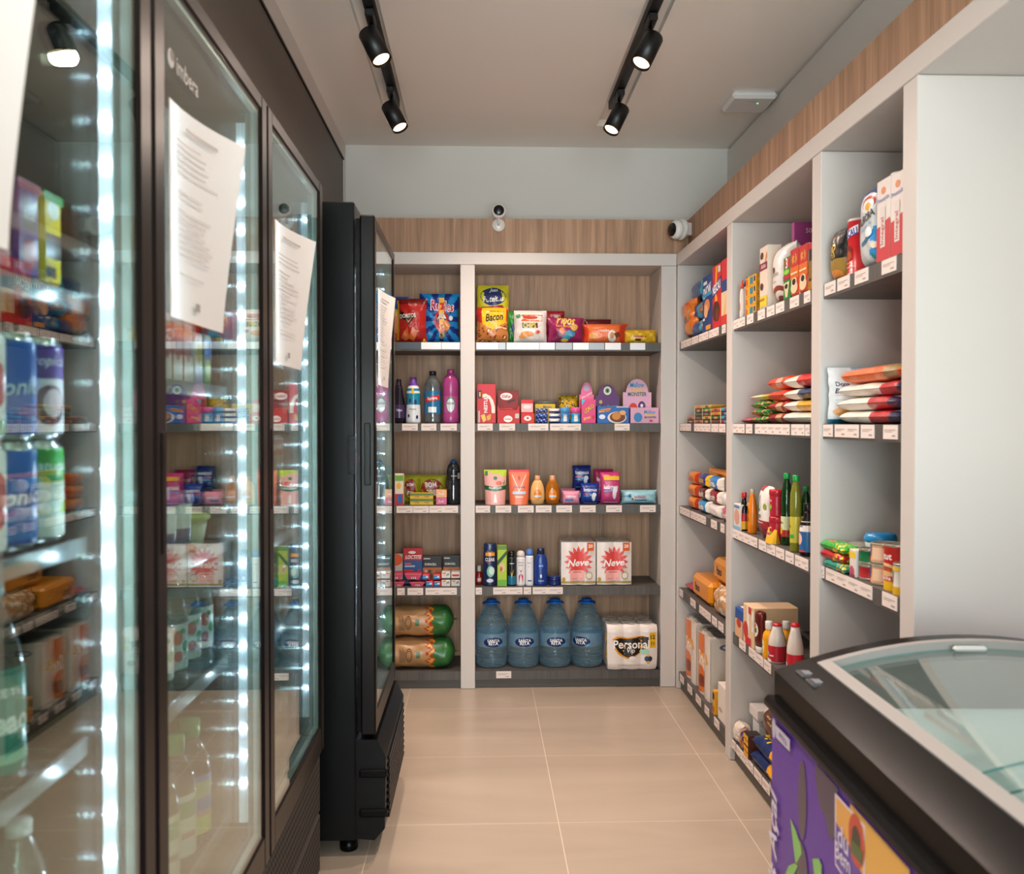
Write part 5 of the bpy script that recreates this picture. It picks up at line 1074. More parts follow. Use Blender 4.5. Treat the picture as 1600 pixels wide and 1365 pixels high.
# shelf 4: bread
for (ya, yb_, h, dz, xf, lb, c_) in ((3.95, 4.27, .105, 0, 1.0, 'lower orange block of wrapped bread, far bay', '#e08c22'), (3.62, 3.94, .105, 0, 1.086, 'orange wrapped bread behind the crumpled bag, far bay', '#e08c22'), (3.72, 4.04, .10, .112, 1.04, 'topmost orange block of wrapped bread, far bay', '#e39326')):
    gg = RY(ya, yb_, 4, h, xf, dz=dz)
    W, Hh = gg['W'], gg['H']; m = MB(); m.cbox(-W/2, W/2, 0, .16, 0, Hh, .018, 'f'+c_)
    m.prints(lambda u, v: ((-W/2+.018+(W-.036)*u, 0, .018+(Hh-.036)*v), (0, -1, 0)), W-.036, Hh-.036, [('t', 'Panco', .3, .5, .3, '#2a1a3a', {'b': .06, 'rot': 0, 'hs': 1.4})]); m.dk = 0
    m.prints(lambda u, v: ((W/2, .018+.124*u, .018+(Hh-.036)*v), (1, 0, 0)), .12, Hh-.036, [('t', 'XIS', .6, .5, .34, '#b8281c', {'b': .05}), ('r', .1, .2, .22, .8, '#2a1a3a')])
    fin_(m.obj('bread_pack'), gg, lb, 'bread', 'orange wrapped bread blocks')
pillow(RY(3.60, 3.90, 4, .115, .990), 'bread_bag', 'crumpled clear bag of rolls in front of the orange bread, far bay', 'bread bag', .09, 'bread', [('r', .5, .12, .8, .4, '#dcd6cc')], None, 'p', .012, res=26, ear=.1)
flat(G(1.0, 4.35, S[4], .14, .13, RZ), 'biscuit_pack', 'small red pack at the corner end of the fourth shelf, far bay', 'biscuit pack', .035, '#a82438', [], None, 'f', .003, res=12)
# shelf 5
def rollpack(y0, y1, h, lb, x=.992, dp=.2, text='Snob'):
    gg = RY(y0, y1, 5, h, x); W = gg['W']; t = thing('paper_towel_pack', lb, 'paper towel', gg['loc'], RZ, 'white and orange paper towel packs')
    m = MB(); r = W/4
    P = lambda u, v: (-W/2+W*u, .010-.007*abs(sin(u*2*pi)), h*v)
    m.grid(P, 24, 8, 'y#e9ddd2')
    m.prints(lambda u, v: (Vector(P(u, v)), Vector((0, -1, 0))), W, h, [('p', [(0, .0), (.5, .05), (.62, .3), (.35, .5), (.62, .62), (.5, .98), (0, .98)], '#e2742a'), ('p', [(.3, .46), (.9, .58), (.8, .72), (.2, .64)], '#efa53a'), ('t', text, .46, .58, .62, '#f7f0e8', {'b': .06, 'sh': .2, 'hs': 1.4}), ('e', .36, .22, .2, .1, '#8a3a18')], 'y')
    m.grid(lambda u, v: (W/2-.001, .012+(dp-.012)*u, h*v), 8, 4, 'y#e6dbd1'); m.dk = 0
    m.prints(lambda u, v: ((W/2-.001, .012+(dp-.012)*u, h*v), (1, 0, 0)), dp, h, [('e', .4, .86, .2, .05, '#5a6a84'), ('e', .4, .86, .12, .03, '#e8e0d8')])
    m.obj('printed_wrapper', t, fix=False)
    for ix in range(2):
        for iy in range(2):
            MB().lathe([(r*.35, 0), (r*.9, 0), (r*.96, .005), (r*.96, h-.005), (r*.9, h), (r*.35, h), (r*.35, .003)], 'd#e8dccf', 20, -W/2+r+ix*2*r, .014+r*.96+iy*2*r*.95).obj('towel_roll', t, (0, 0, .001))
    m = MB(); m.grid(lambda u, v: (-W/2+W*u, .014+(dp-.03)*v, h+.006+.003*sin(u*13+v*9)), 12, 10, 'clearp'); m.obj('clear_film', t, fix=False)
rollpack(4.19, 4.41, .285, 'white and orange paper towel pack, the farther one at the corner'); rollpack(3.93, 4.15, .28, 'white and orange paper towel pack, the nearer one')
m = MB(); gg = RY(3.72, 3.91, 5, .25, 1.02)
m.grid(lambda u, v: ((.085*(1-.55*v**1.6)+.006*sin(u*2*pi*7)*(1-v))*cos(2*pi*u), .09+(.085*(1-.55*v**1.6)+.006*sin(u*2*pi*7)*(1-v))*sin(2*pi*u), .25*v), 60, 16, 'clearp', closed=True)
m.lathe([(.05, 0.002), (.06, .004), (.06, .15), (.03, .17), (.001, .171)], 'd#c9a888', 24, 0, .09)
m.lathe([(.033, .2505), (.02, .256), (.012, .262), (.001, .263)], 'clearp', 12, 0, .09)
fin_(m.obj('plastic_bag', fix=False), gg, 'translucent plastic bag of napkins standing beside the towel packs, far bay bottom shelf', 'plastic bag', None)
carton(RY(3.765, 3.80, 5, .10, .978), 'drink_carton', 'slim yellow and brown carton in front of the translucent bag', 'carton', .035, '#e6a31c', [('r', .1, .62, .9, .9, '#2a1e18'), ('e', .5, .2, .4, .14, '#c8501e')])
carton(RY(3.60, 3.74, 5, .15, .985), 'tissue_box', 'white tissue pack with a dark red block by the divider of the far bay', 'box', .15, '#e6dcd4', [('e', .3, .3, .2, .06, '#b8a294')], [('r', .1, .42, .99, .96, '#8f1a20'), ('t', 'SCALA', .55, .54, .5, '#efe4dd', {'b': .04}), ('p', [(.0, .14), (.5, .22), (.99, .1), (.99, .04), (.0, .08)], '#2a84c8')])
# ================================================================== middle bay
g2 = 'coffee and sweetener packs in the middle bay'
DP = [(.9, 0), (1, .03), (1, .6), (.8, .7), (.5, .78)]; DC = [(.5, .77), (.66, .78), (.66, .9), (.3, .91), (.22, 1), (.02, 1)]
bottle(QR(1, 1155, 1163, 438), 'sweetener_bottle', 'small white dropper bottle with an orange cap, farthest in the middle bay', 'bottle', DP, '#ddd6d0', DC, '#d8402a', (.1, .5, '#e0d9d4', [('e', .5, .5, .2, .3, '#d8702a')]), 'dropper bottles')
bottle(QR(1, 1160, 1171.5, 434, .99), 'sweetener_bottle', 'white dropper bottle with a navy and white cap, middle bay', 'bottle', DP, '#dcdad8', DC, '#1b2a5c', (.05, .62, '#e3e0de', [('t', 'Zero', .5, .34, .5, '#1b3a8a', {'rot': 90, 'b': .05}), ('r', .2, .74, .8, .86, '#c8283a')]), 'dropper bottles')
for k in range(4):
    carton(RY(3.265, 3.395, 1, .036, .993, dz=k*.0365), 'fish_tin_box', 'yellow boxed pack with a teal square, %s of the stack of four' % ['bottom', 'second from below', 'third from below', 'topmost'][k], 'box', .07, '#e3a41e', [('r', .44, .15, .72, .85, '#1f8296'), ('r', .82, .3, .94, .8, '#2a2f6c'), ('r', .06, .2, .18, .8, '#c85a2a')], [('r', .1, .3, .9, .6, '#e9c46a')], group='stacked yellow boxes')
carton(Q(1, 1186, 1198, 386), 'cocoa_box', 'cream cocoa box with a yellow foot and brown ovals, middle bay', 'box', .05, '#dccbbb', [('e', .3, .86, .2, .06, '#4a2416'), ('r', 0, .62, 1, .74, '#7d1c3a'), ('t', 'cacau', .5, .68, .6, '#e8d8cc'), ('e', .3, .36, .2, .06, '#4a2416'), ('p', [(.7, .74), (1, .8), (.9, .9)], '#e0843a'), ('r', .1, .03, 1, .2, '#dfc52c'), ('r', .1, .12, .7, .16, '#a8781e')], [('r', 0, .0, .3, 1, '#dfcfc0')], group=g2)
carton(RY(3.06, 3.085, 1, .285, 1.06), 'tea_box', 'purple box standing side-on behind the white pouch, middle bay', 'box', .2, '#a03a80', side=[('t', '50% CACAU', .5, .9, .6, '#e8cfe0', {'b': .03}), ('r', .4, .76, .96, .84, '#e0d4dc')], group=g2)
pillow(Q(1, 1199, 1221, 381, .992), 'coffee_pouch', 'white pointed coffee pouch with a brown arc and cup, middle bay', 'pouch', .1, '#dcd8d4', [('e', .42, .56, .09, .05, '#3f1c10'), ('t', 'TRESORO', .46, .48, .5, '#7a6a5c', {'b': .01}), ('e', .62, .12, .42, .17, '#8a3a26'), ('e', .62, .08, .32, .13, '#e6dfd8'), ('e', .62, .05, .2, .08, '#8a3a26'), ('r', .1, .36, .6, .37, '#a89888')], g2, 'f', .003, ear=-.12, res=22)
carton(Q(1, 1223, 1233.5, 402), 'coffee_pack', 'slim green coffee pack with a red square, middle bay', 'coffee pack', .07, '#2c8a3f', [('r', .2, .74, .9, .96, '#b82430'), ('t', '3', .5, .85, .3, '#efe6e6', {'b': .06}), ('e', .5, .64, .4, .06, '#8fcf3a'), ('r', .0, .46, 1, .57, '#b02a3a'), ('p', [(.1, .38), (.95, .4), (.7, .04), (.4, .04)], '#e2cfae'), ('e', .5, .3, .24, .06, '#2a140c')], group=g2, fin='f')
for a, b_, l_ in ((1234, 1247, 'farther of the two orange-red coffee bricks, middle bay'), (1247.5, 1261, 'nearer of the two orange-red coffee bricks, middle bay')):
    carton(Q(1, a, b_, 389 if a < 1240 else 383), 'coffee_pack', l_, 'coffee pack', .08, '#d2461e', [('r', 0, .56, 1, 1, '#c2262c'), ('r', 0, .36, 1, .62, '#dc6a1e'), ('e', .5, .78, .3, .12, '#d8943a'), ('t', '3', .5, .78, .26, '#b8242c', {'b': .06}), ('e', .5, .18, .42, .13, '#e4cda6'), ('e', .48, .30, .34, .09, '#ecdcc0'), ('e', .48, .30, .22, .07, '#34160c'), ('r', .1, .46, .9, .50, '#f0d8b0')], side=[('r', .02, .0, .14, 1, '#f0ddd0')], group='orange-red coffee bricks', fin='f', ch=.006)
carton(Q(1, 1261.5, 1275, 378), 'coffee_pack', 'black and gold coffee brick next to the divider of the middle bay', 'coffee pack', .08, '#1c1512', [('r', 0, .86, 1, 1, '#b8202a'), ('e', .45, .42, .4, .2, '#8a6420'), ('r', 0, 0, 1, .18, '#a8741e')], group=g2, fin='f', ch=.006)
# shelf 2 pasta and flour, lying
g22 = 'pasta and flour bags stacked in the middle bay'
def stack(y0, y1, T, dz, lb, cf, x=1.0, dp=.2, its=(), grp=g22, name='pasta_bag', cat='food bag', wr=.004, fin='p', s=2, ear=0, fat=.5, tilt=0):
    """bag lying on a shelf of the right unit with its long side along the front: local v runs towards the far end"""
    L_ = y1-y0
    gg = dict(loc=(x+dp/2, y0, S[s]+T+.0012+dz), W=dp, H=L_, rz=0)
    return pillow(gg, name, lb, cat, T, cf, its, grp, fin, wr, rot=(R_(-90), 0, 0), res=24, ear=ear, fat=fat, blunt=7, seal=0, xe=6)
for k, T in enumerate((.0268, .0268, .0265)):
    stack(3.17, 3.36, T, k*.0275, 'green wrapped pasta with red spots, %s of the far stack, middle bay' % ['bottom', 'middle', 'topmost'][k], 'multi3', grp='green spotted pasta bags', wr=.005)
stack(3.18, 3.37, .022, .0835, 'cream and yellow flat pack on top of the green pasta bags, middle bay', lambda u, v, s: '#dfa9a0' if v > .8 else ('#e2d8b0' if v > .3 else '#d9b92c'), wr=.002)
stack(3.36, 3.48, .022, 0, 'thin pink pack at the far end of the second shelf, middle bay', '#b8384a', wr=.002)
for k, (T, c_, c2_, nm) in enumerate(((.0375, '#8f1c22', '#c8a07a', 'crimson'), (.0375, '#a12226', '#d8b48a', 'crimson'), (.0375, '#cf3a1c', '#cf4a24', 'orange-red'), (.044, '#d84020', '#d9a890', 'orange-red'))):
    stack(2.96, 3.16, T, k*.0385, '%s pasta bag, %s of the centre stack, middle bay' % (nm, ['bottom', 'second from below', 'third from below', 'topmost'][k]), (lambda c_, c2_: lambda u, v, s: c2_ if .35 < v < .62 else c_)(c_, c2_), grp='red pasta bags in the centre stack', wr=.005)
for k, (c_, nm, T) in enumerate((('#e3d8cc', 'plain white', .0365), ('#e2a51c', 'yellow', .0365), ('#15385c', 'navy', .0365), ('#cf2f2c', 'red', .042))):
    stack(2.655, 2.955, T, k*.0375, '%s-centred flour bag with pale ends, %s of the near stack, middle bay' % (nm, ['bottom', 'second from below', 'third from below', 'topmost'][k]), (lambda c_: lambda u, v, s: c_ if v < .60 else '#e8dcd0')(c_), x=.985, its=[('t', 'Farinha', .5, .3, .5, '#f2ece4', {'b': .04, 'rot': 90})], grp='flour bags in the near stack', wr=.004, fin='f')
# shelf 3: sauces
g23 = 'sauces, oils and olives in the middle bay'
carton(Q(3, 1147, 1157, 787), 'cream_carton', 'small white and blue cream carton, farthest on the sauce shelf', 'carton', .06, '#ded4ce', [('r', 0, 0, 1, .14, '#7fb0d8'), ('e', .5, .5, .4, .3, '#cf9a86'), ('r', .1, .84, .9, .94, '#4a80b8')], group=g23)
SJ = [(.94, 0), (1, .02), (1, .5), (.9, .62), (.55, .72), (.46, .78), (.46, .86)]; SCp = [(.5, .85), (.52, .855), (.52, .99), (.48, 1), (.02, 1)]
bottle(QR(3, 1155.5, 1171, 769), 'soy_sauce_bottle', 'dark soy sauce bottle with a red cap and yellow label', 'bottle', SJ, '#0e0a09', SCp, '#c02430', (.04, .46, lambda v: '#e2a91e' if v < .5 else '#b8242a', [('r', .6, 0, .8, 1, '#2aa048')]), g23)
bottle(QR(3, 1168.5, 1184, 764, .98), 'dressing_bottle', 'orange dressing bottle with a clear neck', 'bottle', [(.8, 0), (.96, .03), (1, .3), (1, .5), (.8, .7), (.5, .86), (.4, .92)], '#e27d14', [(.42, .90), (.44, .91), (.44, .99), (.4, 1), (.02, 1)], '#b8a690', (.2, .62, '#e27d14', [('e', .5, .7, .2, .2, '#7a5224'), ('e', .5, .4, .16, .16, '#9a6a2c'), ('e', .52, .3, .2, .16, '#8a5a22')]), g23)
pillow(Q(3, 1180, 1198, 759, 1.0), 'olive_pouch', 'white and crimson olive pouch with a green curve', 'pouch', .06, lambda u, v, s: '#a3242e' if v < .36 or (v > .9 and u < .5) else '#e6e2dc', [('e', .36, .66, .09, .16, '#1f5a34'), ('e', .44, .68, .07, .13, '#e6e2dc'), ('t', 'Oro', .34, .44, .36, '#1f3a2c', {'b': .04, 'sh': .3}), ('e', .5, .14, .34, .12, '#7a1620'), ('e', .3, .05, .14, .05, '#e0c8a8'), ('e', .78, .62, .08, .06, '#8a9a3a'), ('r', .1, .3, .7, .32, '#e6c9c9')], g23, 'f', .003, res=20)
for k in range(2):
    gg = QR(3, 1202.5, 1226, 0); gg['H'] = .090; gg['loc'] = (gg['loc'][0], gg['loc'][1], S[3]+.0006+k*.0905)
    bottle(gg, 'olive_tub', 'red screw-lid olive tub, %s one, middle bay' % ('lower', 'upper')[k], 'tub', [(.82, 0), (.9, .02), (.96, .78), (.9, .8)], '#b01e30', [(1.0, .79), (1.04, .8), (1.04, .95), (1, 1), (.02, 1)], '#b8202e', (.05, .74, '#b51f33', [('t', 'verde', .5, .8, .4, '#ecd6d8', {'b': .04}), ('e', .6, .46, .12, .12, '#8fae3a'), ('e', .5, .3, .1, .1, '#7fa034')]), 'red olive tubs')
pouch(Q(3, 1192, 1206, 826, .9685), 'mustard_pouch', 'small yellow pouch with a red label in front of the red tubs', 'pouch', .04, '#e2ad2a', [('r', .1, .5, .6, .76, '#efe0d0'), ('r', .14, .54, .56, .72, '#b8302a')], g23)
OLV = [(.92, 0), (1, .02), (1, .42), (.95, .45), (1, .48), (1, .68), (.93, .76), (.72, .84), (.5, .90), (.44, .93)]; OLC = [(.56, .92), (.58, .925), (.58, .985), (.54, 1), (.02, 1)]
bottle(QR(3, 1221, 1239, 739, 1.0), 'olive_oil_bottle', 'dark green olive oil bottle with a bright green cap', 'bottle', OLV, 'petgreen', OLC, '#23a04a', (.12, .4, lambda v: '#b8342a' if v < .4 else '#dfe3b0', [('t', 'Gallo', .5, .7, .5, '#1c3a2a', {'b': .05}), ('e', .5, .3, .2, .2, '#e0b03a')]), g23, fill=(.86, 'petgreen'))
bottle(QR(3, 1235, 1253, 742), 'olive_oil_bottle', 'golden cooking oil bottle with a green cap', 'bottle', OLV, 'petoil', OLC, '#23a04a', (.12, .46, '#c9b83a', [('t', 'em', .4, .62, .4, '#2a2414', {'b': .04}), ('r', .1, .18, .9, .32, '#3aa84a')]), g23, fill=(.84, 's#8a7c1e'))
bottle(QR(3, 1252, 1268, 760, 1.06), 'olive_oil_bottle', 'green glass bottle standing behind the golden oil bottle', 'bottle', OLV, 'petgreen', OLC, '#1f8a44', (.3, .5, '#c9c48a', []), g23)
bottle(QR(3, 1250, 1275, 786), 'soy_sauce_bottle', 'dark sauce bottle with a blue and white label next to the divider', 'bottle', SJ, '#120c0a', SCp, '#171310', (.08, .66, lambda v: '#2a649c' if v < .66 else '#e9dcd8', [('t', 'SAKURA', .5, .84, .5, '#161010', {'b': .06}), ('e', .5, .42, .22, .2, '#e9b8b0'), ('r', .1, .0, .9, .05, '#d83a4a')]), g23)
bottle(RY(2.66, 2.72, 3, .22, 1.12), 'vinegar_bottle', 'pale yellow vinegar bottle behind the dark sauce bottle by the divider', 'bottle', SJ, 'petoil', SCp, '#1a1a18', (.1, .5, '#e4dcc0', [('e', .5, .5, .2, .3, '#c8a83a')]), g23)
# shelf 4
g24 = 'ketchup, milk and snack boxes in the middle bay'
carton(Q(4, 1150, 1162, 952), 'snack_box', 'blue and cream box at the far end of the fourth shelf, middle bay', 'box', .17, '#24509a', [('r', 0, 0, 1, .62, '#dcae86'), ('e', .5, .5, .3, .16, '#b8382c')], top=[('r', 0, .1, 1, .25, '#e6e0d8'), ('r', 0, .4, 1, .5, '#e6e0d8')], group=g24)
carton(Q(4, 1162.5, 1175, 946), 'snack_box', 'cream, red and white boxed snack, second box of the fourth shelf', 'box', .17, '#e2bf98', [('r', .5, .3, .8, .98, '#e8e4e0'), ('e', .35, .35, .3, .22, '#c2382c'), ('r', .3, 0, 1, .2, '#c8242c'), ('r', .7, .82, 1, 1, '#c8303a')], [('r', .3, .0, .6, 1, '#e4c49e')], group=g24)
carton(Q(4, 1175.5, 1179.5, 950), 'snack_box', 'cream box with a white and violet label beside the ketchup', 'box', .16, '#e0bd94', [('r', .1, .4, .9, .9, '#e8e2da'), ('t', 'Lanche', .5, .6, .7, '#5a4a9c', {'rot': 80, 'b': .05})], group=g24)
KP = [(.80, 0), (.92, .03), (.94, .12), (.86, .16), (1, .3), (.94, .55), (.98, .82), (1, .92), (.9, .985), (.6, 1), (.45, .97), (.02, .965)]
for p0, p1, y, xf, tw_, l_ in ((1181, 1206, 956, .968, .5, 'upside-down brown-red ketchup bottle with a white cap and green label'), (1208, 1233, 955, 1.06, .3, 'upside-down brown-red ketchup bottle behind the mustard bottles')):
    gg = QR(4, p0, p1, y, xf)
    bottle(gg, 'ketchup_bottle', l_, 'bottle', KP[3:], '#5c1812', [(.76, 0), (.88, .01), (.9, .13), (.84, .162)], '#dfdcd8', (.34, .78, '#5c1812', [('e', .5, .5, .3, .4, '#dcd8c4'), ('r', .34, .34, .66, .6, '#3a6a44'), ('e', .5, .74, .1, .1, '#c8302a')]), 'ketchup bottles', squash=.7)
MU = [(.94, 0), (1, .02), (1, .6), (.8, .7), (.5, .76), (.5, .8)]; MC_ = [(.58, .79), (.6, .8), (.6, .98), (.56, 1), (.02, 1)]
for p0, p1, xf, l_ in ((1193, 1213, .972, 'yellow mustard bottle with a white cap, left of the milk bottles'), (1220, 1240, 1.035, 'yellow mustard bottle with a white cap, between and behind the milk bottles')):
    bottle(QR(4, p0, p1, 971, xf), 'mustard_bottle', l_, 'bottle', MU, '#e8a012', MC_, '#e2dedb', (.08, .55, '#e8a012', [('e', .45, .5, .24, .44, '#e9dfc0'), ('t', 'Hellmanns', .45, .62, .36, '#1e2a5c', {'b': .04}), ('e', .45, .3, .1, .12, '#c8681e')]), 'mustard bottles')
MK = [(.94, 0), (1, .02), (1, .48), (.98, .56), (.82, .70), (.58, .85), (.48, .94)]; MKC = [(.52, .935), (.56, .94), (.56, .97), (.4, .985), (.38, 1), (.02, 1)]
for p0, p1, l_ in ((1202, 1230, 'farther coconut milk bottle with a red cap and red label'), (1231, 1257.5, 'nearer coconut milk bottle with a red cap and red label')):
    bottle(QR(4, p0, p1, 974, .975), 'milk_bottle', l_, 'bottle', MK, '#d9cfc6', MKC, '#c2202e', (.04, .44, '#bf2636', [('e', .36, .62, .12, .18, '#e8b03a'), ('e', .36, .48, .2, .14, '#e9eaf0'), ('t', 'Sococo', .36, .48, .36, '#1d3f9a', {'b': .05, 'rot': -5}), ('r', .6, .34, .86, .42, '#ead6d6'), ('e', .5, .06, .26, .12, '#e6ded8')]), 'coconut milk bottles')
flat(dict(loc=(.962, 2.79, S[4]), W=.15, H=.14, rz=RZ), 'snack_pack', 'flat red and orange packet lying in front of the milk bottles', 'packet', .012, lambda u, v, s: '#cf2f26' if u < .6 else '#e27a2a', [('e', .4, .3, .1, .1, '#e9b41e'), ('e', .3, .6, .06, .06, '#7a1a14')], None, 'f', .002, res=12)
# bottom shelf
g25 = 'coffee and pet food bags on the bottom shelf'
pillow(RY(3.405, 3.485, 5, .075, .972), 'sugar_bag', 'pale crumpled bag at the far end of the bottom shelf, middle bay', 'bag', .06, '#d6cabd', [], g25, 'p', .006)
carton(RY(3.375, 3.455, 5, .105, 1.045), 'tissue_pack', 'white and blue tissue pack standing at the far end of the bottom shelf', 'pack', .12, '#dfe0e2', side=[('e', .6, .3, .3, .2, '#b8cfe6'), ('r', .8, .2, .86, .8, '#c8385a')], group=g25)
carton(RY(3.36, 3.465, 5, .038, 1.035, dz=.107), 'tissue_pack', 'flat white pack with grey print lying on the tissue pack', 'pack', .14, '#e4dcd8', side=[('r', .2, .3, .6, .7, '#c9c4c2'), ('r', .7, .2, .9, .8, '#8f8c8a')], group=g25)
pillow(RY(3.335, 3.40, 5, .075, .972), 'snack_bag', 'small navy and orange snack bag low on the bottom shelf', 'snack bag', .05, lambda u, v, s: '#1c2f70' if (int(u*4)+int(v*4)) % 2 else '#b8703a', [], g25, 'f', .004)
for k in range(2):
    carton(RY(3.262, 3.325, 5, .042, .972, dz=k*.043), 'matchbox_pack', '%s of two yellow and black gridded packs' % ('lower', 'upper')[k], 'pack', .05, '#1c1512', [('r', .06+.48*i, .06+.48*j, .48+.48*i, .46+.48*j, '#e6a41c') for i in range(2) for j in range(2)], [('r', 0, 0, 1, 1, '#5a2a1a')], group='yellow gridded packs')
for k, (y0, y1, x, dz) in enumerate(((2.93, 3.25, .972, 0), (2.90, 3.24, .975, .056))):
    stack(y0, y1, .055, dz, '%s navy bag with yellow lettering and an orange patch, bottom shelf' % ('lower', 'upper')[k], lambda u, v, s: '#e8a01e' if v < .45 and u < .6 else '#162a5c', x=x, dp=.16, its=[('t', 'Friskies', .3, .65, .7, '#e9c32a', {'b': .06, 'rot': 90})], grp='navy bags with yellow lettering', fin='f', s=5)
pillow(RY(3.26, 3.365, 5, .145, 1.055), 'coffee_bag', 'small brown paper bag with a white band, left of the larger one', 'bag', .07, lambda u, v, s: '#e6ded6' if .3 < v < .5 else '#6b3f22', [], g25, 'p', .006, ear=-.1)
pillow(RY(3.03, 3.25, 5, .10, 1.0, dz=.115), 'coffee_bag', 'large brown bag with a white band on top of the heap, bottom shelf', 'bag', .12, lambda u, v, s: '#e6ded6' if u < .22 else '#5a3820', [('r', .5, .6, .8, .66, '#c9a880'), ('r', .4, .76, .6, .8, '#c9a880')], g25, 'p', .008, ear=-.12)
bottle(QR(5, 1181, 1195, 1088, 1.14), 'cleaner_bottle', 'dark bottle with a black cap behind the brown bags', 'bottle', [(.94, 0), (1, .02), (1, .6), (.6, .78)], '#1d4a44', [(.56, .77), (.6, .78), (.6, .98), (.56, 1), (.02, 1)], '#121212', None, g25)
# ================================================================== near bay
g3 = 'milk, cocoa and mixes in the near bay'
pillow(Q(1, 1290, 1311, 358, .975), 'chocolate_pouch', 'black and gold pouch with curly gold lettering, near bay', 'pouch', .06, lambda u, v, s: '#c9762a' if v < .12 else ('#9a7a34' if v < .4 else '#171412'), [('t', 'D', .3, .58, .3, '#d9b04a', {'sh': .4}), ('t', 'R', .5, .56, .34, '#d9b04a', {'sh': .4}), ('e', .55, .8, .1, .03, '#b8763a'), ('e', .5, .1, .4, .1, '#d98a3a')], g3, 'f', .003, ear=-.04, res=20)
gg = Q(1, 1313.5, 1334, 341, .99); gg['W'] = .072; gg['loc'] = (.985, 2.418, gg['loc'][2])
tin(gg, 'cocoa_canister', 'red cocoa canister with a blue diagonal name and yellow bolt', 'canister', '#c9222a', [('p', [(.2, .98), (.34, .9), (.30, .76), (.42, .72), (.2, .45)], '#e8a81e'), ('p', [(.1, .60), (.8, .74), (.8, .88), (.1, .74)], '#ecebf0'), ('t', 'NESCAU', .45, .74, .66, '#20449c', {'b': .08, 'rot': 10, 'hs': 1.6}), ('e', .4, .42, .22, .12, '#7a2a18'), ('e', .46, .34, .16, .09, '#a84a2a'), ('r', .2, .13, .7, .15, '#e8b8b0'), ('r', .2, .2, .5, .22, '#e8a81e')], g3, lid='s#dcd0ca', tw=.15)
pillow(Q(1, 1335, 1366, 292, .99), 'powdered_milk_bag', 'tall white and blue powdered milk bag with a sunrise logo', 'bag', .09, lambda u, v, s: '#4a3a30' if v > .955 else ('#1d3f8c' if v > .84 or (v > .62 and u < .22) else ('#2f8fd0' if (v < .46 and u > .74+.1*sin(v*30)) else '#c4c8ca')),
       [('e', .6, .78, .36, .12, '#e4e6ea'), ('e', .62, .77, .28, .09, '#c2382c'), ('e', .62, .75, .24, .075, '#e9eaec'), ('e', .64, .735, .14, .05, '#e6a81e'), ('t', 'AURORA', .52, .60, .72, '#1a1a24', {'b': .05, 'rot': 14, 'hs': 1.4}), ('t', 'Leite em Po', .5, .5, .56, '#7fb0d4', {'rot': 14}), ('p', [(.36, .26), (.72, .34), (.72, .4), (.36, .31)], '#2a6a90'), ('e', .86, .24, .08, .04, '#e9d9c4'), ('r', .78, .08, .96, .14, '#2f8a4a'), ('e', .68, .42, .14, .06, '#e9ecee')], g3, 'f', .004, ear=.03, res=30, seal=.03, fat=.35, xe=4, blunt=6)
for a, b_, yt, l_ in ((1368, 1389, 281, 'farther white and red milk carton, near bay'), (1389.5, 1412, 270, 'nearer white and red milk carton beside the pillar')):
    gg = Q(1, a, b_, yt, .985); W, Hh = gg['W'], gg['H']; t = thing('milk_carton', l_, 'milk carton', gg['loc'], RZ, 'white and red milk cartons')
    m = MB(); m.cbox(-W/2, W/2, 0, W*.95, 0, Hh, .001, 'c#e2d8d3')
    fr = [('p', [(0, 0), (1, 0), (1, .50), (.7, .48), (.4, .44), (0, .42)], '#c6303a'), ('e', .5, .86, .16, .045, '#e08a5a'), ('t', 'Piracanjuba', .5, .75, .86, '#6a7ab8', {'b': .03, 'rot': 3}), ('r', .3, .16, .66, .66, '#d9d2cd'), ('t', 'Integral', .48, .36, .34, '#b8323a', {'rot': 90, 'b': .03})]
    m.prints(lambda u, v: ((-W/2+W*u, 0, Hh*v), (0, -1, 0)), W, Hh, fr); m.dk = 0
    m.prints(lambda u, v: ((W/2, W*.95*u, Hh*v), (1, 0, 0)), W, Hh, [('r', 0, 0, 1, .46, '#c6303a')]); m.obj('carton_body', t)
    MB().lathe([(.017, 0), (.018, .002), (.018, .013), (.016, .015), (.001, .015)], 's#e9e4e2', 20).obj('cap', t, (0.0, W*.5, Hh+.0002))
g32 = 'rice and bean bags stacked in the near bay'
stand = pillow(G(1.085, 2.505, S[2]+.0008, .225, .158), 'rice_bag', 'white and sky blue rice bag standing behind the stacked bags', 'rice bag', .06, lambda u, v, s: '#1d5f7a' if v < .1 else ('#8fc0dc' if u > .35+.3*sin(v*3+.4) else '#dfe4e8'), [('t', 'Dona', .15, .70, .17, '#2a2a5c', {'b': .05}), ('t', 'Benta', .16, .58, .2, '#2a2a5c', {'b': .05}), ('r', .06, .42, .4, .43, '#9fb8c8'), ('r', .06, .5, .36, .51, '#e0b08a'), ('e', .2, .22, .16, .08, '#df9a4a')], g32, 'p', .004, ear=-.02, res=24)
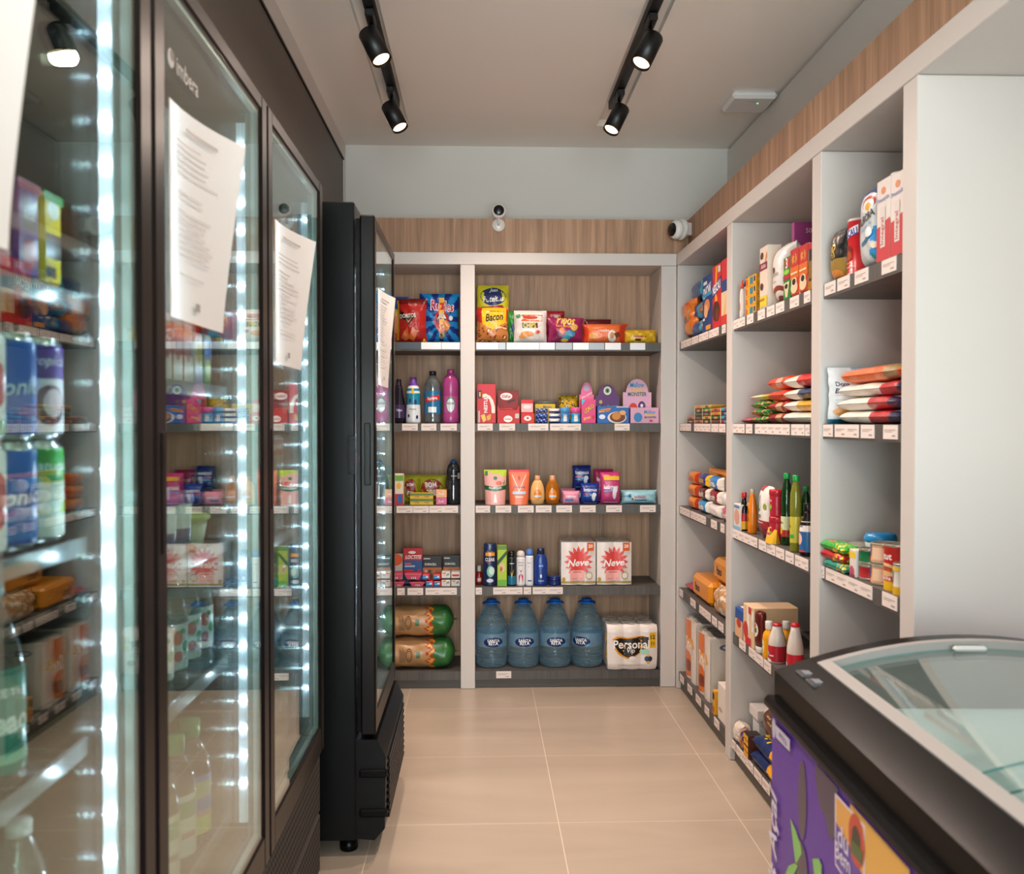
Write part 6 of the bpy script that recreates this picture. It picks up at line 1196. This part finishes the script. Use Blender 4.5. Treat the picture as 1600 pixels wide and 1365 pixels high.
for k, (T, nm, cf, y1) in enumerate(((.0345, 'bottom', lambda u, v, s: '#e8e0d4' if v > .52 else ('#b8262e' if v > .22 else '#1a2148'), 2.48), (.0345, 'second from below', lambda u, v, s: '#e8e0d4' if v > .5 else ('#b8262e' if v > .2 else '#1a2148'), 2.50), (.0345, 'third from below', lambda u, v, s: '#e6ddd2' if v > .32 else ('#b8262e' if v > .1 else '#20284c'), 2.48), (.040, 'topmost, orange,', lambda u, v, s: '#e0641c' if v > .3 or v < .1 else '#9a8250', 2.46))):
    stack(2.09, y1, T, k*.0355, 'rice or bean bag, %s of the near bay stack' % nm if k < 3 else 'orange bean bag lying topmost on the near bay stack', cf, x=.978, dp=.17, its=[('p', [(.1, .2), (.9, .5), (.9, .36), (.1, .08)], '#e3dcc8')] if k < 2 else ([('e', .5, .5, .2, .06, '#6aa03a')] if k == 3 else []), grp=g32, name='rice_bag', cat='rice bag', wr=.005, s=2)
# near bay shelf 3
g33 = 'tins and packets on the third shelf of the near bay'
for k, (c_, nm, y0, y1) in enumerate((('#1f8f7a', 'teal', 2.40, 2.54), ('#b8232a', 'red', 2.42, 2.565), ('#3aa83f', 'leaf green', 2.41, 2.568))):
    stack(y0, y1, .024, k*.0248, '%s seasoning packet, %s of the low pile in the near bay' % (nm, ['bottom', 'middle', 'topmost'][k]), (lambda c_: lambda u, v, s: c_ if (v > .45 or (int(v*20)+int(u*6)) % 3) else '#e8c23a')(c_), x=.968, dp=.06, its=[('e', .3, .7, .2, .1, '#e8782a')], grp=g33, name='seasoning_packet', cat='packet', wr=.004, s=3, ear=.04)
carton(RY(2.352, 2.392, 3, .072, .982), 'cracker_carton', 'small white carton with a yellow name tab between packets and tins', 'carton', .055, '#dcd2cc', [('r', 0, .7, 1, .92, '#e8c428'), ('e', .4, .2, .4, .2, '#b8506a'), ('r', .2, .0, .9, .1, '#8a2a44')], [('r', .1, .2, .9, .8, '#cfc8cc')])
m = MB(); gg = RY(2.485, 2.555, 3, .075, 1.032)
m.lathe([(.028, 0), (.030, .003), (.034, .056)], 's#d9b083', 30, 0, .036).lathe([(.035, .0565), (.037, .058), (.037, .063), (.033, .069), (.02, .0715), (.001, .072)], 'cleartub', 30, 0, .036)
fin_(m.obj('dessert_tub'), gg, 'peach tub with a translucent lid behind the tins, near bay', 'tub', None)
t = thing('storage_tub', 'white tub with a big bright blue lid behind the tins', 'tub', (1.043, 2.435, S[3]+.0006), RZ)
MB().lathe([(.032, 0), (.034, .003), (.038, .07), (.040, .080), (.039, .084)], 's#dde6ea', 32, 0, .042).obj('tub_body', t)
MB().lathe([(.039, .0845), (.042, .086), (.043, .089), (.0425, .096), (.038, .106), (.035, .1075), (.001, .108)], 's#1f86c4', 36, 0, .042).obj('lid', t)
bottle(RY(2.085, 2.15, 3, .15, 1.09), 'spice_jar', 'dark red jar behind the tins next to the pillar, near bay', 'jar', [(.94, 0), (1, .03), (1, .74), (.9, .8)], '#8a1a20', [(.96, .79), (1, .8), (1, .97), (.95, 1), (.02, 1)], '#c02a2e', None, g33)
def T_(y0, y1, h, x, dz, lb, c_, its, grp='vegetable tins', tw=0): return tin(RY(y0, y1, 3, h, x, dz=dz), 'food_tin', lb, 'tin', c_, its, grp, tw=tw)
T_(2.305, 2.36, .040, .985, 0, 'small red tin with a leaf, under the green one', '#b0262c', [('r', .0, .1, .34, .9, '#1f8a7a'), ('e', .2, .5, .07, .3, '#dfe3d8')])
T_(2.305, 2.36, .040, .985, .041, 'small green tin with a leaf, stacked on the red one', '#1c6a3c', [('r', .0, .1, .34, .9, '#1f8a7a'), ('e', .2, .5, .07, .3, '#dfe3d8')])
T_(2.225, 2.298, .052, .985, 0, 'lower of two peach tins with a blue flag', '#dfa47a', [('p', [(.1, .4), (.46, .34), (.46, .9), (.1, .94)], '#1d4a9c'), ('t', 'Coqueiro', .28, .66, .3, '#eef0f4', {'b': .05}), ('r', .56, .2, .9, .8, '#e8c0a0'), ('e', .2, .18, .14, .14, '#e0742a')], 'peach tins')
T_(2.225, 2.298, .052, .985, .053, 'upper of two peach tins with a blue flag', '#dfa47a', [('p', [(.1, .4), (.46, .34), (.46, .9), (.1, .94)], '#1d4a9c'), ('t', 'Coqueiro', .28, .66, .3, '#eef0f4', {'b': .05}), ('r', .56, .2, .9, .8, '#e8c0a0'), ('e', .2, .18, .14, .14, '#e0742a')], 'peach tins')
T_(2.15, 2.222, .112, .985, 0, 'tall red and yellow hot dog sausage tin', '#c42a26', [('r', 0, 0, 1, .2, '#e6b41c'), ('t', 'Kitut', .5, .74, .5, '#f0e4dc', {'b': .06}), ('e', .5, .5, .34, .09, '#e0b48a'), ('e', .5, .46, .32, .06, '#a8481e'), ('e', .5, .36, .34, .06, '#dfae7a'), ('t', 'Salsicha', .5, .27, .46, '#f0e4dc', {'b': .04}), ('p', [(.1, .86), (.3, .86), (.2, .94)], '#e8a81e')])
T_(2.095, 2.15, .075, .978, 0, 'short white and yellow corn tin beside the pillar', '#dcd6cc', [('r', 0, 0, 1, .26, '#d9a81e'), ('e', .3, .6, .16, .3, '#2a5a3a'), ('e', .32, .6, .11, .22, '#e2ddd4'), ('r', .3, .76, .9, .88, '#e0b83a')])
# ================================================================== things in the coolers
ROW = ['front', 'second', 'third']
def CY(x, y, z, r, h, tw=0): return dict(loc=(x, y, z+.0008), W=2*r, H=h, rz=pi/2+tw)      # fronts face the aisle
def can_at(cx, y, z, r, h, lb, colf, its, grp):
    g = dict(loc=(cx+r, y, z+.0008), W=2*r, H=h, rz=pi/2)
    return can(g, 'drinks_can', lb, 'can', colf, its, grp, tw=-.55)
XC = FX-.075
zA = 1.155+.011
cans = [(1.118, '#e9e6f2', 'white and purple', 'dragon', lambda v: '#4a2a86' if v > .60 else '#e6e2ec', [('t', 'tropical', .5, .76, .6, '#e6e0f2', {'sh': .3}), ('e', .5, .34, .24, .2, '#5a3a50'), ('e', .55, .36, .16, .14, '#e2c9d2')], lambda v: '#2f9a3e' if v > .62 else ('#9fd04a' if .28 < v < .42 else '#e4ebe2'), [('t', 'natural', .5, .76, .6, '#e8f4e2', {'sh': .3}), ('e', .5, .42, .22, .14, '#e9f0e6')], 'white and green'),
        (1.050, None, 'royal blue', '', '#1c5fc0', [('t', 'Tonica', .5, .5, .8, '#dfe8f4', {'sh': .3, 'b': .02, 'rot': 4}), ('r', .2, .28, .8, .285, '#cfdcf0'), ('r', .3, .1, .7, .18, '#3a78cc')], '#1c5fc0', [('t', 'Tonica', .5, .5, .8, '#dfe8f4', {'sh': .3, 'b': .02, 'rot': 4}), ('r', .2, .28, .8, .285, '#cfdcf0'), ('r', .3, .1, .7, .18, '#3a78cc')], 'royal blue'),
        (.982, None, 'white and red', '', lambda v: '#e8e4e2' if v > .2 else '#2f8a3a', [('e', .6, .5, .2, .2, '#c82a2a')], '#e8e4e2', [('e', .6, .5, .2, .26, '#c82a2a')], 'white and red'),
        (.914, None, 'silver', '', '#b8bcc4', [('r', .2, .3, .8, .5, '#c82a2a')], '#b8bcc4', [('r', .2, .3, .8, .5, '#c82a2a')], 'silver'), (.846, None, 'orange', '', '#d8641e', [], '#d8641e', [], 'orange'), (.778, None, 'red', '', '#b8202a', [], '#b8202a', [], 'red')]
for j, (y, _, n1, _, c1, i1, c2_, i2, n2) in enumerate(cans):
    ps = ['farthest', 'second farthest', 'third farthest', 'fourth farthest', 'fifth farthest', 'sixth farthest'][j]
    for rr in range(2):
        X_ = XC-.036-.070*rr
        can_at(X_, y, zA, .0325, .121, '%s drinks can, %s in the %s row, lower layer, nearest cooler' % (n2, ps, ROW[rr]), c2_, i2, 'drinks cans in the nearest cooler')
        can_at(X_, y, zA+.1225, .0325, .121, '%s drinks can, %s in the %s row, upper layer, nearest cooler' % (n1, ps, ROW[rr]), c1, i1, 'drinks cans in the nearest cooler')
# dessert packs above the cans
for (y0, w_, c_, c2_, nm, its) in ((1.075, .048, '#e2c41e', '#2f8a3a', 'yellow and green', [('r', .1, .3, .9, .56, '#1c1c1c'), ('e', .5, .82, .3, .1, '#eef0e8'), ('r', .1, .08, .6, .2, '#1c1c1c')]), (1.015, .052, '#6b2a8a', '#a83a5c', 'purple', [('r', .2, .5, .8, .8, '#2a1a3a'), ('e', .5, .25, .3, .16, '#b8304a'), ('t', 'acai', .5, .66, .5, '#e6dfee', {'b': .05})]), (.955, .05, '#b8242e', '#e6a8a0', 'red', [('r', .2, .4, .8, .7, '#e2c8c4')]), (.89, .055, '#c8404a', '#e6a8a0', 'coral red', []), (.82, .06, '#d8d2ce', '#b8242e', 'white', [])):
    g = dict(loc=(XC-.003, y0+w_/2, 1.46+.0108), W=w_, H=.108, rz=pi/2)
    carton(g, 'dessert_pack', '%s upright dessert pack on the upper shelf of the nearest cooler' % nm, 'pack', .10, c_, its+[('r', 0, .9, 1, 1, c2_)], group='dessert packs in the nearest cooler', fin='f', ch=.005)
TB = [(.86, 0), (1, .03), (1, .56), (.9, .66), (.62, .8), (.36, .9), (.34, .92)]; TCp = [(.42, .915), (.44, .92), (.44, .99), (.40, 1), (.02, 1)]
for j, y in enumerate((1.02, .94, .86)):
    g = dict(loc=(XC-.004, y, .90+.0108), W=.072, H=.228, rz=pi/2)
    bottle(g, 'iced_tea_bottle', 'dark iced tea bottle with a teal cap and label, %s in the nearest cooler' % ['farthest', 'middle one', 'closest'][j], 'bottle', TB, 'petdark', TCp, '#1b8f8c', (.08, .58, '#1b8a80', [('t', 'ICE TEA', .5, .78, .5, '#e4f0ee', {'b': .05}), ('t', 'leao', .5, .5, .56, '#eef6f4', {'b': .08, 'hs': 1.2}), ('r', .2, .1, .8, .2, '#8fd0b8')]), 'iced tea bottles', fill=(.86, 's#1c0f08'), tw=-.5)
SB = [(.86, 0), (1, .03), (1, .1), (.95, .14), (1, .2), (1, .6), (.82, .74), (.45, .9), (.40, .93)]; SBc = [(.46, .925), (.46, .99), (.42, 1), (.02, 1)]
for j, y in enumerate((1.08, 1.0, .92, .84)):
    g = dict(loc=(XC-.006, y, .62+.0108), W=.068, H=.215, rz=pi/2)
    bottle(g, 'soda_bottle', 'clear soda bottle, %s on the lowest shelf of the nearest cooler' % ['farthest', 'second farthest', 'third farthest', 'closest'][j], 'bottle', SB, 'pet', SBc, '#d8dcdc', (.24, .5, '#b8c4c2', []), 'clear soda bottles in the nearest cooler')
# second cooler
def pk2(y0, w_, z, h, c_, nm, its, dp=.09, x=XC-.004, name='yogurt_pack', fin='f', grp='chilled packs in the second cooler'):
    return carton(dict(loc=(x, y0+w_/2, z+.0108), W=w_, H=h, rz=pi/2), name, nm, 'pack', dp, c_, its, group=grp, fin=fin, ch=.003)
pk2(1.69, .045, 1.37, .092, '#2f9a4a', 'green and blue drink pack, farthest on the upper shelf of the second cooler', [('r', 0, .5, 1, .9, '#2a6ac0'), ('e', .5, .3, .3, .2, '#c9e04a')])
pk2(1.635, .045, 1.37, .090, '#dbe0e6', 'white and blue drink pack beside the green one, second cooler', [('r', 0, 0, 1, .3, '#3a7ac8'), ('e', .5, .6, .3, .2, '#e8c43a')])
for j in range(3): pk2(1.575-.055*j, .048, 1.37, .108, '#cf3a34', 'red and white pack, %s of three on the upper shelf of the second cooler' % ['farthest', 'middle', 'nearest'][j], [('r', 0, 0, 1, .4, '#dfd0cc'), ('e', .5, .5, .3, .2, '#b8242c'), ('r', .1, .8, .9, .9, '#e8b0a4')])
for j in range(2): pk2(1.36-.06*j, .055, 1.37, .10, '#d8d2cc', 'pale pack, %s at the near end of the upper shelf, second cooler' % ['farther', 'nearer'][j], [('r', 0, .2, 1, .5, '#c83a44')])
bottle(dict(loc=(XC-.006, 1.625, 1.07+.0108), W=.066, H=.105, rz=pi/2), 'yogurt_cup', 'tall white yogurt cup with a purple lid and navy band, second cooler', 'cup', [(.76, 0), (.8, .02), (.94, .86)], '#dfe2e8', [(1, .86), (1.02, .87), (1.02, .97), (.96, 1), (.02, 1)], '#a06a9c', (.14, .42, '#1f3f7a', []), None, tw=-.4)
bottle(dict(loc=(XC-.006, 1.545, 1.07+.0108), W=.066, H=.105, rz=pi/2), 'yogurt_cup', 'second white yogurt cup nearer in the second cooler', 'cup', [(.76, 0), (.8, .02), (.94, .86)], '#dfe2e8', [(1, .86), (1.02, .87), (1.02, .97), (.96, 1), (.02, 1)], '#a06a9c', (.14, .42, '#1f3f7a', []), None, tw=-.4)
t = thing('margarine_tub', 'low margarine tub with a yellow-green lid, second cooler', 'tub', (XC-.006, 1.72, 1.07+.0108), pi/2)
MB().lathe([(.040, 0), (.043, .003), (.051, .048)], 's#e0e6c8', 28, 0, .055).obj('tub_body', t); MB().lathe([(.0515, .0485), (.056, .049), (.056, .055), (.050, .058), (.001, .058)], 's#c9d67a', 28, 0, .055).obj('lid', t)
for j in range(3): pk2(1.40-.06*j, .055, 1.07, .09, ['#d8402a', '#e6d9c8', '#c83a5a'][j], '%s chilled pack at the near end of the cup shelf, second cooler' % ['scarlet', 'beige', 'raspberry'][j], [])
for j, y in enumerate((1.74, 1.665, 1.59, 1.515, 1.44, 1.365, 1.30)):
    g = dict(loc=(XC-.006, y, .84+.0108), W=.064, H=.205, rz=pi/2)
    bottle(g, 'flavoured_water_bottle', 'flavoured water bottle with a white fruit label, %s from the far end, second cooler' % ['first', 'second', 'third', 'fourth', 'fifth', 'sixth', 'seventh'][j], 'bottle', SB, 'pet', SBc, '#e2e6e6', (.18, .56, '#dfe6e4', [('e', .4, .7, .12, .16, '#d8542a'), ('e', .6, .5, .1, .12, '#3f9a3a'), ('e', .4, .3, .1, .12, '#c83a2a'), ('e', .5, .84, .08, .06, '#2f8a44')]), 'flavoured water bottles', fill=(.8, 'pet'), tw=-.5)
for j, (y, lc, c_, l_) in enumerate(((1.72, '#4a7ac8', '#3f9a5a', 'blue and yellow labelled juice bottle'), (1.63, '#e0e4da', '#2f9a4e', 'white labelled juice bottle'), (1.54, '#e2d8c4', '#2f9a4e', 'cream labelled juice bottle'), (1.45, '#e0e4da', '#2f9a4e', 'pale labelled juice bottle, closest'))):
    g = dict(loc=(XC-.006, y, .52+.0108), W=.078, H=.225, rz=pi/2)
    bottle(g, 'juice_bottle', l_+', green cap, lowest shelf of the second cooler', 'bottle', [(.9, 0), (1, .03), (1, .58), (.85, .72), (.5, .84), (.42, .87)], 'petdark', [(.5, .86), (.52, .87), (.52, .985), (.48, 1), (.02, 1)], c_, (.08, .56, lc if j else (lambda v: '#c9d84a' if v < .4 else '#4a7ac8'), [('r', .3, .62, .7, .9, '#7fae7a'), ('r', .34, .3, .66, .4, '#c89a9a')]), 'green-capped juice bottles', fill=(.8, 's#8a6a3c'), tw=-.5)
# third cooler
for j in range(5):
    for k in range(2):
        g = dict(loc=(XC-.006, 2.36-.065*j, 1.02+.0108+k*.125), W=.06, H=.121, rz=pi/2)
        can(g, 'drinks_can', 'grey and red drinks can, %s from the far end, %s layer, third cooler' % (['first', 'second', 'third', 'fourth', 'fifth'][j], ['lower', 'upper'][k]), 'can', '#7d8484', [('r', .3, .6, .7, .9, '#a8242c'), ('t', 'MR', .5, .75, .3, '#e6e6e6', {'b': .06}), ('t', 'PR', .5, .3, .4, '#d8dcdc', {'b': .06})], 'drinks cans in the third cooler', tw=-.5)
GB = [(.9, 0), (1, .03), (1, .55), (.8, .66), (.4, .82), (.36, .95), (.42, .96), (.42, 1), (.02, 1)]
for s_i, (z, n) in enumerate(((.79, 6), (.52, 6))):
    for j in range(n):
        g = dict(loc=(XC-.006, 2.40-.072*j, z+.0108), W=.060, H=.205, rz=pi/2)
        bottle(g, 'beer_bottle', 'green glass beer bottle, %s from the far end, %s shelf, third cooler' % (['first', 'second', 'third', 'fourth', 'fifth', 'sixth'][j], ['second lowest', 'lowest'][s_i]), 'bottle', GB, 'petgreen', None, '#ffffff', (.15, .42, '#5a6468', [('e', .5, .5, .2, .3, '#a8b0b0')]), 'green beer bottles', fill=(.7, 's#0c1f0c'), seg=20)
for j in range(5):
    g = dict(loc=(XC-.006, 2.38-.08*j, 1.46+.0108), W=.07, H=.12, rz=pi/2)
    carton(g, 'chilled_carton', 'dark teal carton, %s from the far end on the upper shelf, third cooler' % ['first', 'second', 'third', 'fourth', 'fifth'][j], 'carton', .08, '#1f3f44', [('r', .1, .4, .9, .7, '#8a9a9c')], group='dark teal cartons in the third cooler')
# farthest cooler
for s_i, z in enumerate((1.10, .80)):
    for j in range(5):
        g = dict(loc=(-.315-.10, 3.28-.1*j, z+.0108), W=.075, H=.19, rz=pi/2)
        bottle(g, 'soda_bottle', 'dark soda bottle, %s from the far end, %s shelf, farthest cooler' % (['first', 'second', 'third', 'fourth', 'fifth'][j], ['middle', 'lower'][s_i]), 'bottle', SB, 'petdark', SBc, '#b8242c', (.24, .5, '#b8242c' if s_i == 0 else '#2f8a44', []), 'dark soda bottles in the farthest cooler', seg=18)
